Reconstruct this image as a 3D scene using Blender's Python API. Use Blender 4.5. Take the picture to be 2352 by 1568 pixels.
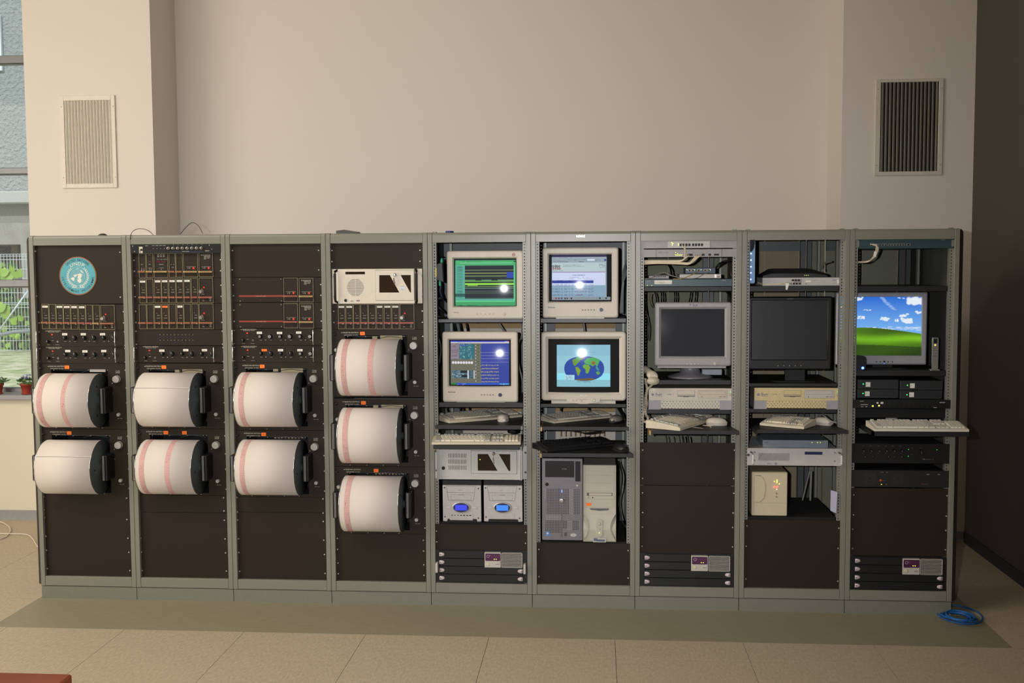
import bpy, bmesh, math, random
import numpy as np
from mathutils import Vector, Matrix
random.seed(7); rng = np.random.default_rng(7)
for o in list(bpy.data.objects): bpy.data.objects.remove(o)
SC = bpy.context.scene; COL = SC.collection
pi = math.pi

# ------------------------------------------------------------------ camera
W, H = 2352, 1568
CX, CY, CZ, YAW, PIT, ROL, FPX = 2.9849, -5.5401, 1.7797, -0.078, -0.0707, -0.0057, 2500.0
def axes():
    cy, sy = math.cos(YAW), math.sin(YAW); cp, sp = math.cos(PIT), math.sin(PIT); cr, sr = math.cos(ROL), math.sin(ROL)
    f = Vector((sy*cp, cy*cp, sp)); r = Vector((cy, -sy, 0)); u = r.cross(f)
    return cr*r+sr*u, -sr*r+cr*u, f
AR, AU, AF = axes(); CAM = Vector((CX, CY, CZ))
cd = bpy.data.cameras.new('camera'); cam = bpy.data.objects.new('camera', cd); COL.objects.link(cam)
cd.sensor_fit = 'HORIZONTAL'; cd.sensor_width = 36.0; cd.lens = FPX*36.0/W; cd.clip_start = .05; cd.clip_end = 200
mw = Matrix((AR, AU, -AF)).transposed().to_4x4(); mw.translation = CAM; cam.matrix_world = mw
SC.camera = cam

# ------------------------------------------------------------------ light and exposure
SC.view_settings.view_transform = 'Standard'; SC.view_settings.look = 'None'
SC.view_settings.gamma = 1.0; SC.view_settings.use_curve_mapping = False
EXPO = 0.0
SC.view_settings.exposure = EXPO
wd = bpy.data.worlds.new('sky'); SC.world = wd; wd.use_nodes = True
bgn = wd.node_tree.nodes['Background']; bgn.inputs[0].default_value = (.86, .93, 1, 1); bgn.inputs[1].default_value = 1.0
def lamp(name, kind, loc, target, energy, color, **kw):
    l = bpy.data.lights.new(name, kind); l.energy = energy; l.color = color
    for k, v in kw.items(): setattr(l, k, v)
    o = bpy.data.objects.new(name, l); COL.objects.link(o); o.location = loc
    d = Vector(target)-Vector(loc); o.rotation_euler = d.to_track_quat('-Z', 'Y').to_euler(); return o
# the camera's flash, the daylight of the tall windows along the left side of the hall, the sun outdoors
lamp('camera_flash', 'SPOT', (2.78, CY, 1.84), (2.2, 0, 1.05), 545, (.97, .97, 1), spot_size=math.radians(74), spot_blend=1.0, shadow_soft_size=.022)
lamp('window_daylight', 'AREA', (-3.6, -2.6, 2.2), (1.2, 1.0, 1.3), 178, (1, .935, .81), shape='RECTANGLE', size=3.6, size_y=2.8)
lamp('ceiling_lamps', 'AREA', (-.6, -2.8, 4.2), (.5, -.2, 0), 112, (1, .90, .78), shape='RECTANGLE', size=3.0, size_y=.8)
lamp('sun', 'SUN', (-8, 2, 9), (-4.5, 12, 0), 2.2, (1, .96, .9), angle=.02)

# ------------------------------------------------------------------ pixel helpers (photo pixels -> places in the room)
P, HT, ZF = .53, 1.9445, .0691          # rack pitch, height, top of plinth
TOPS = [(74,548),(287.3,541),(509,537.8),(740,532),(978.5,529),(1221,527),(1467.6,526.5),(1713,528),(1957.7,528.5),(2199,529)]
BOTS = [(100,1337),(313,1344),(530.5,1353.7),(754.5,1360.5),(988,1367),(1223,1371),(1462,1373),(1702,1374.6),(1941,1373.4),(2180,1373)]
def homog(src, dst):
    A = []; B = []
    for (x, y), (X, Y) in zip(src, dst):
        A.append([x, y, 1, 0, 0, 0, -X*x, -X*y]); B.append(X)
        A.append([0, 0, 0, x, y, 1, -Y*x, -Y*y]); B.append(Y)
    h = np.linalg.solve(np.array(A, float), np.array(B, float)); return np.append(h, 1).reshape(3, 3)
HM = [homog([TOPS[i], TOPS[i+1], BOTS[i], BOTS[i+1]], [(i*P, HT), ((i+1)*P, HT), (i*P, ZF), ((i+1)*P, ZF)]) for i in range(9)]
def rp(i, u, v, y=0.0):
    q = HM[i] @ np.array([u, v, 1.0]); X = Vector((q[0]/q[2], 0, q[1]/q[2]))
    if y: d = X-CAM; X = CAM+d*((y-CAM.y)/d.y)
    return X
def rz(i, u, v, z):                      # point on the horizontal plane z
    X = rp(i, u, v); d = X-CAM; t = (z-CAM.z)/d.z; return CAM+d*t
def ray(u, v): return AF+AR*((u-W/2)/FPX)-AU*((v-H/2)/FPX)
def py(u, v, y): d = ray(u, v); return CAM+d*((y-CAM.y)/d.y)
def pz(u, v, z): d = ray(u, v); return CAM+d*((z-CAM.z)/d.z)
def zc(ox, oy, s): return lambda x, y: (ox+x/s, oy+y/s)
class Fc:                                # a rectangle on a rack front given by two crop points
    def __init__(s, i, z, a, b, y):
        s.i = i; s.z = z; s.y = y
        p = rp(i, *z(*a), y); q = rp(i, *z(*b), y); s.x0, s.z1, s.x1, s.z0 = p.x, p.z, q.x, q.z
        s.a, s.b = a, b
    def w(s, fx): return s.x0+(s.x1-s.x0)*fx
    def h(s, fy): return s.z1-(s.z1-s.z0)*fy
    def pt(s, x, y): return s.w((x-s.a[0])/(s.b[0]-s.a[0])), s.h((y-s.a[1])/(s.b[1]-s.a[1]))
    def sx(s, d): return (s.x1-s.x0)*d/(s.b[0]-s.a[0])
    def sz(s, d): return (s.z1-s.z0)*d/(s.b[1]-s.a[1])

# ------------------------------------------------------------------ materials
def lin(c):
    if isinstance(c, str): c = [int(c[k:k+2], 16)/255 for k in (0, 2, 4)]
    return tuple(x/12.92 if x <= .04045 else ((x+.055)/1.055)**2.4 for x in c)
MATS = {}
def mat(name, col, rough=.6, metal=0., var=.06, scale=40., bump=0., bdist=.01, emit=None, es=1., spec=.5, coat=0.):
    if name in MATS: return MATS[name]
    m = bpy.data.materials.new(name); m.use_nodes = True; nt = m.node_tree; b = nt.nodes['Principled BSDF']
    c = lin(col); b.inputs['Roughness'].default_value = rough; b.inputs['Metallic'].default_value = metal
    b.inputs['Specular IOR Level'].default_value = spec
    if coat: b.inputs['Coat Weight'].default_value = coat; b.inputs['Coat Roughness'].default_value = .08
    tc = nt.nodes.new('ShaderNodeTexCoord'); n = nt.nodes.new('ShaderNodeTexNoise'); n.inputs['Scale'].default_value = scale; n.inputs['Detail'].default_value = 4
    nt.links.new(tc.outputs['Object'], n.inputs['Vector'])
    r = nt.nodes.new('ShaderNodeMapRange'); r.inputs['From Min'].default_value = .25; r.inputs['From Max'].default_value = .75
    r.inputs['To Min'].default_value = 1-var; r.inputs['To Max'].default_value = 1+var; nt.links.new(n.outputs['Fac'], r.inputs['Value'])
    v = nt.nodes.new('ShaderNodeVectorMath'); v.operation = 'SCALE'; v.inputs[0].default_value = c
    nt.links.new(r.outputs[0], v.inputs['Scale']); nt.links.new(v.outputs[0], b.inputs['Base Color'])
    if bump:
        bp = nt.nodes.new('ShaderNodeBump'); bp.inputs['Strength'].default_value = bump; bp.inputs['Distance'].default_value = bdist
        nt.links.new(n.outputs['Fac'], bp.inputs['Height']); nt.links.new(bp.outputs[0], b.inputs['Normal'])
    if emit is not None:
        b.inputs['Emission Color'].default_value = (*lin(emit), 1); b.inputs['Emission Strength'].default_value = es
    MATS[name] = m; return m
def led(name, col, es=2.): return mat(name, '101010', .3, emit=col, es=es)

# ------------------------------------------------------------------ mesh builder
TXT = {}
def text_geo(s, spacing=1.0):
    if (s, spacing) in TXT: return TXT[(s, spacing)]
    c = bpy.data.curves.new('t', 'FONT'); c.body = s; c.resolution_u = 2; c.space_character = spacing; c.offset = .003
    o = bpy.data.objects.new('t', c); COL.objects.link(o)
    me = bpy.data.meshes.new_from_object(o)
    vs = [(v.co.x, v.co.y) for v in me.vertices]; fs = [tuple(p.vertices) for p in me.polygons]
    bpy.data.objects.remove(o); bpy.data.curves.remove(c); bpy.data.meshes.remove(me)
    if not vs: vs = [(0, 0), (1, 0), (1, 1)]; fs = []
    xs = [a for a, b in vs]; ys = [b for a, b in vs]; x0, x1, y0, y1 = min(xs), max(xs), min(ys), max(ys)
    vs = [((a-x0)/(x1-x0), (b-y0)/(y1-y0)) for a, b in vs]
    TXT[(s, spacing)] = (vs, fs, (x1-x0)/(y1-y0)); return TXT[(s, spacing)]
ORG = {}
class M:
    def __init__(s): s.v = []; s.f = []; s.m = []; s.s = []
    def add(s, vs, fs, mi=0, sm=False):
        n = len(s.v); s.v.extend([tuple(p) for p in vs])
        for f in fs: s.f.append([a+n for a in f]); s.m.append(mi); s.s.append(sm)
        return s
    def box(s, x0, x1, y0, y1, z0, z1, mi=0):
        if x0 > x1: x0, x1 = x1, x0
        if y0 > y1: y0, y1 = y1, y0
        if z0 > z1: z0, z1 = z1, z0
        v = [(x0,y0,z0),(x1,y0,z0),(x1,y1,z0),(x0,y1,z0),(x0,y0,z1),(x1,y0,z1),(x1,y1,z1),(x0,y1,z1)]
        return s.add(v, [(0,3,2,1),(4,5,6,7),(0,1,5,4),(1,2,6,5),(2,3,7,6),(3,0,4,7)], mi)
    def hexa(s, v, mi=0): return s.add(v, [(0,3,2,1),(4,5,6,7),(0,1,5,4),(1,2,6,5),(2,3,7,6),(3,0,4,7)], mi)
    def loft(s, loops, mi=0, c0=True, c1=True, sm=False):
        n = len(loops[0]); vs = [p for l in loops for p in l]; fs = []
        for k in range(len(loops)-1):
            for j in range(n):
                a = k*n+j; b = k*n+(j+1) % n; fs.append((a, b, b+n, a+n))
        s.add(vs, fs, mi, sm); base = len(s.v)-len(vs)
        if c0: s.f.append([base+j for j in range(n)][::-1]); s.m.append(mi); s.s.append(False)
        if c1: s.f.append([base+(len(loops)-1)*n+j for j in range(n)]); s.m.append(mi); s.s.append(False)
        return s
    def cyl(s, c, ax, prof, n=16, mi=0, sm=True, cap=True):        # prof: [(t along axis, radius)]
        A = {'x': (Vector((1,0,0)), Vector((0,1,0)), Vector((0,0,1))), 'y': (Vector((0,1,0)), Vector((0,0,1)), Vector((1,0,0))), 'z': (Vector((0,0,1)), Vector((1,0,0)), Vector((0,1,0)))}[ax]
        c = Vector(c); L = []
        for t, r in prof: L.append([c+A[0]*t+(A[1]*math.cos(2*pi*k/n)+A[2]*math.sin(2*pi*k/n))*r for k in range(n)])
        return s.loft(L, mi, cap, cap, sm)
    def tube(s, pts, r, n=6, mi=0, closed=False):
        pts = [Vector(p) for p in pts]; L = []; N = len(pts); up = Vector((0.13, .2, .97)).normalized()
        for k, p in enumerate(pts):
            t = (pts[min(k+1, N-1)]-pts[max(k-1, 0)])
            if t.length < 1e-9: t = Vector((1, 0, 0))
            t.normalize(); a = t.cross(up)
            if a.length < .1: a = t.cross(Vector((1, .1, 0)))
            a.normalize(); b = t.cross(a); rr = r[k] if isinstance(r, (list, tuple)) else r
            L.append([p+(a*math.cos(2*pi*j/n)+b*math.sin(2*pi*j/n))*rr for j in range(n)])
        return s.loft(L, mi, True, True, True)
    def prism(s, poly, y0, y1, mi=0):                               # polygon in x,z
        n = len(poly); vs = [(a, y0, b) for a, b in poly]+[(a, y1, b) for a, b in poly]
        return s.add(vs, [tuple(range(n)), tuple(range(2*n-1, n-1, -1))]+[(k, (k+1) % n+n and (k+n), (k+1) % n+n, (k+1) % n) for k in range(n)], mi)
    def disc(s, x, z, y, r, n=16, mi=0, r2=None):
        if r2: # ring
            vs = [(x+r*math.cos(2*pi*k/n), y, z+r*math.sin(2*pi*k/n)) for k in range(n)]+[(x+r2*math.cos(2*pi*k/n), y, z+r2*math.sin(2*pi*k/n)) for k in range(n)]
            return s.add(vs, [(k, (k+1) % n, (k+1) % n+n, k+n) for k in range(n)], mi)
        return s.add([(x+r*math.cos(2*pi*k/n), y, z+r*math.sin(2*pi*k/n)) for k in range(n)], [tuple(range(n))], mi)
    def rect(s, x0, x1, z0, z1, y, mi=0): return s.add([(x0,y,z0),(x1,y,z0),(x1,y,z1),(x0,y,z1)], [(0,1,2,3)], mi)
    def text(s, t, x, z, h, y, mi=0, w=None, align='L', rot=0, spacing=1.0):
        if t[0] == '~':                        # print too small to read in the photograph: short irregular strokes
            n = len(t)-1; w = w or h*.62*n; x -= w/2 if align == 'C' else 0; r_ = random.Random(t)
            for k, ch in enumerate(t[1:]):
                if ch == ' ': continue
                a = x+w*k/n; b_ = x+w*(k+.78)/n; q = h*r_.uniform(.55, .8)
                s.add([(a, y, z), (b_, y, z), (b_, y, z+q*.3), (a, y, z+q*.3)], [(0, 1, 2, 3)], mi); s.add([(a, y, z+q*.62), (b_, y, z+q*.62), (b_, y, z+q), (a, y, z+q)], [(0, 1, 2, 3)], mi)
            return s
        vs, fs, asp = text_geo(t, spacing); w = w or h*asp
        if align == 'C': x -= w/2
        c, q = math.cos(rot), math.sin(rot)
        return s.add([(x+a*w*c-b*h*q, y, z+b*h*c+a*w*q) for a, b in vs], fs, mi)
    def ball(s, c, r, n=12, mi=0, sz=(1, 1, 1), half=False):
        L = []; k0 = 0
        for k in range(1, n//2 if not half else n//2+1):
            th = pi*k/(n//2) if not half else pi/2*k/(n//2)
            L.append([(c[0]+r*sz[0]*math.sin(th)*math.cos(2*pi*j/n), c[1]+r*sz[1]*math.sin(th)*math.sin(2*pi*j/n), c[2]+r*sz[2]*math.cos(th)) for j in range(n)])
        return s.loft(L, mi, True, True, True)
    def build(s, name, mats, parent=None, bev=0, seg=1, local=False, label=None, kind=None, org=None):
        if not isinstance(mats, (list, tuple)): mats = [mats]
        me = bpy.data.meshes.new(name); o = bpy.data.objects.new(name, me); COL.objects.link(o)
        if parent is not None:
            off = Vector((0,0,0)) if local else ORG[parent.name]; o.parent = parent; ORG[o.name] = off
        elif local: off = Vector((0,0,0)); ORG[o.name] = off
        else:
            a = np.array(s.v); off = Vector(((a[:,0].min()+a[:,0].max())/2, (a[:,1].min()+a[:,1].max())/2, a[:,2].min())) if org is None else Vector(org)
            o.location = off; ORG[o.name] = off
        me.from_pydata([(p[0]-off.x, p[1]-off.y, p[2]-off.z) for p in s.v], [], s.f)
        me.polygons.foreach_set('material_index', s.m); me.polygons.foreach_set('use_smooth', s.s)
        for m in mats: me.materials.append(m)
        if bev:
            bm = bmesh.new(); bm.from_mesh(me); bmesh.ops.recalc_face_normals(bm, faces=bm.faces)
            es = [e for e in bm.edges if len(e.link_faces) == 2 and e.calc_face_angle(0) > .6]
            bmesh.ops.bevel(bm, geom=es, offset=bev, segments=seg, affect='EDGES', clamp_overlap=True, profile=.5)
            bm.to_mesh(me); bm.free()
        me.update()
        if label: o['label'] = label
        if kind: o['kind'] = kind
        return o
def tag(o, label, cat, group=None):
    o['label'] = label; o['category'] = cat
    if group: o['group'] = group
    return o
def thing(name, label, cat, loc, group=None, rot=0):
    o = bpy.data.objects.new(name, None); COL.objects.link(o); o.location = loc; o.rotation_euler = (0, 0, rot); o.empty_display_size = .05
    ORG[o.name] = Vector(loc); tag(o, label, cat, group); return o
def struct(o): o['kind'] = 'structure'; return o
def rrect(x0, x1, z0, z1, r, y, n=4):
    L = []
    for cx, cz, a in ((x1-r, z0+r, -90), (x1-r, z1-r, 0), (x0+r, z1-r, 90), (x0+r, z0+r, 180)):
        for k in range(n+1):
            t = math.radians(a+90*k/n); L.append((cx+r*math.cos(t), y, cz+r*math.sin(t)))
    return L
# flat pictures shown by screens: painted cell by cell in numpy, kept as a colour attribute on a curved glass mesh
class Im:
    def __init__(s, x0, y0, x1, y1, w, h, bg):
        s.e = (x0, y0, x1, y1); s.w, s.h = w, h; s.a = np.zeros((h, w, 3)); s.a[:] = lin(bg)
        s.X, s.Y = np.meshgrid(x0+(np.arange(w)+.5)*(x1-x0)/w, y0+(np.arange(h)+.5)*(y1-y0)/h)
    def rect(s, x0, y0, x1, y1, c, k=1.0):
        m = (s.X >= x0) & (s.X < x1) & (s.Y >= y0) & (s.Y < y1); s.a[m] = s.a[m]*(1-k)+np.array(lin(c))*k; return s
    def line(s, x0, y0, x1, y1, t, c):
        d = np.hypot(x1-x0, y1-y0); q = ((s.X-x0)*(x1-x0)+(s.Y-y0)*(y1-y0))/d/d
        m = (q >= 0) & (q <= 1) & (np.abs((s.X-x0)*(y1-y0)-(s.Y-y0)*(x1-x0))/d < t); s.a[m] = lin(c); return s
    def ell(s, cx, cy, rx, ry, c, k=1.0, soft=0):
        d = ((s.X-cx)/rx)**2+((s.Y-cy)/ry)**2
        if soft: a = np.clip((1-d)/soft, 0, 1)[..., None]*k
        else: a = (d < 1)[..., None]*k
        s.a = s.a*(1-a)+np.array(lin(c))*a; return s
    def poly(s, pts, c, clip=None):
        m = np.zeros(s.X.shape, bool); n = len(pts)
        for k in range(n):
            (xa, ya), (xb, yb) = pts[k], pts[(k+1) % n]
            if ya == yb: continue
            m ^= ((ya > s.Y) != (yb > s.Y)) & (s.X < (xb-xa)*(s.Y-ya)/(yb-ya)+xa)
        if clip is not None: m &= clip
        s.a[m] = lin(c); return m
    def scribble(s, x0, y0, x1, y1, c, row, dens=.5, h=.5):
        y = y0
        while y < y1:
            x = x0
            while x < x1:
                l = (x1-x0)*random.uniform(.04, .16)
                if random.random() < dens: s.rect(x, y, min(x+l, x1), y+row*h, c, random.uniform(.5, .9))
                x += l*1.1
            y += row
        return s
def screen(name, im, x0, x1, z0, z1, y, bulge, parent, es=1.0, rough=.06, bx=1.0, tilt=.05):
    w, h = im.w, im.h; key = 'scr%.2f_%.2f' % (es, rough)
    m = MATS.get(key)
    if not m:
        m = bpy.data.materials.new('emissive_screen'); m.use_nodes = True; nt = m.node_tree; b = nt.nodes['Principled BSDF']
        b.inputs['Base Color'].default_value = (.012, .013, .015, 1); b.inputs['Roughness'].default_value = rough
        at = nt.nodes.new('ShaderNodeAttribute'); at.attribute_name = 'picture'; nt.links.new(at.outputs['Color'], b.inputs['Emission Color'])
        b.inputs['Emission Strength'].default_value = es*2**(-EXPO); MATS[key] = m
    gx, gz = np.meshgrid(np.linspace(0, 1, w+1), np.linspace(0, 1, h+1))
    co = np.stack([x0+(x1-x0)*gx, y-bulge*(1-bx*(2*gx-1)**2-.6*(2*gz-1)**2)-tilt*(gz-.5)*(z1-z0), z1-(z1-z0)*gz], -1).reshape(-1, 3)
    a = (np.arange(h)[:, None]*(w+1)+np.arange(w)[None]).reshape(-1)
    fs = np.stack([a, a+w+1, a+w+2, a+1], -1)
    me = bpy.data.meshes.new(name); me.vertices.add(len(co)); me.loops.add(len(fs)*4); me.polygons.add(len(fs))
    off = ORG[parent.name]
    me.vertices.foreach_set('co', (co-np.array(off)).astype(np.float32).ravel()); me.loops.foreach_set('vertex_index', fs.ravel().astype(np.int32))
    me.polygons.foreach_set('loop_start', np.arange(0, len(fs)*4, 4, dtype=np.int32)); me.polygons.foreach_set('loop_total', np.full(len(fs), 4, np.int32))
    me.polygons.foreach_set('use_smooth', np.ones(len(fs), bool)); me.update(calc_edges=True)
    ca = me.color_attributes.new('picture', 'FLOAT_COLOR', 'CORNER')
    cc = np.concatenate([im.a.reshape(-1, 3), np.ones((w*h, 1))], 1).repeat(4, 0); ca.data.foreach_set('color', cc.astype(np.float32).ravel())
    me.materials.append(m); o = bpy.data.objects.new(name, me); COL.objects.link(o); o.parent = parent; ORG[o.name] = off; return o

# palette
m_frame = mat('grey_green_enamel', '7f7f73', .34, var=.035, scale=300, bump=.03, spec=.5)
m_plinth = mat('plinth_enamel', '77786b', .5, var=.05, scale=60)
m_plate = mat('brown_black_paint', '2a231b', .55, var=.10, scale=500, bump=.06, spec=.22)
m_black = mat('black_plastic', '131415', .5, var=.08, scale=200, spec=.35)
m_blackm = mat('black_matt', '0c0c0d', .8, var=.05)
m_rail = mat('galvanised_rail', '85867e', .42, .2, var=.06, scale=80)
m_steel = mat('dark_steel', '4c4f50', .5, .3, var=.08, scale=30)
m_inside = mat('cabinet_inside', '5d6259', .7, var=.08, scale=10)
m_chrome = mat('chrome', 'd8d8d6', .16, 1., var=.02)
m_alu = mat('brushed_aluminium', 'c4c4c2', .32, .85, var=.04, scale=300)
m_cream = mat('cream_plastic', 'c6beb0', .45, var=.03, scale=80)
m_greyp = mat('grey_plastic', 'bfbab2', .45, var=.03, scale=80)
m_white = mat('white_paint', 'dedbd4', .45, var=.03, scale=60)
m_paper = mat('chart_paper', 'd4cbc4', .85, var=.03, scale=400)
m_pink = mat('chart_ink_band', 'd9b3ac', .85, var=.06, scale=300)
m_ink = mat('chart_ink_trace', 'c48a8c', .85, var=.05)
m_sticker = mat('white_sticker', 'e6e2d8', .8, var=.04)
m_orange = mat('orange_sticker', 'ff7a1e', .6, var=.03)
m_txt = mat('white_print', 'c8c4b6', .7)
m_txtd = mat('dark_print', '2c2b2b', .7)
m_txtb = mat('blue_print', '3c4785', .7)
m_edge = mat('module_edge', '857b60', .45, .2, var=.06)
m_bar = mat('orange_pull_bar', '9a6040', .5, var=.06)
m_barp = mat('pink_pull_bar', '9a5446', .5, var=.06)
m_bary = mat('ochre_pull_bar', 'a88e58', .5, var=.06)
m_redp = mat('red_print', '6e2820', .7)
m_redstripe = mat('red_stripe', '92341f', .6)
m_redled = led('red_lamp', 'ff2a20', 3.)
m_greenled = led('green_lamp', '30ff60', 3.)
m_yelled = led('yellow_lamp', 'f4ff50', 3.)
m_blueled = led('blue_lamp', '4060ff', 5.)
m_whitecab = mat('white_cable', 'd8cfbf', .5)
m_blackcab = mat('black_cable', '141414', .5)
m_greycab = mat('grey_cable', '8b8a86', .5)
# ================================================================== the hall
YC, YB, XR, XL = 1.50, 1.93, 5.322, -4.2      # column fronts, back wall, right wall, left end of the hall
CL0, CL1, CR0 = -.795, .072, 4.517           # left column from/to, right column from
ZT = 4.3
m_wall = mat('wall_plaster', 'dbd3ca', .85, var=.012, scale=180, bump=.04)
m_wallw = mat('window_wall_plaster', 'dad2c0', .85, var=.012, scale=180, bump=.04)
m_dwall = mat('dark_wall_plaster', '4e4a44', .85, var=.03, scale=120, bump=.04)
m_ceil = mat('ceiling_paint', 'e2ddd3', .9)
# floor: sub-floor, vinyl tiles, inlaid grey-green strip
def floor_mat(name, c1, c2, sc, contrast, stretch=(1, 1, 1), rough=.55):
    m = bpy.data.materials.new(name); m.use_nodes = True; nt = m.node_tree; b = nt.nodes['Principled BSDF']
    tc = nt.nodes.new('ShaderNodeTexCoord'); mp = nt.nodes.new('ShaderNodeMapping'); mp.inputs['Scale'].default_value = stretch
    n = nt.nodes.new('ShaderNodeTexNoise'); n.inputs['Scale'].default_value = sc; n.inputs['Detail'].default_value = 5; n.inputs['Roughness'].default_value = .7
    g = nt.nodes.new('ShaderNodeNewGeometry')
    nt.links.new(g.outputs['Position'], mp.inputs[0]); nt.links.new(mp.outputs[0], n.inputs[0])
    cr = nt.nodes.new('ShaderNodeValToRGB'); cr.color_ramp.elements[0].position = .5-contrast; cr.color_ramp.elements[1].position = .5+contrast
    cr.color_ramp.elements[0].color = (*lin(c1), 1); cr.color_ramp.elements[1].color = (*lin(c2), 1)
    nt.links.new(n.outputs['Fac'], cr.inputs[0]); nt.links.new(cr.outputs[0], b.inputs['Base Color']); b.inputs['Roughness'].default_value = rough
    bp = nt.nodes.new('ShaderNodeBump'); bp.inputs['Strength'].default_value = .08; bp.inputs['Distance'].default_value = .003
    nt.links.new(n.outputs['Fac'], bp.inputs['Height']); nt.links.new(bp.outputs[0], b.inputs['Normal']); return m
m_tile = floor_mat('beige_vinyl', 'a7987f', 'c8b9a2', 90, .22, (1, .35, 1))
m_band = floor_mat('grey_green_vinyl', '8b836c', '99927a', 60, .25, (.25, 1, 1))
m_joint = mat('floor_joint', '4a4238', .9)
fl = struct(M().box(XL, XR, -8, YB+.1, -.06, -.003).build('floor', m_joint, org=(0, 0, 0)))
tx = [.07+.6*k for k in range(-8, 10)]; ty = [-.70+.69*k for k in range(-11, 5)]
BX0, BX1, BY0, BY1 = -.012, 4.90, -.462, .55
def tile(x0, x1, y0, y1):
    g = .0011
    M().box(x0+g, x1-g, y0+g, y1-g, -.003, 0).build('floor_tile', m_tile, fl)
for a in range(len(tx)-1):
    for b in range(len(ty)-1):
        x0, x1 = max(tx[a], XL), min(tx[a+1], XR); y0, y1 = ty[b], min(ty[b+1], YB)
        if x1-x0 < .01 or y1-y0 < .01: continue
        ix0, ix1, iy0, iy1 = max(x0, BX0), min(x1, BX1), max(y0, BY0), min(y1, BY1)
        if ix1 <= ix0 or iy1 <= iy0: tile(x0, x1, y0, y1); continue
        if y0 < iy0-.01: tile(x0, x1, y0, iy0)
        if y1 > iy1+.01: tile(x0, x1, iy1, y1)
        if x0 < ix0-.01: tile(x0, ix0, iy0, iy1)
        if x1 > ix1+.01: tile(ix1, x1, iy0, iy1)
M().box(BX0, BX1, BY0, BY1, -.003, .0002).build('floor_strip', m_band, fl, label='grey-green strip let into the floor under the racks')
struct(M().box(XL-.1, XR+.1, -8.1, YB+.3, ZT, ZT+.1).build('ceiling', m_ceil))
struct(M().box(CL1-.3, CR0+.3, YB, YB+.2, 0, ZT).build('wall_back', m_wall))
struct(M().box(CL0, CL1, YC, YB+.25, 0, ZT).build('wall_left_column', m_wall))
struct(M().box(CR0, XR, YC, YB+.25, 0, ZT).build('wall_right_column', m_wall))
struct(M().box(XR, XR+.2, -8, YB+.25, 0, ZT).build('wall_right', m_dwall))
struct(M().box(XL, XR, -8.1, -8, 0, ZT).build('wall_front', m_wall))
struct(M().box(XL-.1, XL, -8.1, YB+.3, 0, ZT).build('wall_left', m_wallw))
# window beside the left column
WY = 1.77
zs = py(30, 905, WY).z                       # sill height
struct(M().box(XL, CL0, WY, WY+.22, 0, zs-.035).build('wall_window', m_wallw))
struct(M().box(XL, CL0, WY, WY+.22, 3.9, ZT).build('wall_over_window', m_wallw))
m_alum = mat('window_aluminium', '77787a', .4, .4)
m_sill = mat('sill_grey', '98989a', .4, var=.03)
win = thing('window_1', 'tall window', 'window', (CL0-1.2, WY+.14, zs)); del win['label']; del win['category']; struct(win)
M().box(XL, CL0, WY+.02, WY+.09, 3.85, 3.92).box(XL, CL0, WY+.1, WY+.16, zs, zs+(py(30, 888, WY+.1).z-py(30, 899, WY+.1).z)).box(XL, XL+.06, WY+.1, WY+.16, zs, 3.9).box(CL0-1.55, CL0-1.5, WY+.1, WY+.16, zs, 3.9).build('window_frame', m_alum, win, bev=.004)
for a, b in ((127, 148), (385, 402), (642, 661)):
    q0, q1 = py(30, b, WY+.1).z, py(30, a, WY+.1).z
    M().box(XL, CL0, WY+.1, WY+.16, q0+.008, q1).box(XL, CL0, WY+.115, WY+.145, q0, q0+.008).build('transom', m_alum, win, bev=.003)
m_glass = bpy.data.materials.new('window_glass'); m_glass.use_nodes = True
nt = m_glass.node_tree; nt.nodes.clear(); o_ = nt.nodes.new('ShaderNodeOutputMaterial'); t_ = nt.nodes.new('ShaderNodeBsdfTransparent'); g_ = nt.nodes.new('ShaderNodeBsdfGlossy'); x_ = nt.nodes.new('ShaderNodeMixShader'); f_ = nt.nodes.new('ShaderNodeFresnel')
t_.inputs[0].default_value = (.93, .96, .95, 1); g_.inputs['Roughness'].default_value = .02; f_.inputs[0].default_value = 1.2
nt.links.new(f_.outputs[0], x_.inputs[0]); nt.links.new(t_.outputs[0], x_.inputs[1]); nt.links.new(g_.outputs[0], x_.inputs[2]); nt.links.new(x_.outputs[0], o_.inputs[0])
M().box(XL+.05, CL0-.001, WY+.127, WY+.133, zs+.03, 3.86).build('pane', m_glass, win)
sl = M().box(XL, CL0-.002, WY-.055, WY+.1, zs-.035, zs-.001).build('trim_1', m_sill, bev=.006, seg=2); struct(sl)
m_base = mat('baseboard_grey', '8f8f90', .5)
zb = .065
def skirt(n, x0, x1, y):
    struct(M().loft([[(x0, y, 0), (x0, y-.03, 0), (x0, y-.012, .02), (x0, y-.008, zb), (x0, y, zb)], [(x1, y, 0), (x1, y-.03, 0), (x1, y-.012, .02), (x1, y-.008, zb), (x1, y, zb)]]).build(n, m_base))
skirt('baseboard_left', XL, CL0-.002, WY-.001); skirt('baseboard_left_column', CL0-.01, CL1, YC-.001); skirt('baseboard_back', CL1, CR0, YB-.001); skirt('baseboard_right_column', CR0, XR-.01, YC-.001)
struct(M().box(XR-.012, XR-.001, -8, YC-.02, 0, .07).build('baseboard_right', mat('dark_baseboard', '34373c', .6)))

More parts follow.
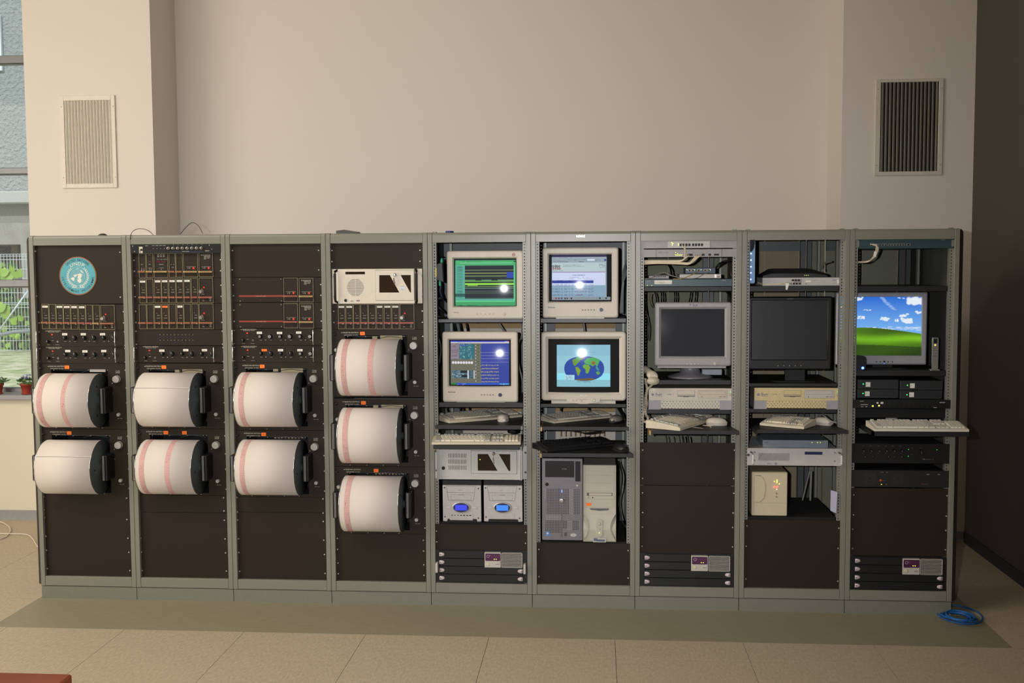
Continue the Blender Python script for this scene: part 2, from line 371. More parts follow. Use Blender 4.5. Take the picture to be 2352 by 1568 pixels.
# ventilation grilles on the two columns
def vent(pa, pb, inner_a, inner_b, label, dark, slat, rim, cnt=15):
    a, b = py(*pa, YC), py(*pb, YC); c, d = py(*inner_a, YC), py(*inner_b, YC)
    t = thing('ventilation_grille', label, 'vent', ((a.x+b.x)/2, YC, b.z), 'wall ventilation grilles')
    m = M(); y0, y1 = YC-.012, YC-.0005
    m.box(a.x, c.x, y0, y1, b.z, a.z).box(d.x, b.x, y0, y1, b.z, a.z).box(c.x, d.x, y0, y1, c.z, a.z).box(c.x, d.x, y0, y1, b.z, d.z)
    m.build('rim', rim, t, bev=.002)
    M().box(c.x, d.x, YC-.0015, YC-.0008, d.z, c.z).build('backing', dark, t)
    q = M()
    for sx in (.6*a.x+.4*c.x, .6*b.x+.4*d.x):
        for sz in (c.z-.04, d.z+.04): q.cyl((sx, y0-.001, sz), 'y', [(0, .0025), (.002, .003)], 8)
    q.build('screws', m_steel, t, kind='stuff')
    w = (d.x-c.x)/cnt
    for k in range(cnt):
        x = c.x+w*(k+.5); e = w*.27
        M().hexa([(x-e-.001, y0+.001, d.z), (x-e+.0025, y0+.001, d.z), (x+e+.001, y1-.002, d.z), (x+e-.0025, y1-.002, d.z), (x-e-.001, y0+.001, c.z), (x-e+.0025, y0+.001, c.z), (x+e+.001, y1-.002, c.z), (x+e-.0025, y1-.002, c.z)]).build('slat', slat, t)
vent((138, 221), (271, 431), (148, 232), (262, 421), 'cream wall grille with upright slats on the column beside the window', mat('vent_backing_grey', '8b8476', .8), mat('vent_slat_cream', 'dcd4c6', .5), mat('vent_rim_cream', 'dcd3c6', .5))
vent((2011, 183), (2162, 402), (2023, 190), (2152, 393), 'grey wall grille with black gaps between slats on the right-hand column', m_blackm, mat('vent_slat_grey', 'a29e8e', .5), mat('vent_rim_grey', 'cdc6ba', .5))

# ------------------------------------------------------------------ outdoors
GZ = .5
m_lawn = floor_mat('lawn', '8f9a66', 'ddd5bd', 4.0, .15, (1, 1, 1), .9)
struct(M().box(-16, 2, 2.2, 22, GZ-.1, GZ).build('ground_lawn', m_lawn))
YF, YX = 10.4, 13.0
m_stucco = mat('stucco', 'a0a3a4', .95, var=.10, scale=16, bump=1.0, bdist=.06)
m_conc = mat('pale_concrete', '9a968f', .9, var=.12, scale=5, bump=.3)
b = thing('neighbouring_building', 'grey stuccoed building with a pale concrete base seen through the window', 'building', (-6, YX+.5, GZ))
zl = py(30, 440, YX).z; zl2 = py(30, 468, YX).z; zl3 = py(30, 512, YX).z
M().box(-12, -1, YX, YX+1, zl, 12).build('stucco_wall', m_stucco, b)
M().box(-12, -1, YX-.15, YX+1, zl2, zl).build('ledge', mat('white_ledge', 'b4b4b2', .8), b, bev=.02)
M().box(-12, -1, YX+.1, YX+1, zl3, zl2).build('frieze', mat('grey_frieze', '8d8b86', .9), b)
ox = py(47, 560, YX).x; oz = py(47, 561, YX).z
M().box(ox, -1, YX, YX+1, GZ, zl3).box(-12, ox-2.2, YX, YX+1, GZ, zl3).box(ox-2.2, ox, YX, YX+1, oz, zl3).build('base_wall', m_conc, b)
M().box(ox-2.2, ox, YX+.9, YX+1, GZ, oz).build('recess', mat('dark_recess', '3b3a44', .9), b)
M().box(ox-.45, ox-.33, YX+.5, YX+.6, GZ, oz).build('mullion', mat('brown_mullion', '6b5a50', .8), b)
wx = py(4, 60, YX).x; wz0, wz1 = py(0, 163, YX).z, py(0, 35, YX).z
f = M().box(wx-.5, wx, YX-.05, YX, wz0, wz1).build('window', mat('white_window_frame', 'e2e6ea', .5), b)
M().box(wx-.45, wx-.05, YX-.06, YX-.05, wz0+.05, wz1-.05).build('pane', mat('far_glass', 'b9c6d6', .2), f)
# wire fence
fx0, fx1 = -6.6, -3.2
fn = thing('wire_fence', 'pale welded wire fence along the lawn outside the window', 'fence', (-5, YF, GZ))
zt = py(30, 583, YF).z; zbm = py(30, 809, YF).z
q = M()
for k in range(int((fx1-fx0)/.05)): q.box(fx0+k*.05-.003, fx0+k*.05+.003, YF-.003, YF+.003, zbm, zt)
m_wire = mat('fence_wire', 'c9d2d8', .5, .2)
q.build('upright_wires', m_wire, fn, kind='stuff')
for v in (583.6, 588, 596, 618, 639, 672, 695, 698.5, 706, 727.5, 749, 754.6, 782, 804, 809):
    z = py(30, v, YF-.01).z; M().box(fx0, fx1, YF-.012, YF-.004, z-.004, z+.004).build('rail_wire', m_wire, fn)
for x in (fx0+.3, fx0+2.8): M().box(x-.03, x+.03, YF+.01, YF+.07, GZ-.05, zt+.1).build('post', m_wire, fn)
tag(M().tube([py(-8, 767, YF-.4), py(64, 668, YF-.4)], .012, 6).build('stay_wire', m_wire), 'slanting pale stay wire crossing in front of the wire fence', 'wire')
tag(M().tube([py(-30, 782, YF-.6), py(0, 769, YF-.6), py(30, 762, YF-.6), py(80, 759, YF-.6)], .028, 8).build('hose_pipe', mat('grey_hose', '7d848a', .5)), 'thick grey pipe curving across the foot of the wire fence', 'pipe')
# vine
m_leaf = mat('vine_leaf', '3d6420', .6, var=.35, scale=6); m_leaf2 = mat('vine_leaf_light', '86a840', .6, var=.25, scale=6)
def leaf(m, c, s, mi, yaw, pit):
    R_ = Matrix.Rotation(yaw, 3, 'Y') @ Matrix.Rotation(pit, 3, 'X')
    pts = [(0, 0, -1), (.55, 0, -.75), (.95, .1, -.1), (.5, 0, .15), (.35, .05, .7), (0, .1, 1), (-.35, .05, .7), (-.5, 0, .15), (-.95, .1, -.1), (-.55, 0, -.75)]
    m.add([Vector(c)+(R_ @ Vector(p))*s for p in pts], [tuple(range(10))], mi)
vn = thing('climbing_vine', 'leafy green vine growing over the wire fence', 'vine', (-5, YF+.5, GZ))
q = M()
for k in range(4200):
    u = random.uniform(-60, 110); v = 606+random.random()**.8*200; y = YF+random.uniform(.1, 1.3)
    if u > 35 and v < 690: continue
    leaf(q, py(u, v, y), random.uniform(.03, .07), int(random.random() < .3), random.uniform(-3, 3), random.uniform(-.8, .8))
q.build('foliage', [m_leaf, m_leaf2], vn, kind='stuff')
for (u, v, s) in ((10, 624, .10), (22, 634, .09), (8, 636, .09), (34, 630, .08), (44, 627, .09), (14, 716, .13), (2, 704, .12), (32, 736, .09), (46, 730, .07), (26, 766, .07), (18, 792, .06), (40, 770, .07), (2, 622, .08), (26, 617, .07)):
    q = M(); leaf(q, py(u, v, YF-.15), s*.85, 0, random.uniform(-1, 1), random.uniform(-.5, .3)); q.build('leaf', m_leaf2, vn)
q = M()
for k in range(5): x = -5.6+k*.4; q.tube([(x, YF+.4, GZ-.02), (x+.1, YF+.5, GZ+.6), (x-.05, YF+.4, GZ+1.2)], .03, 6)
q.build('stem', mat('bark', '55463a', .9), vn)

# potted violets
m_pot = mat('terracotta', '9c3426', .6, var=.08); m_vio = mat('violet_leaf', '51713e', .6, var=.2, scale=30); m_fl = mat('violet_flower', '8f86c6', .6)
def violet(u, v, label, dx=0):
    y = WY+.02; c = py(u, v, y); c.z = zs
    t = thing('potted_violet', label, 'plant', c, 'potted violets on the window sill')
    S = .0030
    M().cyl(c, 'z', [(.001, 11*S), (.006, 12*S), (.008, 9*S), (.009, 9*S), (.06, 12.5*S), (.06, 14*S), (.075, 14.5*S), (.075, 13*S), (.068, 12.5*S)], 20).build('pot', m_pot, t)
    M().cyl(c, 'z', [(.066, 12*S), (.068, 5*S)], 12).build('soil', mat('soil', '3a2a20', .9), t)
    for k in range(13):
        a = k*2.4; r0 = random.uniform(.05, .085); h = random.uniform(.075, .11); q = M()
        tip = Vector((math.cos(a)*r0, math.sin(a)*r0*.7, h)); side = Vector((-math.sin(a), math.cos(a), 0))*random.uniform(.016, .022)
        mid = tip*.55; mid.z = h+.012; base = Vector((math.cos(a)*.008, math.sin(a)*.008, .068))
        out = Vector((math.cos(a), math.sin(a)*.7, -.25))
        pts = [mid-side*.4, tip*.75-side+Vector((0,0,.01)), tip-side*.8, tip+out*.014, tip+side*.8, tip*.75+side+Vector((0,0,.01)), mid+side*.4]
        pts[0].z = pts[6].z = h+.008
        q.add([c+p for p in pts], [tuple(range(7))]); q.tube([c+base, c+mid], .002, 5); q.build('leaf', m_vio, t)
    q = M()
    for k in range(14):
        p = c+Vector((random.uniform(-.03, .03), random.uniform(-.03, .03), random.uniform(.11, .14))); q.ball(p, .007, 6)
    q.build('flowers', m_fl, t, kind='stuff')
violet(61, 903, 'potted violet in a red pot on the sill against the column')
violet(-5, 903, 'potted violet in a red pot cut off by the left edge of the photo')

# table corner, floor cables
m_wood = mat('red_brown_wood', '7c3818', .5, var=.18, scale=9); m_wood2 = mat('dark_red_wood', '551f1a', .4, var=.1, scale=9)
t = thing('wooden_table', 'red-brown wooden table whose corner shows at bottom left', 'table', (.9, -3.4, 0))
c = pz(166, 1547, .75)
x1, y1 = c.x, c.y
M().box(x1-1.5, x1, y1-.9, y1, .722, .75).build('tabletop', m_wood, t, bev=.004)
M().box(x1-1.5, x1-.012, y1-.9, y1-.012, .70, .722).box(x1-1.47, x1-.03, y1-.87, y1-.03, .62, .70).build('apron', m_wood2, t, bev=.003)
for a in (x1-1.44, x1-.1):
    for b_ in (y1-.84, y1-.1): M().box(a, a+.06, b_, b_+.06, 0, .62).build('leg', m_wood2, t, bev=.003)
def spline(pts, n=10):
    pts = [Vector(p) for p in pts]; out = []
    for k in range(len(pts)-1):
        p0, p1, p2, p3 = pts[max(k-1, 0)], pts[k], pts[k+1], pts[min(k+2, len(pts)-1)]
        for j in range(n):
            t = j/n; out.append(.5*((2*p1)+(p2-p0)*t+(2*p0-5*p1+4*p2-p3)*t*t+(3*p1-p0-3*p2+p3)*t**3))
    return out+[pts[-1]]
q = M(); q.tube(spline([pz(*p, .006) for p in ((-40, 1190), (0, 1198), (18, 1207), (24, 1218), (16, 1230), (0, 1237), (-40, 1245))]), .0045, 6)
q.tube(spline([pz(*p, .006) for p in ((-40, 1224), (0, 1225), (20, 1225.5), (50, 1226), (66, 1229), (76, 1238), (86, 1254), (100, 1262))]), .0045, 6)
tag(q.build('white_floor_cable', m_whitecab), 'thin white cable looping over the floor at the left of the racks', 'cable')
m_bluec = mat('blue_cable', '1d5fa6', .4)
q = M()
for k in range(9):
    cx, cy = 2203+random.uniform(-12, 6), 1414+random.uniform(-3, 3); rx, ry = random.uniform(26, 42), random.uniform(6, 12); ph = random.random()
    if k == 0: cx, cy, rx, ry = 2203, 1411, 54, 20
    z = .005+k*.0045
    pts = [pz(cx+rx*math.cos(a), cy+ry*math.sin(a)+(rx*math.cos(a))*.16, z) for a in [2*pi*(j/28+ph) for j in range(29)]]
    q.tube(pts, .0042, 6)
q.build('blue_cable_coil', m_bluec); tag(bpy.data.objects['blue_cable_coil'], 'coil of blue network cable lying on the floor by the right end of the racks', 'cable')
# ================================================================== the nine rack cabinets
PW = .0236; DEP = .60; RY = .022; BEAM = .052
def beam_loop(x, y0, y1, z0, z1, r, top=True):
    if top: return [(x, y0, z0), (x, y1, z0), (x, y1, z1), (x, y0+r, z1), (x, y0+r*.3, z1-r*.3), (x, y0, z1-r)]
    return [(x, y0, z0+.003), (x, y0+.003, z0), (x, y1, z0), (x, y1, z1), (x, y0, z1), (x, y0, z1-.001)]
def rail_mesh():
    m = M(); w = .0185; n = 119; pit = .01536; z0 = ZF+BEAM; r = .0031; cx = w*.5; N = 8
    for k in range(n):
        a, b = z0+k*pit, z0+(k+1)*pit; cz = (a+b)/2
        outer = [(w, cz), (w, b), (cx, b), (0, b), (0, cz), (0, a), (cx, a), (w, a)]
        inn = [(cx+r*math.cos(2*pi*j/N), cz+r*math.sin(2*pi*j/N)) for j in range(N)]
        m.add([(p, 0, q) for p, q in outer]+[(p, 0, q) for p, q in inn]+[(p, .003, q) for p, q in inn], [(j, (j+1) % N, N+(j+1) % N, N+j) for j in range(N)]+[(N+j, N+(j+1) % N, 2*N+(j+1) % N, 2*N+j) for j in range(N)])
    z1 = z0+n*pit
    m.add([(0, 0, z0), (0, .03, z0), (0, .03, z1), (0, 0, z1), (w, 0, z0), (w, .03, z0), (w, .03, z1), (w, 0, z1)], [(0, 1, 2, 3), (4, 5, 6, 7)])
    return m
RACK = []; ORD = ['leftmost rack cabinet, with a round blue emblem and two drum recorders', 'second rack cabinet from the left, with three rows of plug-in modules', 'third rack cabinet from the left, with a large blank panel above red-striped modules', 'fourth rack cabinet from the left, holding three drum recorders', 'middle rack cabinet, holding the monitor with the green screen', 'rack cabinet holding the monitor with the world map', 'rack cabinet with a white cable bundle and a switched-off grey monitor', 'rack cabinet holding the black switched-off flat monitor', 'rightmost rack cabinet, holding the flat monitor with a green hill']
m_back_l = mat('wall_beyond_cream', 'cfc7b8', .8); m_back_t = mat('back_strip_tan', 'a98f66', .8); m_back_g = mat('back_panel_grey', '767866', .8); m_back_b = mat('back_panel_brown', '8a7c64', .8)
rail_me = None
for i in range(9):
    x0, x1 = i*P+.0008, (i+1)*P-.0008
    t = thing('equipment_rack', 'grey-green '+ORD[i], 'rack', (i*P+P/2, DEP/2, 0), 'row of rack cabinets'); RACK.append(t)
    for a, b in ((x0, x0+PW), (x1-PW, x1)):
        M().loft([[(a, y, z) for _, y, z in beam_loop(0, 0, .045, ZF, HT, .012)], [(b, y, z) for _, y, z in beam_loop(0, 0, .045, ZF, HT, .012)]]).build('post', m_frame, t, bev=.0012)
    g = .0007
    M().loft([beam_loop(x0+PW+g, .0008, .045, HT-BEAM, HT-.001, .013), beam_loop(x1-PW-g, .0008, .045, HT-BEAM, HT-.001, .013)]).build('top_beam', m_frame, t, bev=.0012)
    M().box(x0+PW+g, x1-PW-g, .0008, .045, ZF+.001, ZF+BEAM).build('bottom_beam', m_frame, t, bev=.002)
    M().box(x0+.0008, x1-.0008, .004, DEP, 0, ZF-.003).box(x0+.01, x1-.01, .012, DEP-.02, ZF-.003, ZF).build('plinth', m_plinth, t)
    M().box(x0, x1, .045, DEP, HT-.004, HT-.001).build('top_plate', m_frame, t)
    M().box(x0+.001, x1-.001, .03, DEP, ZF, ZF+.004).build('bottom_plate', m_inside, t)
    for a, b in ((x0, x0+.0012), (x1-.0012, x1)):
        if (i, a == x0) not in ((7, False), (8, True)): M().box(a, b, .045, DEP, ZF, HT-.004).build('side_sheet', m_inside, t)
    if i == 5: a = rp(5, 1339, 537); M().text('~rackmakr', a.x, a.z-.008, .014, -.0002, 0, w=.045, align='C').build('maker_plate', mat('plate_silver', 'c8c6c0', .3, .4), t)
    # rear frame and sheets
    if i in (4, 5):
        M().box(x0+.004, x0+.10, DEP-.03, DEP, ZF, HT-.01).box(x1-.09, x1-.004, DEP-.03, DEP, ZF, HT-.01).box(x0+.1, x1-.09, DEP-.03, DEP, HT-.12, HT-.01).build('rear_frame', m_steel, t)
        M().box(x0+.05, x1-.05, DEP+.002, DEP+.01, ZF, HT-.01).build('back_panel', m_back_l, t)  # cream sheet stands in for the room wall seen through the open back
        for zz, hh in ((rp(i, 1100, 747, DEP).z, .03), (rp(i, 1100, 941, DEP).z, .03), (rp(i, 1100, 570, DEP).z, .03)):
            M().box(x0+.1, x1-.09, DEP-.004, DEP+.002, zz-hh/2, zz+hh/2).build('back_strip', m_back_t, t)
    elif i >= 6:
        mb = m_back_b if i == 7 else m_back_g
        M().box(x0+.002, x0+.2, DEP-.004, DEP, ZF, HT-.01).build('back_panel', mb, t)
        M().box(x0+.202, x1-.14, DEP-.004, DEP, ZF, HT-.01).build('back_panel', mb, t)
        M().box(x1-.14, x1-.11, DEP-.04, DEP-.01, ZF, HT-.01).box(x1-.105, x1-.08, DEP-.05, DEP-.02, ZF, HT-.01).build('rear_post', m_steel, t, bev=.002)
        M().box(x1-.08, x1-.002, DEP-.004, DEP, ZF, HT-.01).build('back_panel', m_back_g if i != 8 else m_blackm, t)
        M().box(x0+.002, x1-.11, DEP-.03, DEP-.006, HT-.10, HT-.05).build('rear_rail', m_steel, t)
    else:
        M().box(x0+.002, x1-.002, DEP-.004, DEP, ZF, HT-.01).build('back_panel', m_inside, t)
    if i >= 4:
        for a in (x0+PW, x1-PW-.0185):
            if rail_me is None:
                o = rail_mesh().build('mounting_rail', m_rail, t, local=True); rail_me = o.data
            else:
                o = bpy.data.objects.new('mounting_rail', rail_me); COL.objects.link(o); o.parent = t; ORG[o.name] = ORG[t.name]
            o.location = (a-ORG[t.name].x, RY-ORG[t.name].y, 0)
        for a in (x0+PW+.02, x1-PW-.03):
            M().box(a, a+.012, DEP-.08, DEP-.05, ZF, HT-.01).build('rear_rail_strip', m_rail, t)
for i, a, b in ((0, -.024, 0), (8, 9*P, 9*P+.024)):
    M().loft([[(a, .012+.012, .072), (a, DEP-.01, .072), (a, DEP-.01, HT-.012), (a, .05, HT-.004), (a, .03, HT-.012), (a, .024, HT-.03)] if i == 0 else [(a, .010, .072), (a, DEP, .072), (a, DEP, HT-.002), (a, .03, HT-.002), (a, .016, HT-.008), (a, .010, HT-.02)],
              [(b, .010, .072), (b, DEP, .072), (b, DEP, HT-.002), (b, .03, HT-.002), (b, .016, HT-.008), (b, .010, HT-.02)] if i == 0 else [(b, .024, .072), (b, DEP-.01, .072), (b, DEP-.01, HT-.012), (b, .05, HT-.004), (b, .03, HT-.012), (b, .024, HT-.03)]]).build('end_panel', mat('end_panel_black', '2a2826', .5), RACK[i], bev=.003)
XI = lambda i: (i*P+PW+.001, (i+1)*P-PW-.001)
def screws(m, pts, y=.02, r=.0045, mi=0):
    for x, z in pts: m.cyl((x, y, z), 'y', [(-.0035, r*.45), (-.003, r*.9), (0, r)], 8, mi)
def blank(i, z, top, bot, scr, name='blank_panel', label=None):
    """panel across the rack; top/bot: crop y of its edges, scr: crop points of its screws"""
    a, b = XI(i); zt = rp(i, *z(*top), .02).z; zb_ = rp(i, *z(*bot), .02).z
    o = M().box(a, b, .02, .0235, zb_+.0006, zt-.0006).build(name, m_plate, RACK[i], label=label)
    q = M(); screws(q, [(rp(i, *z(*s), .02).x, rp(i, *z(*s), .02).z) for s in scr]); q.build('screws', m_alu, o, kind='stuff'); return o
def shelf(i, z, top, bot, y0=.03, y1=.5, m=None, name='shelf', xs=None, label=None):
    a, b = XI(i) if xs is None else xs; zt, zb_ = rp(i, *z(*top), y0).z, rp(i, *z(*bot), y0).z
    a += .02 if xs is None else 0; b -= .02 if xs is None else 0
    o = M().box(a, b, y0, y0+.002, zb_, zt).box(a, b, y0+.002, y1, zt-.002, zt).box(a, a+.002, y0, y1, zb_, zt).box(b-.002, b, y0, y1, zb_, zt).build(name, m or m_black, RACK[i], label=label)
    return zt
c1 = zc(60, 520, 4.611); c2 = zc(60, 820, 4.357); c3 = zc(500, 520, 4.612); c4 = zc(500, 820, 3.563); c5 = zc(980, 520, 7.128); c6 = zc(980, 730, 5.808); c7 = zc(980, 980, 3.92); c8 = zc(1215, 520, 6.535)
c9 = zc(1215, 740, 4.9); c10 = zc(1215, 1040, 4.127); c11 = zc(1455, 520, 4.611); c12 = zc(1455, 830, 7.84); c13 = zc(1700, 520, 4.611); c14 = zc(1700, 860, 4.481); c15 = zc(1940, 520, 4.357); c16 = zc(1940, 860, 5.6)
c17 = zc(1900, 1120, 3.5); c18 = zc(1455, 1000, 3.732); ca = zc(60, 690, 8.7125); cb = zc(300, 550, 10.455); cp_ = zc(0, 0, 1); ce = zc(130, 580, 14.255); cf = zc(1700, 930, 8.711); cg = zc(0, 1150, 2.0)

# blank panels of the closed racks
pe = blank(0, c1, (500, 208), (500, 820), [(138, 287), (992, 277), (147, 745), (997, 742)])
blank(0, c2, (500, 1343), (500, 1525), [(204, 1365), (1005, 1385), (207, 1497)])
blank(0, cg, (400, 40), (400, 338), [(216, 62), (583, 74), (222, 148), (588, 160), (225, 212), (592, 226), (229, 296), (597, 310)])
blank(1, c2, (1500, 1369), (1500, 1546), [(1125, 1388), (1953, 1408), (1130, 1530), (1957, 1540)])
blank(1, cg, (800, 50), (800, 356), [(640, 78), (1020, 90), (645, 164), (1024, 176), (648, 228), (1026, 240), (652, 312), (1030, 324)])
blank(2, c3, (500, 175), (500, 536), [(123, 257), (1038, 240), (123, 463), (1040, 452)])
blank(2, c4, (500, 1152), (500, 1279), [(137, 1156), (838, 1172)])
blank(2, cg, (1250, 58), (1250, 375), [(1079, 55), (1471, 63), (1080, 92), (1472, 102), (1084, 178), (1474, 188), (1086, 241), (1477, 254), (1090, 327), (1480, 341)])
blank(3, c3, (1600, 152), (1600, 432), [(1180, 238), (2130, 232), (1180, 357), (2131, 350)])
blank(3, cg, (1700, 154), (1700, 390), [(1536, 178), (1940, 190), (1537, 229), (1941, 240), (1539, 292), (1942, 304), (1540, 342), (1943, 353)])
blank(4, c7, (500, 897), (500, 1132), [(80, 960), (893, 972), (82, 1057), (893, 1070)])
blank(5, c10, (500, 870), (500, 1272), [(98, 936), (958, 941), (98, 1195), (957, 1203)])
blank(6, c18, (500, 62), (500, 432), [(99, 127), (889, 127), (97, 371), (883, 371)])
blank(6, c18, (500, 434), (500, 1018), [(97, 497), (883, 497), (97, 667), (876, 667), (95, 792), (872, 791), (91, 958), (870, 958)])
blank(7, cp_, (1830, 1193), (1830, 1349), [(1721, 1208), (1929, 1210), (1719, 1255), (1927, 1256), (1718, 1330), (1926, 1331)])
blank(8, cp_, (2070, 1115), (2070, 1270), [(1963, 1131), (2170, 1131), (1962, 1177), (2168, 1177), (1960, 1210), (2167, 1210), (1959, 1254), (2166, 1254)])

# round emblem on the first panel
def emblem():
    C0 = rp(0, *ce(748, 782), .0195); y = .0195; R = .1015; cx, cz = C0.x, C0.z
    m = M(); m.cyl((cx, y-.0012, cz), 'y', [(0, R), (.0015, R)], 48, 1, sm=False); m.disc(cx, cz, y-.0014, R*.945, 48, 0)
    yy = y-.0018
    u = R/575.                                    # one crop pixel
    def P2(x, z_): return cx+(x-748)*u, cz-(z_-815)*u
    gx, gz = P2(745, 820)
    for r in (70, 120, 165, 210, 275): m.disc(gx, gz, yy, r*u+.0005, 40, 2, r2=r*u-.0005)
    for k in range(8):
        a = k*pi/4; m.add([(gx+math.cos(a+s)*r*u, yy, gz+math.sin(a+s)*r*u) for s, r in ((.0, 45), (.001, 45), (.004, 272), (-.004, 272))], [(0, 1, 2, 3)], 2)
    for pi_, poly in enumerate(([(610, 790), (690, 770), (745, 765), (700, 830), (650, 860)], [(510, 895), (600, 850), (635, 870), (640, 950), (600, 960)], [(745, 765), (820, 740), (880, 780), (860, 850), (810, 900), (735, 880), (745, 830)],
                 [(715, 920), (860, 920), (850, 990), (800, 1030), (740, 980)], [(820, 640), (860, 650), (925, 735), (880, 720)], [(690, 600), (790, 590), (740, 615)], [(760, 870), (830, 880), (850, 930), (770, 930)])):
        m.add([(P2(a, b)[0], yy-.0001-.00004*pi_, P2(a, b)[1]) for a, b in poly], [tuple(range(len(poly)))], 2)
    for s in (-1, 1):                              # laurel branches
        pr = None
        for k in range(12):
            a = math.radians(-82+k*11.3); r = 318-14*abs(k-7)/7
            px_, pz_ = gx+s*math.cos(a)*r*u, gz+math.sin(a)*r*u-8*u
            t1 = Vector((-s*math.sin(a), 0, math.cos(a))); n1 = Vector((s*math.cos(a), 0, math.sin(a)))
            for d in (-1, 1):
                ax = (t1+n1*d*.55).normalized(); sd = Vector((-ax.z, 0, ax.x)); b = Vector((px_, yy, pz_))
                m.add([b, b+ax*34*u+sd*11*u, b+ax*72*u, b+ax*34*u-sd*11*u], [(0, 1, 2, 3)], 2)
            if pr: m.add([pr+n1*.0006, pr-n1*.0006, Vector((px_, yy, pz_))-n1*.0006, Vector((px_, yy, pz_))+n1*.0006], [(0, 1, 2, 3)], 2)
            pr = Vector((px_, yy, pz_))
        m.add([(P2(748-s*70, 1195)[0], yy, P2(0, 1195)[1]), (P2(748-s*85, 1200)[0], yy, P2(0, 1200)[1]), (P2(748+s*190, 1140)[0], yy, P2(0, 1130)[1]), (P2(748+s*190, 1170)[0], yy, P2(0, 1160)[1])], [(0, 1, 2, 3)], 2)
    def arc(txt, r, a0, a1, h, mi, out=True, wk=1.0):
        n = len(txt)
        for k, chh in enumerate(txt):
            if chh == ' ': continue
            a = math.radians(a0+(a1-a0)*k/(n-1)); rot = a-pi/2 if out else a+pi/2
            asp = text_geo(chh)[2]; w = min(h*asp, h*.74)*wk
            bx = cx+math.cos(a)*r; bz = cz+math.sin(a)*r
            bx -= math.cos(rot)*w/2; bz -= math.sin(rot)*w/2
            m.text(chh, bx, bz, h, yy-.0002, mi, w=w, rot=rot)
    arc('UNITED NATIONS', R*.76, 134, 46, R*.135, 3); arc('DEVELOPMENT PROGRAMME', R*.88, 187, 353, R*.125, 3, out=False)
    arc('UNDP', R*.545, 120, 61, R*.17, 2, wk=1.3)
    m.build('emblem', [mat('emblem_blue', '4f9fae', .5), mat('emblem_rim', '8a5a34', .5), mat('emblem_white', 'd8d8cc', .6), mat('emblem_dark', '2d4248', .6)], pe, label='round blue United Nations Development Programme emblem')
emblem()

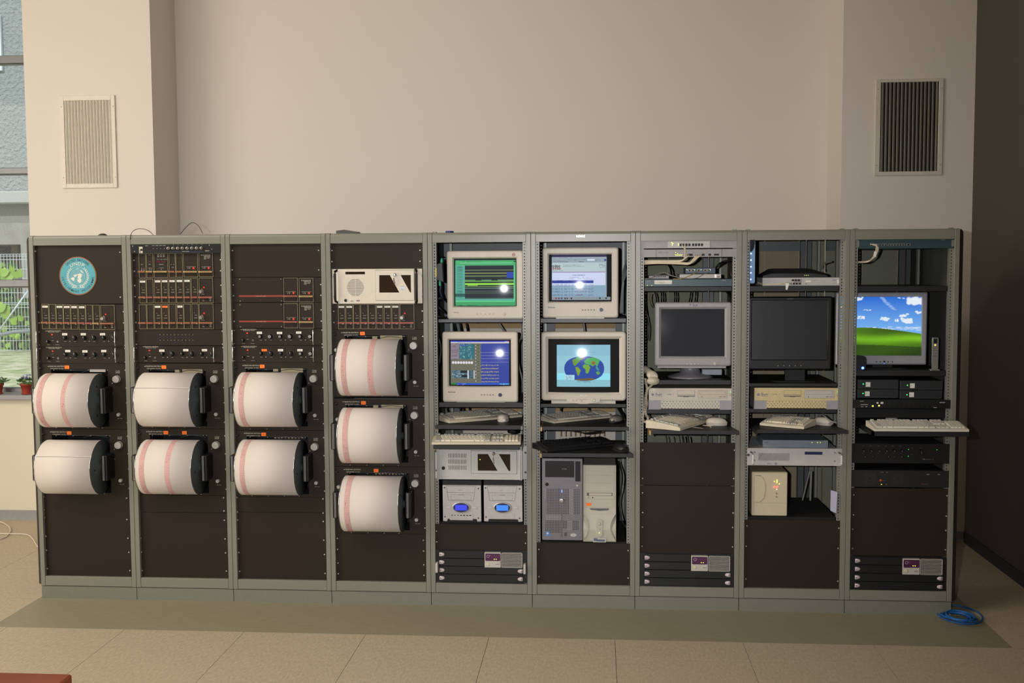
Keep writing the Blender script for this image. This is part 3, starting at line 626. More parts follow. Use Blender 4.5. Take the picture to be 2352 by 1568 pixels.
# ------------------------------------------------------------------ plug-in module chassis
def chassis(i, z, plate, edges, top, bot, bar, label, stick=(), orange=(), knob=True, bars=None, special=None, dark=()):
    a, b = XI(i); zt = rp(i, *z(*plate[0]), .02).z-.0005; zb_ = rp(i, *z(*plate[1]), .02).z+.0005
    t = thing('module_chassis', label, 'electronics', ((a+b)/2, .02, zb_), 'plug-in module chassis')
    M().box(a, b, .02, .024, zb_, zt).box(a+.02, b-.02, .024, .35, zb_+.005, zt-.005).build('face_plate', m_plate, t)
    q = M(); xs0, xs1 = a+.008, b-.008
    screws(q, [(x, zt-(zt-zb_)*f) for x in (xs0, xs1) for f in (.29, .73)]); q.build('screws', m_alu, t, kind='stuff')
    n = len(edges)
    for k, (e0, e1) in enumerate(edges):
        X0, X1 = rp(i, *z(e0, bar), .018).x+.0006, rp(i, *z(e1, bar), .018).x-.0006
        def yy(e, f): return e if not isinstance(e, tuple) else e[0]+(e[1]-e[0])*k/(n-1)
        Z1, Z0, ZB = rp(i, *z(e0, yy(top, 0)), .018).z, rp(i, *z(e0, yy(bot, 0)), .018).z, rp(i, *z(e0, yy(bar, 0) if isinstance(bar, tuple) else bar), .018).z
        hh = Z1-Z0; ww = X1-X0; e = .0022; m = M(); yp, yf = .0185, .0155
        m.box(X0+e, X1-e, yp, .02, Z0+e, Z1-e, 0)
        m.box(X0, X0+e, yf, .02, Z0, Z1, 1).box(X1-e, X1, yf, .02, Z0, Z1, 1).box(X0+e, X1-e, yf, .02, Z1-e, Z1, 1).box(X0+e, X1-e, yf, .02, Z0, Z0+e, 1)
        wide = ww > .045; y = yp-.0006; cx = (X0+X1)/2
        m.text('ON', cx-.0035, Z0+hh*.06, .0045, y, 2, w=.010)
        if k in dark: pass
        elif special and k in special: special[k](m, X0, X1, Z0, Z1, y)
        elif not wide:
            m.text('~gain', X0+ww*.38, Z1-hh*.46, .0032, y, 3, w=ww*.34); m.text('~position', X0+ww*.25, Z1-hh*.57, .0032, y, 3, w=ww*.5); m.rect(cx+.001, cx+.009, Z1-hh*.80, Z1-hh*.785, y, 3)
            m.disc(X0+ww*.3, Z1-hh*.36, y, .0013, 8, 3)
            m.cyl((cx+.003, yp, Z1-hh*.63), 'y', [(-.002, .0025), (0, .0025)], 8, 4)
        elif knob:
            m.text('POWER', X0+ww*.12, Z1-hh*.66, .0032, y, 3, w=ww*.24); m.rect(X0+ww*.17, X0+ww*.23, Z1-hh*.45, Z1-hh*.44, y, 3)
            m.cyl((X0+ww*.28, yp, Z0+hh*.16), 'y', [(-.004, .0035), (0, .004)], 10, 2); m.cyl((X0+ww*.5, yp, Z0+hh*.16), 'y', [(-.004, .0035), (0, .004)], 10, 4); m.disc(X0+ww*.77, Z0+hh*.16, y, .004, 12, 3, r2=.003)
            m.rect(X0+ww*.2, X0+ww*.34, Z0+hh*.085, Z0+hh*.10, y, 3); m.rect(X0+ww*.7, X0+ww*.84, Z0+hh*.085, Z0+hh*.10, y, 3)
        mod = m.build('plug_in_module', [m_plate, m_edge, m_redp, m_txt, m_black], t)
        if knob and wide and not (special and k in special):
            kx, kz = X0+ww*.16, Z1-hh*.545
            M().cyl((kx, yp, kz), 'y', [(-.020, .0075), (-.019, .0085), (-.003, .009), (-.002, .0125), (0, .0125)], 18).build('knob', m_alu if knob != 'none' else m_black, mod)
            M().ball((X0+ww*.34, yp-.001, Z1-hh*.375), .0034, 10).build('lamp', m_redled, mod)
        if k in stick or k in orange:
            s = M().box(X0+ww*.08, X1-ww*.15, yp-.0012, yp-.0003, Z1-hh*.145, Z1-hh*.065); s.text('~abcd', X0+ww*.18, Z1-hh*.12, .004, yp-.0016, 1, w=ww*.5)
            s.build('sticker', [m_orange if k in orange else m_sticker, m_txtd], mod)
        bm_ = m_bar if bars is None else {'o': m_bar, 'p': m_barp, 'y': m_bary}[bars[k]]
        s = M().box(X0+.001, X1-.001, -.002, .0055, ZB-.0045, ZB+.0035); s.box(X1-.005, X1-.002, .0055, .0185, ZB-.001, ZB+.0035, 1)
        s.text('~module', X0+ww*.2, ZB-.002, .003, -.0025, 2, w=ww*.6); s.build('pull_bar', [bm_, m_edge, m_redp], mod)
    return t, (a, b, zb_, zt)
ed = lambda l: [(l[k], l[k+1]) for k in range(0, len(l), 2)]
chassis(0, ca, ((1000, 78), (1000, 575)), ed([385,522,525,655,657,795,797,935,937,1075,1085,1222,1224,1360,1362,1497,1510,1782]), 80, 568, 437, 'plug-in module chassis below the round emblem, eight narrow modules', stick=(0, 2, 3, 4, 5), bars='oooooppyo')
def sp_clock(m, X0, X1, Z0, Z1, y):
    w, h = X1-X0, Z1-Z0
    for f in (.3, .5, .7): m.disc(X0+w*f, Z1-h*.12, y, .0048, 12, 3, r2=.0035); m.rect(X0+w*f-.001, X0+w*f+.001, Z1-h*.09, Z1-h*.06, y, 3)
    m.rect(X0+w*.2, X0+w*.8, Z1-h*.05, Z1-h*.045, y, 3)
    for a, b, s in ((.2, .36, 'DAYS'), (.44, .6, 'HOURS'), (.68, .9, 'MINUTES')): m.text(s, X0+w*a, Z1-h*.265, .003, y, 3, w=w*(b-a))
    m.box(X0+w*.14, X0+w*.88, y-.001, y, Z1-h*.40, Z1-h*.30, 4)
    m.text('208 14 37', X0+w*.17, Z1-h*.385, .009, y-.0015, 6, w=w*.68)
    m.text('SECONDS', X0+w*.35, Z1-h*.47, .004, y, 3, w=w*.32); m.rect(X0+w*.33, X0+w*.68, Z1-h*.6, Z1-h*.593, y, 3); m.disc(X0+w*.5, Z1-h*.65, y, .002, 8, 3)
def sp_disp(m, X0, X1, Z0, Z1, y):
    w, h = X1-X0, Z1-Z0
    m.text('CODE', X0+w*.3, Z1-h*.08, .003, y, 3, w=w*.3); m.box(X0+w*.1, X0+w*.9, y-.001, y, Z1-h*.40, Z1-h*.27, 4); m.text('88', X0+w*.3, Z1-h*.37, .007, y-.0015, 2, w=w*.4)
    m.text('SET', X0+w*.3, Z1-h*.46, .004, y, 3, w=w*.3); m.rect(X0+w*.2, X0+w*.75, Z1-h*.6, Z1-h*.59, y, 3); m.disc(X0+w*.35, Z1-h*.66, y, .0018, 8, 3); m.disc(X0+w*.65, Z1-h*.66, y, .0018, 8, 3)
def sp_jack(m, X0, X1, Z0, Z1, y):
    w, h = X1-X0, Z1-Z0
    m.text('SYNC', X0+w*.25, Z1-h*.46, .004, y, 3, w=w*.3)
    for f in (.33, .68): m.disc(X0+w*f, Z1-h*.67, y, .003, 10, 3, r2=.002); m.rect(X0+w*f-.003, X0+w*f+.003, Z1-h*.60, Z1-h*.59, y, 3)
def sp_fail(m, X0, X1, Z0, Z1, y):
    w, h = X1-X0, Z1-Z0; m.disc(X0+w*.3, Z1-h*.46, y, .0015, 8, 3); m.disc(X0+w*.7, Z1-h*.46, y, .0015, 8, 3); m.text('LOW', X0+w*.4, Z1-h*.60, .004, y, 3, w=w*.3)
def sp_pwr(m, X0, X1, Z0, Z1, y):
    w, h = X1-X0, Z1-Z0; m.rect(X0+w*.18, X0+w*.84, Z1-h*.575, Z1-h*.568, y, 3); m.disc(X0+w*.4, Z1-h*.63, y, .003, 10, 3, r2=.002)
    m.rect(X0+w*.24, X0+w*.31, Z1-h*.635, Z1-h*.625, y, 3); m.cyl((X0+w*.68, y, Z1-h*.63), 'y', [(-.003, .003), (0, .0045)], 10, 5)
def sp_logo(m, X0, X1, Z0, Z1, y):
    w, h = X1-X0, Z1-Z0; sp_pwr(m, X0, X1, Z0, Z1, y)
    m.text('TELEDYNE', X0+w*.26, Z1-h*.13, .0058, y, 3, w=w*.55); m.text('GEOTECH', X0+w*.35, Z1-h*.19, .0058, y, 3, w=w*.46); m.text('~timing system', X0+w*.35, Z1-h*.235, .0035, y, 3, w=w*.42); m.text('~ts400', X0+w*.35, Z1-h*.27, .0035, y, 3, w=w*.17)
    m.add([(X0+w*.12, y, Z1-h*.09), (X0+w*.23, y, Z1-h*.09), (X0+w*.23, y, Z1-h*.125)], [(0, 1, 2)], 3)
_tb = M.build
def build_special(self, name, mats, *a, **k):
    if name == 'plug_in_module': mats = list(mats)+[m_redled, led('digit_red', '90101a', 1.0)]
    return _tb(self, name, mats, *a, **k)
M.build = build_special
chassis(1, cb, ((1000, 325), (1000, 925)), ed([183,350,360,520,535,865,885,1040,1048,1210,1228,1565,1585,1920]), (345, 318), (935, 905), 775, 'top module chassis of the second rack, with a red digital time display', special={0: sp_jack, 1: sp_disp, 2: sp_clock, 3: sp_fail, 4: lambda *a: None, 5: sp_pwr, 6: sp_logo}, bars='oyyooyy', knob=False)
chassis(1, cb, ((1000, 928), (1000, 1535)), ed([195,360,362,525,545,710,712,875,885,1048,1055,1225,1235,1400,1410,1570,1590,1925]), (955, 925), (1530, 1525), 1385, 'middle module chassis of the second rack, six white stickers in its top row', stick=(0, 2, 3, 4, 5, 6), dark=(1,), bars='opooooopp')
chassis(1, c1, ((1500, 818), (1500, 1090)), ed([1192,1270,1271,1345,1348,1422,1424,1497,1500,1575,1580,1650,1652,1727,1735,1808,1810,1960]), (825, 818), 1085, 1018, 'lower module chassis of the second rack, with one orange sticker', stick=(2, 5), orange=(3,), dark=(0, 1, 4, 6), bars='opooooooo')
def redplate(t, q, i, z, x0, x1, y0, y1, ys, st):
    a = rp(i, *z(x0, y0), .019); b = rp(i, *z(x1, y1), .019); zs_ = rp(i, *z(x0, ys), .019).z
    m = M().box(a.x, b.x, .0175, .02, b.z, a.z); m.rect(a.x, b.x, zs_-.0045, zs_+.0035, .0172, 1); m.text('~custom wired module', (a.x+b.x)/2, zs_-.0025, .003, .0168, 2, w=.055, align='C'); m.text('WT', (a.x+b.x)/2, b.z+.008, .005, .0168, 1, w=.009, align='C')
    screws(m, [(a.x+.008, a.z-.008), (b.x-.008, a.z-.008), (a.x+.008, b.z+.006), (b.x-.008, b.z+.006)], .0175, .003, 3)
    m.build('striped_plate', [m_plate, m_redstripe, m_txt, m_alu], t, label='blank plate crossed by a red stripe')
t, r_ = chassis(2, c3, ((500, 540), (500, 805)), ed([665,820,830,985]), 540, 800, 735, 'upper module chassis of the third rack, two modules right of a red-striped plate', special={0: sp_pwr, 1: sp_logo}, bars='py', knob=False); redplate(t, r_, 2, c3, 188, 660, 545, 800, 741, 0)
t, r_ = chassis(2, c3, ((500, 808), (500, 1082)), ed([667,820,832,988]), 815, 1080, 1010, 'lower module chassis of the third rack, two modules right of a red-striped plate', special={0: sp_pwr, 1: sp_logo}, bars='py', knob=False); redplate(t, r_, 2, c3, 190, 662, 818, 1076, 1011, 0)
chassis(3, c3, ((1600, 806), (1600, 1080)), ed([1247,1325,1330,1410,1412,1487,1490,1570,1572,1655,1660,1735,1742,1822,1825,1908,1912,2070]), (812, 808), 1078, 1008, 'plug-in module chassis below the white industrial computer with a round grille', stick=(0, 1, 5, 6, 7), bars='ppppppppp')

# ------------------------------------------------------------------ amplifiers
def amp(i, z, a_, b_, label, big, small, stick, ori=()):
    F = Fc(i, z, a_, b_, .02); a, b = XI(i); zt, zb_ = F.z1-.0005, F.z0+.0005; w, h = b-a, zt-zb_
    t = thing('attenuator_unit', label, 'electronics', ((a+b)/2, .02, zb_), 'knob-fronted attenuator units')
    m = M().box(a, b, .02, .024, zb_, zt).box(a+.02, b-.02, .024, .3, zb_+.004, zt-.004); y = .0194
    X = lambda f: a+w*f; Z = lambda f: zt-h*f
    m.text('TELEDYNE GEOTECH', X(.103), Z(.075), .0052, y, 1, w=w*.158); m.add([(X(.083), y, Z(.04)), (X(.099), y, Z(.04)), (X(.099), y, Z(.075))], [(0, 1, 2)], 1); m.text('~attenuator model', X(.115), Z(.125), .003, y, 1, w=w*.125)
    for f in (.481, .705): m.rect(X(f)-.0003, X(f)+.0003, Z(.85), Z(.1), y, 2)
    for f in (.155, .165, .17): m.disc(X(f)-.002, Z(.44), y, .0008, 6, 1)
    m.rect(X(.152), X(.175), Z(.65), Z(.635), y, 1); m.disc(X(.22), Z(.70), y-.0004, .0048, 14, 3, r2=.003); m.text('~check', X(.195), Z(.9), .003, y, 1, w=.021); m.text('~cali', X(.1), Z(.9), .003, y, 1, w=.016)
    for f in (.306, .415, .527, .636, .748, .86):
        m.text('~gain', X(f)-.004, Z(.70), .003, y, 1, w=.012); m.disc(X(f)+.026*(1 if f in (.306, .527, .748) else 0)+.0001, Z(.68), y, .0022, 8, 1) if f in (.306, .527, .748) else None
        if f in (.415, .636, .86):
            for k in range(9):
                an = math.radians(-40+k*32.5); m.disc(X(f)+.0165*math.cos(an), Z(.47)+.0165*math.sin(an), y, .0008, 6, 1)
    m.build('face_plate', [m_plate, m_txt, m_black, m_alu], t)
    def knob(fx, fz, r, cap):
        q = M(); c = (X(fx), .02, Z(fz)); q.cyl(c, 'y', [(-.016, r*.72), (-.015, r*.8), (-.004, r*.86), (-.003, r), (0, r)], 20)
        q.box(c[0]-.0008, c[0]+.0008, .0035, .005, c[2], c[2]+r*.75, 1)
        if cap: q.cyl(c, 'y', [(-.0175, r*.55), (-.0155, r*.72)], 18, 2)
        q.build('knob', [m_black, m_txt, m_alu], t)
    for k, f in enumerate((.306, .527, .748)): knob(f, .47, .0105, k in small)
    for k, f in enumerate((.415, .636, .86)): knob(f, .47, .0135, k in big)
    knob(.112, .70, .0085, False)
    M().ball((X(.159), .0195, Z(.27)), .0036, 10).build('lamp', m_redled, t)
    for f in (.017, .906):
        q = M(); q.tube(spline([(X(f), .02, Z(.06)), (X(f), -.006, Z(.06)), (X(f), -.014, Z(.13)), (X(f), -.015, Z(.5)), (X(f), -.014, Z(.87)), (X(f), -.006, Z(.94)), (X(f), .02, Z(.94))], 5), .0032, 8); q.build('handle', m_chrome, t)
    for k, (fx, fz) in enumerate(stick):
        o = k in ori; M().box(X(fx)-.014, X(fx)+.014, .0182, .0192, Z(fz)-.006, Z(fz)+.006).text('~abc', X(fx)-.008, Z(fz)-.002, .004, .0178, 1, w=.016).build('sticker', [m_orange if o else m_sticker, m_txtd], t)
    q = M(); screws(q, [(x, Z(f)) for x in (a+.006, b-.006) for f in (.1, .93)]); q.build('screws', m_alu, t, kind='stuff')
amp(0, ca, (1000, 578), (1000.1, 903), 'upper of the two knob-fronted units in the leftmost rack', (), (), [(.306, .25), (.518, .25), (.737, .25)])
amp(0, ca, (1000, 903), (1000.1, 1230), 'lower of the two knob-fronted units in the leftmost rack', (), (), [(.334, .26), (.53, .28), (.745, .26)])
amp(1, c1, (1500, 1262), (1500.1, 1440), 'the single knob-fronted unit in the second rack', (), (), [(.30, .28), (.57, .25), (.78, .25)])
amp(2, c3, (500, 1085), (500.1, 1265), 'knob-fronted unit in the third rack whose six knobs all have silver caps', (0, 1, 2), (0, 1, 2), [(.295, .25), (.518, .26), (.73, .24)])
amp(2, c3, (500, 1267), (500.1, 1447), 'knob-fronted unit in the third rack with an orange sticker over its first knob', (2,), (2,), [(.345, .27), (.525, .27), (.74, .27)], ori=(0,))
# blue-marked patch panel in rack two
F = Fc(1, c1, (1130, 1092), (2020, 1260), .02); a, b = XI(1)
t = thing('jack_panel', 'blank-looking jack panel with two rows of tiny blue-marked test jacks', 'electronics', ((a+b)/2, .02, F.z0))
m = M().box(a, b, .02, .024, F.z0+.0005, F.z1-.0005).box(a+.02, b-.02, .024, .12, F.z0+.004, F.z1-.004); m_bluep = mat('blue_marking', '27407c', .7)
for k in range(10):
    for yv in (1145, 1203):
        x, z_ = F.pt(1407+k*38, yv); m.cyl((x, .02, z_), 'y', [(-.003, .0022), (0, .0028)], 8, 2)
    x, z_ = F.pt(1403+k*38, 1176); m.text('%02d' % (k+1), x, z_, .0045, .0194, 1, w=.006)
for s, u, v in (('CH', 1372, 1148), ('CAL', 1366, 1206), ('IN', 1556, 1122), ('OUT', 1550, 1234)): x, z_ = F.pt(u, v); m.text(s, x, z_, .005, .0194, 1)
m.build('face_plate', [m_plate, m_bluep, m_alu], t); q = M(); screws(q, [(a+.007, F.z1-.008), (b-.007, F.z1-.008), (a+.007, F.z0+.006), (b-.007, F.z0+.006)]); q.build('screws', m_alu, t, kind='stuff')
# black distribution unit at the top of rack two
F = Fc(1, cb, (30, 130), (2060, 320), .02); a, b = XI(1); y = -.006
t = thing('distribution_unit', 'thin black unit with eight round sockets at the top of the second rack', 'electronics', ((a+b)/2, .02, F.z0))
m = M().box(a, b, -.004, .0, F.z0, F.z1).box(a+.02, b-.02, 0, .3, F.z0+.001, F.z1-.001)
X = lambda v: F.pt(v, 0)[0]; Zf = lambda f: F.z1-(F.z1-F.z0)*f; y = -.0045
for k, s in enumerate(('~12v', '~gps', '~internal', '~external')): m.text(s, X(530+k*85), Zf(.18), .0035, y, 1, w=.015); m.cyl((X(563+k*85), -.004, Zf(.5)), 'y', [(-.003, .002), (0, .003)], 8, 2)
for k in range(8): m.text(str(k+1), X(915+k*110), Zf(.12), .004, y, 1)
m.text('~model', X(370), Zf(.2), .004, y, 1, w=.015); m.rect(X(925), X(1700), Zf(.88), Zf(.86), y, 3); m.text('~timing outputs', X(1230), Zf(.87), .005, y, 1, w=.038); m.text('~ts2100', X(1770), Zf(.82), .006, y, 1, w=.022)
m.rect(X(222), X(305), Zf(.98), Zf(.28), y, 1); m.text('E', X(235), Zf(.92), .017, y-.0006, 4, w=.008); m.disc(X(280), Zf(.62), y-.0006, .006, 12, 4)
m.build('case', [m_black, m_txt, m_alu, m_txtb, m_black], t, bev=.0)
for k in range(8): M().cyl((X(915+k*110), -.004, Zf(.47)), 'y', [(-.010, .0042), (-.010, .0065), (-.004, .007), (-.003, .009), (0, .009)], 16).build('socket', m_chrome, t)
q = M()
for x, f in ((X(80), .2), (X(120), .8), (X(1870), .15), (X(1925), .6)): q.cyl((x, -.004, Zf(f)), 'y', [(-.003, .003), (0, .004)], 8)
q.build('screws', m_alu, t, kind='stuff')

# ------------------------------------------------------------------ drum recorders
m_knobf = mat('turned_aluminium', 'bdbcb6', .35, .35, var=.10, scale=120); m_trim = mat('bright_trim', 'b8b6b0', .35, .3)
def ring_pts(cx, cy, cz, r, a0, a1, n): return [(cx, cy+r*math.sin(a), cz+r*math.cos(a)) for a in [a0+(a1-a0)*k/n for k in range(n+1)]]
def recorder(i, z, a_, b_, label, cx_px, cz_px, bands, seam=False, stick=(), leftknob=False, rod=False, half=False, extra=None, seed=1):
    """a_, b_: crop top and bottom of the face plate; cx_px: crop x of paper's left/right ends where they meet the top; cz_px: crop y of drum's top and bottom"""
    rnd = random.Random(seed)
    a, b = XI(i); zt = rp(i, *z(cx_px[0], a_), .02).z-.0005; zb_ = rp(i, *z(cx_px[0], b_), .02).z+.0005
    w, h = b-a, zt-zb_; CYD = -.018; R = .143
    # the drum's centre: the visible top and bottom are tangents, so take their mean on the axis plane
    pt, pb = rp(i, *z(sum(cx_px)/2, cz_px[0]), CYD), rp(i, *z(sum(cx_px)/2, cz_px[1]), CYD); ZC = (pt.z+pb.z)/2; R = (pt.z-pb.z)/2*.985
    L0, L1 = rp(i, *z(cx_px[0], cz_px[0]), CYD+.03).x, rp(i, *z(cx_px[1], cz_px[0]), CYD+.03).x
    t = thing('drum_recorder', label, 'recorder', ((a+b)/2, .02, zb_), 'drum chart recorders')
    ox0, ox1 = L0+.008, L1+.030; oz0, oz1 = ZC-R-.004, zt-.030
    m = M().box(a, b, .02, .024, oz1, zt).box(a, b, .02, .024, zb_, oz0).box(a, ox0, .02, .024, oz0, oz1).box(ox1, b, .02, .024, oz0, oz1)
    yt = .0194; X = lambda f: a+w*f; Z = lambda f: zt-h*f
    m.text('TELEDYNE GEOTECH', X(.112), Z(.052), .0062, yt, 1, w=w*.172); m.add([(X(.093), yt, Z(.04)), (X(.108), yt, Z(.04)), (X(.108), yt, Z(.052))], [(0, 1, 2)], 1); m.text('HELICORDER / RV 301B', X(.126), Z(.086), .0045, yt, 1, w=w*.152)
    for f in (.165, .36, .56, .74): m.disc(X(f), Z(.085 if f > .5 else .09)-.004, yt, .0022, 8, 2)
    for f in (.17, .355, .535, .70): m.cyl((X(f), .02, zb_+.006), 'y', [(-.002, .002), (0, .0028)], 8, 2)
    m.cyl((X(.78), .02, oz1-.005), 'y', [(-.002, .002), (0, .0028)], 8, 2)
    for k in range(3): m.text(('~car riage', '~position', '~set')[k], X(.895), Z(.115+k*.016), .0033, yt, 1, w=.024, align='C')
    m.text('~pen lift', X(.905), Z(.84), .0033, yt, 1, w=.026, align='C')
    m.build('face_plate', [m_plate, m_txt, m_alu], t)
    M().box(ox0, ox1, .20, .204, oz0, oz1, 0).box(ox0, ox1, .024, .2, oz0-.002, oz0, 0).box(ox0, ox1, .024, .2, oz1, oz1+.002, 0).box(ox0-.002, ox0, .024, .2, oz0, oz1, 0).box(ox1, ox1+.002, .024, .2, oz0, oz1, 0).build('drum_well', m_blackm, t)
    # mechanism seen in the slot over the drum
    q = M(); q.cyl((ox0, .055, oz1-.008), 'x', [(0, .004), (ox1-ox0, .004)], 8, 0)
    if extra == 'card': q.box(ox0+.55*(ox1-ox0), ox1-.03, .05, .06, oz1-.024, oz1-.001, 1); q.box(ox0+.42*(ox1-ox0), ox0+.5*(ox1-ox0), .05, .07, oz1-.02, oz1-.006, 1)
    elif extra == 'spring':
        for k in range(9): q.cyl((ox0+(.42+.055*k)*(ox1-ox0), .06, oz1-.012), 'x', [(0, .007), (.011, .007)], 10, 1)
    elif extra == 'strip': q.box(ox0+.66*(ox1-ox0), ox1-.02, .035, .04, oz1-.016, oz1-.002, 2)
    q.tube(spline([(ox0+.5*(ox1-ox0), .05, oz1-.02), (ox0+.7*(ox1-ox0), .045, oz1-.008), (ox1-.02, .05, oz1-.018)], 6), .0015, 5, 0)
    q.build('pen_carriage', [m_steel, mat('beige_card', 'b5a684', .7), m_paper], t)
    # drum
    n = 64; m = M(); PR = .0012
    m.cyl((L0, CYD, ZC), 'x', [(0, R-.004), (L1-L0, R-.004)], n, 0)
    m.cyl((L0-.004, CYD, ZC), 'x', [(0, R-.002), (.001, R), (.004, R+.0004), (.004, R-.006)], n, 0)
    m.cyl((L1, CYD, ZC), 'x', [(0, R-.006), (0, R+.0004), (.0015, R), (.0022, R-.002)], n, 0)
    dr = m.build('drum', m_chrome, t)
    for x, s in ((L1+.0022, 1), (L0-.0042, -1)):
        m = M(); m.cyl((x, CYD, ZC), 'x', [(0, R-.002), (s*.0016, R-.0025), (s*.0016, .02), (s*.012, .018), (s*.012, .006)], n, 0)
        for k in range(3): an = k*2.1+.6+seed; m.cyl((x+s*.0016, CYD+math.sin(an)*R*.62, ZC+math.cos(an)*R*.62), 'x', [(0, .006), (s*.001, .0055)], 12, 1)
        m.build('drum_end', [mat('drum_end_grey', '3c4242', .5), m_black], dr)
    m = M(); m.cyl((L0+.001, CYD, ZC), 'x', [(0, R-.004), (0, R), (L1-L0-.002, R), (L1-L0-.002, R-.004)], n, 0, cap=False)
    SA = -1.02                                  # where the two paper ends meet (angle from the top towards the room)
    if seam:
        L = lambda r_: [(x, CYD+r_*math.sin(aa), ZC+r_*math.cos(aa)) for aa in (SA-.006, SA+.004) for x in (L0+.002, L1-.002)]
        v = L(R+.0008); m.add(v, [(0, 1, 3, 2)], 1); v = [(x, CYD+(R+.0015)*math.sin(aa), ZC+(R+.0015)*math.cos(aa)) for aa in (SA+.004, SA+.022) for x in (L0+.002, L1-.002)]; m.add(v, [(0, 1, 3, 2)], 0)
    m.build('chart_paper', [m_paper, mat('paper_edge_shadow', '7a736c', .8)], dr)
    for (f0, f1, dens) in bands:
        x0, x1 = L0+(L1-L0)*f0, L0+(L1-L0)*f1; m = M(); rr = R+.0006
        vs = [(x, CYD+rr*math.sin(2*pi*k/n), ZC+rr*math.cos(2*pi*k/n)) for k in range(n) for x in (x0, x1)]
        m.add(vs, [(2*k, 2*k+1, (2*k+3) % (2*n), (2*k+2) % (2*n)) for k in range(n)], 0, True)
        ncol = int((x1-x0)/.0042); N = 180
        for c in range(ncol):                   # fine vertical traces
            xc = x0+(c+.5)*(x1-x0)/ncol; wv = .00022
            vs = []; fs = []
            for k in range(0, 97): aa = -2.6+4.2*k/96*.75; vs += [(xc-wv+rnd.uniform(-1, 1)*.0004, CYD+(rr+.0003)*math.sin(aa), ZC+(rr+.0003)*math.cos(aa)), (xc+wv, CYD+(rr+.0003)*math.sin(aa), ZC+(rr+.0003)*math.cos(aa))]
            fs = [(2*k, 2*k+1, 2*k+3, 2*k+2) for k in range(96)]; m.add(vs, fs, 1)
        for k in range(int(48*dens)):           # ticks across the band
            aa = -2.7+k*2.9/(48*dens)+rnd.uniform(-.008, .008); da = .0035; xa, xb = x0+(x1-x0)*rnd.choice((0, 0, .45)), x1
            m.add([(x, CYD+(rr+.0005)*math.sin(q_), ZC+(rr+.0005)*math.cos(q_)) for q_ in (aa-da, aa+da) for x in (xa, xb)], [(0, 1, 3, 2)], 1)
        for k in range(int(6*dens)):            # events
            aa = rnd.uniform(-2.4, -.5); xc = rnd.uniform(x0, x1)*.5+(x0+x1)*.25; da = rnd.uniform(.02, .07)
            m.add([(xc+dx, CYD+(rr+.0006)*math.sin(q_), ZC+(rr+.0006)*math.cos(q_)) for dx, q_ in ((0, aa-da*.7), (.0009, aa), (0, aa+da*.7), (-.0009, aa))], [(0, 1, 2, 3)], 2)
        m.build('ink_band', [m_pink, m_ink, mat('dark_ink', '8a2838', .8)], dr)
    # bearing brackets both sides
    def bracket(x0, w_, name, y1=.02, y0=-.075):
        m = M(); z0, z1 = ZC-.065, ZC+.072
        m.box(x0, x0+w_, y0, y1, z0, z1, 0); o = m.build(name, m_black, t, bev=.006, seg=2)
        M().box(x0+w_*.3, x0+w_*.3+.0018, y0-.0025, y0, z0+.004, z1-.004).box(x0+w_*.3+.0055, x0+w_*.3+.0075, y0-.0025, y0, z0+.004, z1-.004).build('chrome_edge', m_trim, o)
        return o
    bracket(L1+.022, .034, 'bearing_bracket'); bracket(L0-.052, .034, 'bearing_bracket', -.002, -.085)
    # knobs
    M().cyl((X(.885), .02, Z(.235)), 'y', [(-.0205, .0175), (-.019, .0187), (-.004, .0187), (-.003, .0197), (0, .0197)], 36, sm=False).build('carriage_knob', m_knobf, t)
    M().cyl((X(.895), .02, Z(.775)), 'y', [(-.014, .0085), (-.0125, .0095), (0, .0098)], 24, sm=False).build('pen_knob', m_knobf, t)
    if leftknob: M().cyl((X(.04), .02, Z(.30)), 'y', [(-.014, .0085), (-.0125, .0095), (0, .0098)], 24, sm=False).build('gain_knob', m_knobf, t)
    M().cyl((X(.025), .02, Z(.07)), 'y', [(-.003, .003), (-.003, .0075), (0, .0085)], 16, 0).cyl((X(.022), .02, Z(.07)), 'y', [(-.014, .002), (0, .0022)], 8, 1).build('power_switch', [m_black, m_chrome], t)
    q = M(); screws(q, [(x, Z(f)) for x in (b-.007,) for f in (.10, .37, .60, .90)]); screws(q, [(X(.83), Z(f)) for f in (.30, .45)], r=.003); q.build('screws', m_alu, t, kind='stuff')
    for k, fx in enumerate(stick):
        fz = .055; M().box(X(fx)-.0125, X(fx)+.0125, .0178, .019, Z(fz)-.0095, Z(fz)+.0085).text('~abc', X(fx)-.007, Z(fz)-.003, .005, .0174, 1, w=.014).build('sticker', [m_orange, mat('sticker_print', 'b04a10', .7)], t)
    return t
recorder(0, c2, 52, 695, 'upper drum recorder of the leftmost rack, two pink bands on its paper', (255, 760), (145, 680), [(.055, .15, 1.2), (.50, .58, .9)], stick=(.318,), extra='strip', seed=1)
recorder(0, c2, 697, 1342, 'lower drum recorder of the leftmost rack, plain paper with a horizontal seam', (262, 778), (803, 1338), [], seam=True, stick=(.318,), seed=2)
recorder(1, c2, 58, 705, 'upper drum recorder of the second rack, plain paper with a horizontal seam', (1195, 1715), (150, 692), [], seam=True, stick=(.318,), extra='card', seed=3)
recorder(1, c2, 707, 1368, 'lower drum recorder of the second rack, two orange stickers above its drum', (1210, 1735), (820, 1362), [(.065, .155, 1.2), (.53, .62, .9)], stick=(.32, .53), seed=4)
recorder(2, c4, 50, 605, 'upper drum recorder of the third rack, one pink band at the left', (190, 655), (128, 580), [(.08, .165, 1.0)], stick=(.318,), leftknob=True, extra='card', seed=5)
recorder(2, c4, 607, 1152, 'lower drum recorder of the third rack, one pink band at the left', (198, 665), (683, 1137), [(.085, .165, 1.0)], stick=(.318,), leftknob=True, extra='spring', seed=6)
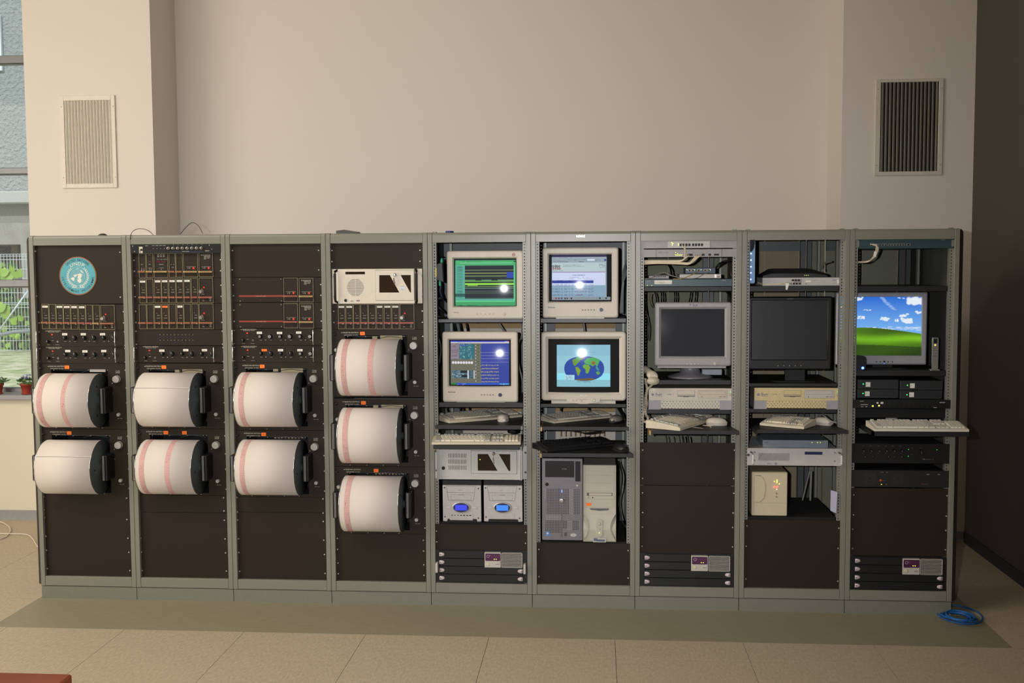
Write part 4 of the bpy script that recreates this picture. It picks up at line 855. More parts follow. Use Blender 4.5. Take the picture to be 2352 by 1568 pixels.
recorder(3, c3, 1083, 1803, 'top drum recorder of the fourth rack, two pink bands on its paper', (1300, 1925), (1180, 1793), [(.085, .17, 1.3), (.53, .625, 1.3)], stick=(.328,), leftknob=True, extra='card', seed=7)
recorder(3, c4, 339, 896, 'middle drum recorder of the fourth rack, one pink band at the left', (1015, 1493), (412, 873), [(.085, .175, 1.2)], stick=(.328,), leftknob=True, extra='card', seed=8)
recorder(3, c4, 898, 1455, 'bottom drum recorder of the fourth rack, one pink band at the left', (1030, 1505), (977, 1436), [(.085, .175, 1.0)], stick=(.456,), leftknob=True, extra='spring', seed=9)
# ================================================================== monitors
def monitor(i, z, o, s_, y, dep, name, label, cat, im, mats, rad=.012, bulge=.008, back='crt', es=1.0, rec=.010, dish=.006, rough=.06, base=None, arch=0.0, lip=.0):
    """o: outer bezel crop rect, s_: glass crop rect"""
    pa, pb = rp(i, *z(o[0], o[1]), y), rp(i, *z(o[2], o[3]), y); qa, qb = rp(i, *z(s_[0], s_[1]), y), rp(i, *z(s_[2], s_[3]), y)
    x0, x1, z0, z1 = pa.x, pb.x, pb.z, pa.z; sx0, sx1, sz0, sz1 = qa.x, qb.x, qb.z, qa.z
    t = thing(name, label, cat, ((x0+x1)/2, y+dep*.5, base if base is not None else z0-.004))
    cx, cz = (x0+x1)/2, (z0+z1)/2
    def A(loop):                                # slight arch of the top and bottom edges
        return [(a, b, c+(arch*(1-((a-cx)/((x1-x0)/2))**2) if c > cz else -arch*(1-((a-cx)/((x1-x0)/2))**2))) for a, b, c in loop]
    e = .0025
    L = [rrect(sx0, sx1, sz0, sz1, .002, y+rec+.012), rrect(sx0, sx1, sz0, sz1, .002, y+rec), rrect(sx0-dish, sx1+dish, sz0-dish, sz1+dish, .003, y+.0015), rrect(sx0-dish-.001, sx1+dish+.001, sz0-dish-.001, sz1+dish+.001, .004, y),
         A(rrect(x0+.008, x1-.008, z0+.008, z1-.008, rad*.8, y+.0005)), A(rrect(x0+.002, x1-.002, z0+.002, z1-.002, rad, y+.004)), A(rrect(x0, x1, z0, z1, rad, y+.010)), A(rrect(x0, x1, z0, z1, rad, y+.028)), A(rrect(x0+.002, x1-.002, z0+.002, z1-.002, rad, y+.031))]
    M().loft(L, 0, False, False).build('bezel', mats[0], t)
    if back == 'crt':
        w, h = x1-x0, z1-z0; LL = []
        for f, k in ((0, .985), (.10, .97), (.45, .86), (.8, .66), (.97, .60), (1, .56)):
            yy = y+.031+(dep-.031)*f; d = (1-k)/2; LL.append(rrect(x0+w*d, x1-w*d, z0+h*d*.7, z1-h*d*1.1, rad*1.5, yy))
        M().loft(LL).build('rear_housing', mats[1], t)
    else:
        M().loft([rrect(x0+.003, x1-.003, z0+.003, z1-.003, rad, y+.031), rrect(x0+.02, x1-.02, z0+.03, z1-.02, rad, y+dep)]).build('rear_housing', mats[1], t)
    screen('screen', im, sx0, sx1, sz0, sz1, y+rec+.002, bulge, t, es, rough)
    return t, Fc(i, z, (o[0], o[1]), (o[2], o[3]), y)
def btns(F, t, pts, r, m, y, name='button', d=.002):
    for u, v in pts:
        x, z_ = F.pt(u, v); M().cyl((x, y, z_), 'y', [(-d, r*.8), (-d*.6, r), (0, r)], 14).build(name, m, t)
m_btn = mat('button_cream', 'bdb4a4', .5); m_btng = mat('button_grey', '8c877e', .5); m_navy = mat('navy_button', '1c2450', .4)
m_creamr = mat('cream_rear', '96907f', .5); m_greyr = mat('grey_rear', '3c3c3e', .6)
# --- green seismogram screen
im = Im(430, 500, 1480, 1295, 200, 150, '10251c'); im.rect(450, 515, 1462, 1285, '4fae6f')
im.rect(450, 515, 770, 530, '35384f').rect(770, 515, 1462, 530, '2d3a40').rect(1425, 540, 1465, 560, '173026'); im.scribble(570, 546, 900, 558, '1f4a38', 12, .7).scribble(520, 590, 700, 600, '2c7a50', 10, .6)
im.rect(520, 568, 1400, 582, '7fd39a').rect(450, 610, 615, 1195, '5aa894').rect(450, 1085, 615, 1135, '2c5f58').rect(615, 615, 1435, 1170, '253036')
y = 640
while y < 1175: im.rect(480, y, 500+random.random()*20, y+6, '33534f').rect(515, y, 570, y+6, '2f4f4c'); y += 24
for k in range(40): yy = 622+k*13.7; im.rect(615, yy, 1435, yy+5, '141a20').rect(615, yy+6, 1435, yy+9, '47525a')
for yy, c in ((690, '8fae5a'), (740, 'a2a860'), (788, '8fae6a'), (855, '8edc8c'), (873, '7fc95a'), (966, '8fbf6a'), (992, '6fae8a'), (1040, '5c7a6a'), (1066, '6a8a6a'), (1150, '4e6060')): im.rect(615, yy, 1435, yy+8, c)
im.rect(790, 855, 890, 864, '2a3a34').rect(1060, 855, 1165, 864, '2a3a34').rect(615, 910, 1435, 938, '8fd84a').rect(660, 938, 830, 950, '9fe05a').rect(1318, 730, 1430, 830, '2f4aa8')
im.rect(1435, 615, 1450, 1205, '6fd08c').rect(1450, 560, 1463, 1285, '4aa070').rect(450, 1170, 1435, 1200, '57a894').rect(450, 1200, 1450, 1222, '5ec98c').rect(450, 1222, 1462, 1285, '479e66').scribble(460, 1268, 1000, 1280, '235a44', 10, .6)
t, F = monitor(4, c5, (312, 372, 1600, 1508), (430, 500, 1480, 1295), .055, .36, 'crt_monitor', 'cream tube monitor showing green lines, a red round sticker on its corner', 'monitor', im, [m_cream, m_creamr], arch=.004, bulge=.009)
m = M(); x, z_ = F.pt(420, 1405); m.text('DAEWOO', x, z_, .0052, .0548, 0, w=.029); m.build('lettering', [m_txtd], t)
btns(F, t, [(815, 1422), (873, 1422), (950, 1422), (1025, 1422), (1087, 1422)], .0042, m_btn, .0555); btns(F, t, [(1272, 1422)], .008, m_btn, .0555)
x, z_ = F.pt(1437, 442); M().cyl((x, .0545, z_), 'y', [(0, .0085), (.001, .0085)], 24, 0).disc(x, z_, .0542, .0065, 20, 1, r2=.005).disc(x, z_, .0541, .002, 12, 1).rect(x-.0008, x+.0008, z_-.004, z_+.001, .054, 1).build('round_sticker', [mat('dark_red_sticker', '8e2638', .5), mat('sticker_white', 'd8c4b8', .5)], t)
# --- lower left: blue and olive screen
im = Im(282, 290, 1128, 920, 200, 150, '0a0c10'); im.rect(305, 308, 1103, 905, '6a6a5c').rect(305, 308, 1103, 324, '3d4ac0').rect(305, 324, 1103, 342, 'c9c6cc').scribble(310, 328, 600, 336, '6a6a8a', 9, .7).rect(1045, 310, 1080, 322, '7f8ae0').rect(1083, 310, 1101, 322, 'c86a5a')
im.rect(720, 345, 1103, 880, '36459a').rect(308, 347, 418, 556, '9a8a98').rect(420, 347, 522, 556, '2f6a78').rect(524, 347, 628, 556, '2f6a78').rect(420, 356, 522, 372, '3a4cb0')
im.scribble(312, 350, 414, 552, '2c2830', 10, .95).scribble(424, 350, 500, 552, '9ac4c8', 14, .35).scribble(528, 350, 600, 552, '9ac4c8', 14, .35)
for k in range(8): im.ell(338+k*37, 601, 17, 19, 'd8d4dc')
im.rect(318, 705, 630, 815, '3b5a68').scribble(322, 710, 530, 812, 'a9c0c4', 12, .7).scribble(560, 710, 612, 812, '8fa8b0', 12, .5).rect(440, 712, 530, 740, '23262c').rect(450, 770, 530, 800, '23262c').rect(535, 705, 551, 818, 'd4d0dc').rect(619, 705, 634, 818, 'd4d0dc')
for k in range(12): im.ell(650, 370+k*43.7, 5, 6, 'ece8e0').rect(660, 366+k*43.7, 700, 373+k*43.7, '4c4c44')
for yy in (461, 505, 548, 594): im.rect(720, yy, 1095, yy+4, '8f8ec0')
for k in range(6):
    for x in np.arange(720, 962, 4.2): im.rect(x, 632+k*44.5+random.uniform(-7, 7), x+4.2, 640+k*44.5+random.uniform(-3, 7), 'a8a072', .8)
im.rect(305, 880, 1103, 905, '2f55c0').rect(305, 880, 380, 905, '2f7a3a').rect(970, 882, 1103, 905, '3f8ad0').scribble(390, 886, 520, 900, '9ab0e8', 12, .4).scribble(980, 886, 1090, 900, 'cfe0f0', 12, .4)
t, F = monitor(4, c6, (192, 182, 1225, 1140), (282, 290, 1128, 920), .055, .36, 'crt_monitor', 'cream tube monitor with blue and olive panes, lower monitor of the middle rack', 'monitor', im, [m_cream, m_greyr], arch=.0015, bulge=.009)
m = M(); x, z_ = F.pt(272, 1010); m.text('Belinea', x, z_, .0085, .0548, 0, w=.036); m.build('lettering', [m_txtd], t)
btns(F, t, [(726, 1037), (765, 1037), (804, 1037), (844, 1037), (882, 1037)], .0042, m_btng, .0555); btns(F, t, [(980, 1037)], .0095, m_navy, .0555, d=.004)
x0, z0 = F.pt(385, 1142); x1, z1 = F.pt(1040, 1152); M().box(x0, x1, .058, .14, z1, z0+.003).build('foot', m_cream, t)
# --- rack six top: browser page
im = Im(318, 398, 1280, 1118, 200, 150, '0d0f14'); im.rect(362, 400, 1205, 436, '34344f').rect(362, 436, 1205, 1060, '9aa9b2')
im.scribble(380, 444, 690, 456, '4a4a55', 13, .7).rect(905, 470, 1018, 492, 'dbe6f0').rect(1165, 468, 1198, 500, '3a4a9c').scribble(380, 468, 900, 492, '6f7d88', 10, .5).scribble(370, 506, 850, 518, '3c4a58', 13, .8).scribble(1030, 474, 1140, 496, '39508c', 12, .5)
im.rect(366, 524, 1186, 662, 'b9cbce').rect(366, 662, 1186, 672, '8a6a9c').rect(366, 672, 1186, 870, 'cfd8f4').rect(366, 870, 1186, 1045, '8aa8c0').rect(1186, 524, 1205, 1045, '99a4ac')
for c, xs in (('3a3a3e', (382, 415, 445, 478)), ('8a4a4a', (385, 420, 455, 485))):
    for x in xs: im.ell(x, 578 if c == '3a3a3e' else 612, 15, 16, c).ell(x, 578 if c == '3a3a3e' else 612, 6, 7, 'b9cbce')
im.rect(420, 548, 426, 600, '3a3a3e')
im.scribble(535, 556, 820, 566, '2f3a44', 11, .95).scribble(535, 576, 860, 586, '2f3a44', 11, .95).scribble(1090, 540, 1180, 600, '50606a', 14, .6).scribble(372, 644, 540, 652, '5a6a70', 9, .7)
im.scribble(680, 712, 876, 726, '23283c', 15, 1).scribble(632, 744, 925, 750, '5a6480', 8, .9).scribble(625, 768, 990, 775, '5a6480', 8, .8).rect(366, 790, 1003, 836, '2f3c98').scribble(380, 795, 990, 806, '8a98d0', 12, .5)
for x0_, x1_ in ((370, 485), (497, 535), (555, 600), (620, 640), (665, 700), (712, 900), (925, 1000)): im.scribble(x0_, 845, x1_, 1040, '4a5a74' if x0_ != 712 else '6a4a6a', 13, .75, .45)
for yy in (880, 930, 980): im.rect(366, yy, 1003, yy+20, 'a4bace', .35)
im.rect(362, 1045, 1260, 1092, '8b949c').rect(362, 1092, 1260, 1096, '5a6068')
for x, c in ((425, 'a02c2c'), (470, '4a4a6a'), (512, '3a4a8c'), (565, '3f4448'), (600, '52525c'), (660, '2a2a2e'), (1100, '2c3430'), (1195, '3a3c40')): im.rect(x-12, 1055, x+12, 1082, c)
t, F = monitor(5, c8, (218, 290, 1382, 1368), (318, 398, 1280, 1118), .05, .36, 'crt_monitor', 'cream tube monitor showing a white and blue web page with tables', 'monitor', im, [m_cream, m_creamr], arch=.003, bulge=.009, es=.95)
m = M(); x, z_ = F.pt(306, 1215); m.text('Belinea', x, z_, .0085, .0498, 0, w=.036); m.build('lettering', [m_txtb], t)
btns(F, t, [(833, 1245), (876, 1245), (921, 1245), (966, 1245), (1011, 1245)], .0042, m_btng, .0505); btns(F, t, [(1119, 1243)], .0092, m_navy, .0505, d=.004)
x0, z0 = F.pt(425, 1366); x1, z1 = F.pt(1165, 1378); M().box(x0, x1, .053, .14, z1, z0+.003).build('foot', m_cream, t)
# --- rack six lower: world map
im = Im(228, 187, 1042, 797, 216, 162, '0a0b0b'); im.rect(325, 254, 942, 733, '8fc4d4').rect(325, 254, 942, 380, '86b8cc').rect(325, 580, 942, 655, '8fdcec').rect(325, 655, 942, 733, '86bccb')
im.scribble(590, 336, 765, 346, '2a4048', 11, .95).scribble(580, 378, 790, 382, '4a6a78', 5, .6)
d = (np.abs((im.X-641)/228)**2.3+np.abs((im.Y-525)/140)**2.3) < 1
im.a[d] = lin('2b4a9e'); d &= ~((im.X < 530) & (im.Y > 597))
for c, pol in (('5f9a3c', [(505, 425), (560, 400), (600, 410), (590, 440), (560, 470), (540, 495), (525, 490), (510, 460)]), ('3f9a7c', [(548, 390), (640, 390), (600, 430), (560, 400)]), ('7a9a3a', [(540, 505), (575, 510), (602, 545), (590, 580), (575, 612), (562, 590), (545, 540)]),
               ('6fa83c', [(625, 490), (640, 478), (690, 480), (712, 510), (695, 560), (680, 585), (660, 575), (655, 530), (628, 515)]), ('4fa860', [(640, 440), (680, 405), (760, 395), (820, 430), (800, 480), (790, 505), (770, 480), (740, 500), (700, 480), (650, 470)]),
               ('9a7a3a', [(720, 455), (745, 435), (775, 455), (760, 485), (735, 485)]), ('5fa04a', [(775, 565), (800, 555), (825, 570), (810, 595), (785, 590)]), ('3f9a8a', [(770, 500), (790, 505), (815, 540), (800, 550), (778, 530)]), ('8a6a3a', [(600, 398), (630, 398), (620, 425), (605, 420)]),
               ('6f5a34', [(530, 650), (620, 640), (700, 632), (770, 640), (750, 662), (540, 664)])): im.poly(pol, c, d)
im.ell(745, 462, 22, 18, '8a4a2a', .8, 1).ell(690, 540, 14, 24, 'a8883a', .6, 1).ell(520, 455, 10, 30, '9a6a3a', .7, 1).ell(575, 550, 14, 18, '8fae3a', .6, 1).ell(700, 430, 50, 14, '4aae5a', .7, 1)
nse = rng.random(im.a.shape[:2])[..., None]*.25+.87; im.a[d] = (im.a*nse)[d]
im.rect(415, 598, 528, 655, 'a8d8e4').scribble(430, 608, 510, 650, '4a6a78', 12, .6).scribble(560, 670, 760, 680, '3f6a7a', 9, .6)
t, F = monitor(5, c9, (148, 104, 1120, 893), (228, 187, 1042, 797), .05, .36, 'crt_monitor', 'cream tube monitor showing a coloured world map', 'monitor', im, [m_cream, m_greyr], rad=.016, bulge=.009, dish=.012)
m = M(); x, z_ = F.pt(592, 842); m.text('PHILIPS', x, z_, .0075, .0496, 0, w=.036, align='L'); m.build('lettering', [mat('silver_print', 'e8e6e0', .4)], t)
xa, za = F.pt(440, 850); xb, zb_ = F.pt(820, 928); m = M(); n = 16; L0 = []; L1 = []
for k in range(n+1): f = k/n; L0.append((xa+(xb-xa)*f, za-.004-.012*math.sin(pi*f)**2)); L1.append((xb-(xb-xa)*f, zb_+.012-.012*math.sin(pi*f)**1))
m.prism(L0+L1, .048, .06); m.build('control_strip', m_cream, t)
btns(F, t, [(512, 888), (545, 888), (607, 895)], .0045, m_btn, .048); btns(F, t, [(751, 884)], .009, m_btn, .048); x, z_ = F.pt(757, 888); M().ball((x, .0455, z_), .002, 8).build('lamp', led('green_small', '9fffa0', 1.5), t)
x0, z0 = F.pt(262, 893); x1, z1 = F.pt(1000, 928); M().box(x0, x1, .062, .2, z1, z0+.004).build('foot', m_cream, t)
# --- grey switched-off monitor
m_sun = mat('monitor_lilac_grey', '999596', .42)
im = Im(0, 0, 1, 1, 12, 9, '2a2b30')  # switched-off tube: the glass's grey tone is painted as a faint glow
t, F = monitor(6, c11, (258, 795, 1068, 1480), (328, 868, 998, 1374), .05, .40, 'crt_monitor', 'grey tube monitor, switched off, on a swivel foot below the routers', 'monitor', im, [m_sun, m_greyr], rad=.012, bulge=.004, dish=.01, base=rp(6, *c12(1000, 335), .05).z, es=.6)
m = M(); x, z_ = F.pt(656, 836); m.text('Sun', x, z_, .011, .0496, 0, w=.026)
for a in (0, 90, 180, 270):
    x, z_ = F.pt(633, 821)
    for k in (0, 1): c, s = math.cos(math.radians(a)), math.sin(math.radians(a)); m.add([(x+c*p-s*q, .0496, z_+s*p+c*q) for p, q in ((.0006+k*.0025, .0006), (.0020+k*.0025, .0006), (.0042, .0032+.0*k), (.0028, .0042))], [(0, 1, 2, 3)])
m.build('lettering', [m_txtb], t)
btns(F, t, [(605, 1456), (648, 1456), (684, 1456), (728, 1456)], .004, m_btn, .0505); btns(F, t, [(896, 1452)], .0085, m_btn, .0505)
x, _z = F.pt(660, 0); zb0 = rp(6, *c12(1000, 335), .05).z; zm = F.z0
M().cyl((x, .19, zb0), 'z', [(0, .11), (.004, .118), (.012, .105), (.026, .055), (zm-zb0-.012, .045), (zm-zb0+.01, .07)], 32).build('swivel_foot', mat('foot_grey', '77757a', .4), t)
x0, z0 = F.pt(290, 1480); x1, z1 = F.pt(1015, 1502); M().box(x0, x1, .062, .3, z1, z0+.004).build('chin', m_sun, t)
# --- black flat monitor
im = Im(0, 0, 1, 1, 12, 9, '040404'); m_lcdb = mat('monitor_black', '101112', .5)
t, F = monitor(7, c13, (120, 745, 985, 1520), (160, 785, 940, 1410), .10, .07, 'flat_monitor', 'large black flat monitor, switched off, in the rack second from right', 'monitor', im, [m_lcdb, m_black], rad=.006, bulge=0, back='lcd', rec=.004, dish=.003, es=.3, base=rp(7, *c14(600, 100), .1).z, rough=.35)
m = M(); x, z_ = F.pt(522, 772); m.text('~belinea', x, z_, .004, .0996, 0, w=.032); m.build('lettering', [m_greycab], t)
btns(F, t, [(435+k*59, 1474) for k in range(5)], .003, m_btng, .1005)
xa, _ = F.pt(620, 0); zb0 = rp(7, *c14(600, 90), .1).z
M().box(xa-.05, xa+.05, .13, .15, zb0, F.z0+.15).loft([rrect(xa-.13, xa+.13, .06-.05, .27-.05, .04, 0)]*1 and [[(a, c+.04, zb0) for a, b, c in rrect(xa-.13, xa+.13, .05, .22, .05, 0)], [(a, c+.04, zb0+.012) for a, b, c in rrect(xa-.125, xa+.125, .055, .215, .05, 0)]]).build('stand', m_black, t)
# --- flat monitor with hill
im = Im(-40, 702, 752, 1278, 220, 160, '2f78d8')
f = np.clip((im.Y-702)/330, 0, 1)[..., None]; im.a = (1-f)*np.array(lin('2368cf'))+f*np.array(lin('74b0ee'))
def cloud(cx, cy, rx, ry, n, k=.9):
    for _ in range(n): im.ell(cx+random.uniform(-rx, rx), cy+random.uniform(-ry, ry)*.6, rx*random.uniform(.25, .5), ry*random.uniform(.3, .6), 'e4ecf6', k, .8)
for a in ((160, 720, 45, 22, 14), (700, 745, 70, 45, 40), (405, 920, 36, 24, 18), (585, 885, 40, 20, 14), (610, 938, 48, 34, 26), (525, 938, 22, 20, 10), (178, 905, 34, 20, 12), (225, 831, 22, 8, 6), (265, 831, 14, 10, 5), (725, 856, 34, 20, 12), (40, 800, 60, 30, 14), (560, 715, 30, 10, 5)): cloud(*a)
for k in range(30): im.ell(370+k*4.2+random.uniform(-14, 14), 708+k*4.2, 22, 7, 'b4d0f0', .35, 1)
for k in range(60): im.ell(random.uniform(240, 750), random.uniform(992, 1012)+max(0, (random.random()*20)), random.uniform(10, 40), random.uniform(3, 8), 'dfe8f4', .5, 1)
hx = im.X; hill = 1004+np.where(hx > 250, ((hx-250)/500)**1.35*62, ((250-hx)/290)**2*16)
mh = im.Y > hill; gy = np.clip((im.Y-hill)/(1278-hill), 0, 1)
wv = np.sin((im.X*.006)+im.Y*.02)*.15+rng.random(im.X.shape)*.12
g = (np.exp(-((gy-.33-.1*np.sin(im.X*.006))/.16)**2)*.55+.22+wv*.5)*np.where(gy > .62, .42, 1.0)
grn = np.stack([g*.22, g*.58, g*.015], -1); im.a[mh] = grn[mh]
im.ell(700, 1058, 50, 9, '4a6fae', .7, .6) if False else None
m_silver = mat('silver_plastic', 'a3a3aa', .4, .2)
t, F = monitor(8, c15, (-60, 657, 805, 1372), (-40, 702, 752, 1278), .10, .07, 'flat_monitor', 'silver flat monitor showing a green hill under a blue sky', 'monitor', im, [m_silver, m_greyr], rad=.006, bulge=0, back='lcd', rec=.004, dish=.002, base=rp(8, *c15(600, 1425), .1).z, rough=.3, es=1.0)
btns(F, t, [(330, 1341), (367, 1341), (441, 1341), (479, 1341)], .003, m_black, .1005); btns(F, t, [(404, 1340)], .005, m_black, .1005)
x, z_ = F.pt(403, 1358); M().ball((x, .099, z_), .0018, 8).build('lamp', m_blueled, t)
xa, _ = F.pt(400, 0); zb0 = rp(8, *c15(600, 1425), .1).z
M().box(xa-.05, xa+.05, .13, .15, zb0, F.z0+.15).loft([[(a, c+.04, zb0) for a, b, c in rrect(xa-.14, xa+.14, .05, .22, .05, 0)], [(a, c+.04, zb0+.012) for a, b, c in rrect(xa-.135, xa+.135, .055, .215, .05, 0)]]).build('stand', m_black, t)

# ================================================================== shelves and trays
m_shelfg = mat('shelf_grey', '5b5d63', .5, var=.05); m_shelfb = mat('shelf_black', '17181a', .5, var=.06)
shelf(4, c5, (800, 1512), (800, 1562), .045, m=m_shelfg); shelf(4, c6, (800, 1142), (800, 1204), .04, m=m_shelfb)
shelf(4, c7, (400, 880), (400, 897), .025, m=m_blackm)
shelf(5, c8, (800, 1377), (800, 1437), .045, m=m_shelfg); shelf(5, c9, (800, 929), (800, 964), .04, m=m_shelfb); shelf(5, c10, (600, 858), (600, 871), .025, m=m_blackm)
SZ7 = shelf(6, c11, (600, 634), (600, 678), .035, m=m_shelfb); SM7 = shelf(6, c12, (1000, 335), (1000, 410), .035, m=m_shelfb); SS7 = shelf(6, c12, (1000, 848), (1000, 940), .035, m=m_shelfb)
SZ8 = shelf(7, c13, (600, 634), (600, 690), .035, m=m_shelfb); SM8 = shelf(7, c14, (600, 92), (600, 120), .035, m=m_shelfb); SS8 = shelf(7, c14, (600, 352), (600, 392), .035, m=m_shelfb)
SU8 = shelf(7, c14, (600, 1462), (600, 1492), .025, m=m_blackm)
shelf(8, c15, (600, 600), (600, 650), .035, m=m_shelfb); SM9 = shelf(8, c15, (600, 1428), (600, 1480), .035, m=m_shelfb); SB9 = shelf(8, c16, (600, 416), (600, 530), .035, m=m_blackm)
m_brass = mat('yellow_passivated_runner', 'b08a4e', .4, .5)
def tray(i, z, tl, tr, bot, yf, dep, label, m=None, runner=True):
    a, b = rp(i, *z(*tl), yf), rp(i, *z(*tr), yf); z1 = (a.z+b.z)/2; z0 = rp(i, *z(tl[0], bot), yf).z
    x0, x1 = i*P+PW+.024, (i+1)*P-PW-.024; o = M()
    bx0, bx1 = max(a.x, x0) if yf > -.1 else a.x, b.x
    o.hexa([(a.x, yf, z0), (b.x, yf, z0), (b.x, yf+.003, z0), (a.x, yf+.003, z0), (a.x, yf, z1), (b.x, yf, z1), (b.x, yf+.003, z1), (a.x, yf+.003, z1)])
    xa, xb = max(a.x, x0), min(b.x, x1)
    o.hexa([(a.x, yf+.003, z1-.004), (b.x, yf+.003, z1-.004), (xb, .0, z1-.004), (xa, .0, z1-.004), (a.x, yf+.003, z1), (b.x, yf+.003, z1), (xb, .0, z1), (xa, .0, z1)])
    o.box(xa, xb, 0, yf+dep, z1-.004, z1)
    t = o.build('keyboard_tray', m or m_shelfb, RACK[i], label=label)
    if runner:
        for x, s in ((xa, -1), (xb, 1)):
            M().box(x, x+s*.008, max(yf, -.16)+.004, .3, z1-.024, z1-.004).build('tray_runner', (m_brass if i < 7 else m_black) if s < 0 else m_rail, t)
    return z1
TA5 = tray(4, c6, (100, 1447), (1262, 1447), 1498, -.03, .38, 'upper keyboard tray'); TB5 = tray(4, c7, (50, 183), (845, 183), 215, -.12, .38, 'lower keyboard tray')
TA6 = tray(5, c9, (155, 1188), (1146, 1188), 1226, -.03, .38, 'upper keyboard tray'); TB6 = tray(5, c9, (150, 1490), (1192, 1490), 1530, -.14, .42, 'lower keyboard tray')
T7 = tray(6, c12, (360, 1246), (1940, 1246), 1308, -.14, .45, 'keyboard tray'); T8 = tray(7, cf, (400, 497), (2180, 497), 565, -.12, .42, 'keyboard tray'); T9 = tray(8, c16, (390, 702), (1560, 714), 765, -.22, .5, 'keyboard tray')

# ================================================================== keyboards and mice
m_keyc = mat('keys_cream', 'd8cfba', .5, var=.05); m_keyg = mat('keys_grey', 'a8a69c', .5); m_kb = mat('keyboard_cream', 'cfc5ae', .5)
m_kblack = mat('keyboard_black', '1b1b1d', .4); m_keyb = mat('keys_black', '202022', .35)
def keyboard(i, z, fl, fr, zt, label, mats, depth=.155, th=(.014, .03), arc=0., maxl=None, lift=.002):
    a, b = rz(i, *z(*fl), zt+.004), rz(i, *z(*fr), zt+.004); d = b-a; d.z = 0; Lg = d.length
    if maxl: Lg = maxl
    rot = math.atan2(d.y, d.x); t = thing('keyboard', label, 'keyboard', (a.x, a.y, zt+lift), 'keyboards on the trays', rot=rot)
    h0, h1 = th; w = Lg; D = depth
    L = [[(x, 0, 0), (x, D, 0), (x, D, h1), (x, D-.03, h1), (x, .012, h0), (x, 0, h0*.75)] for x in (0, w)]
    if arc:
        L = []
        for k in range(9): f = k/8; s = arc*(1-(2*f-1)**2); x = w*f; L.append([(x, -s, 0), (x, D, 0), (x, D, h1), (x, D-.03, h1), (x, .012-s, h0), (x, -s, h0*.75)])
    M().loft(L).build('case', mats[0], t, bev=.0025, seg=2, local=True)
    sl = (h1-h0)/(D-.042)
    groups = [(.015, .655*w, 14, 5), (.675*w, .80*w, 3, 4), (.82*w, w-.014, 4, 5)]
    m = M(); y0, y1 = .018, D-.045; rh = (y1-y0)/5
    def key(x0, x1, ya, yb, mi):
        za, zb_ = h0+sl*(ya-.012), h0+sl*(yb-.012); e = .0008; q = .0022; kh = .0075
        m.hexa([(x0+e, ya+e, za), (x1-e, ya+e, za), (x1-e, yb-e, zb_), (x0+e, yb-e, zb_), (x0+q, ya+q, za+kh), (x1-q, ya+q, za+kh), (x1-q, yb-q*.5, zb_+kh), (x0+q, yb-q*.5, zb_+kh)], mi)
    for g, (gx0, gx1, n, rows) in enumerate(groups):
        for r in range(5):
            if g == 1 and r == 2: continue
            ya, yb = y0+rh*r, y0+rh*(r+1)
            if g == 0 and r == 0: ed_ = [0, 1.5, 2.5, 4, 10, 11.5, 12.5, 14]
            elif g == 0: ed_ = [0, 1+.25*(4-r)]+[1+.25*(4-r)+k for k in range(1, 12)]+[14]
            elif g == 1 and r == 1: ed_ = [1, 2]
            else: ed_ = list(range(n+1))
            for k in range(len(ed_)-1): key(gx0+(gx1-gx0)*ed_[k]/n, gx0+(gx1-gx0)*ed_[k+1]/n, ya, yb, 2 if (g == 0 and k in (0, len(ed_)-2)) or g == 1 else 1)
    yf = y1+.010; 
    for a_, n in ((.015, 1), (.11*w, 4), (.30*w, 4), (.49*w, 4), (.675*w, 3)):
        for k in range(n): key(a_+k*.0185, a_+(k+1)*.0185, yf, min(yf+.016, D-.006), 2)
    m.build('keys', [mats[0], mats[1], mats[2]], t, local=True, kind='stuff')
    return t
def mouse(i, z, c, zt, label, m1, m2, rot=0, s=1.0, name='computer_mouse', split=True):
    p = rz(i, *z(*c), zt); t = thing(name, label, 'mouse', (p.x, p.y, zt+.001), 'computer mice on the trays', rot=rot)
    def L(k, h, dx=0): return [(k*.031*s*math.cos(a)*(1+.12*math.sin(a)), k*.054*s*math.sin(a)+dx, h) for a in [2*pi*j/24 for j in range(24)]]
    M().loft([L(.96, 0), L(1, .004), L(1, .010)]).build('lower_shell', m2, t, local=True)
    M().loft([L(1, .010), L(1.0, .014), L(.96, .022, .001), L(.84, .030, .002), L(.6, .036, .003), L(.3, .0385, .004)], sm=True).build('upper_shell', m1, t, local=True)
    q = M(); q.box(-.0006, .0006, -.053*s, -.012*s, .0, .0385); M().box(-.0155*s, .0155*s, -.0535*s, -.0525*s, .006, .018).build('buttons', m2, t, local=True)
    return t
keyboard(4, c6, (290, 1418), (1283, 1330), TA5, 'cream keyboard beside a round-fronted mouse, upper tray of the middle rack', [m_kb, m_keyc, m_keyg], arc=.012)
mouse(4, c6, (1022, 1392), TA5+.0, 'cream mouse beside the keyboard on the middle rack\'s upper tray', m_cream, m_cream)
keyboard(4, c7, (35, 172), (850, 172), TB5, 'cream keyboard right above the light grey computer with upright vent slots', [m_kb, m_keyc, m_keyg])
mouse(4, c7, (780, 62), TB5, 'black mouse half hidden behind the lower keyboard of the middle rack', m_black, m_blackm)
keyboard(5, c9, (290, 1148), (985, 1078), TA6, 'cream keyboard lying aslant below the world map monitor', [m_kb, m_keyc, m_keyg], th=(.012, .026))
mouse(5, c9, (1000, 1140), TA6, 'silver mouse below the world map monitor', mat('mouse_silver', 'b8b4ac', .25, .6), m_black, rot=-.4)
keyboard(5, c9, (210, 1480), (1010, 1400), TB6, 'black keyboard on the tray above the two tower computers', [m_kblack, m_keyb, m_keyb])
mouse(5, c9, (1060, 1460), TB6, 'black mouse beside the black keyboard', m_kblack, m_blackm, rot=.3, s=1.15)
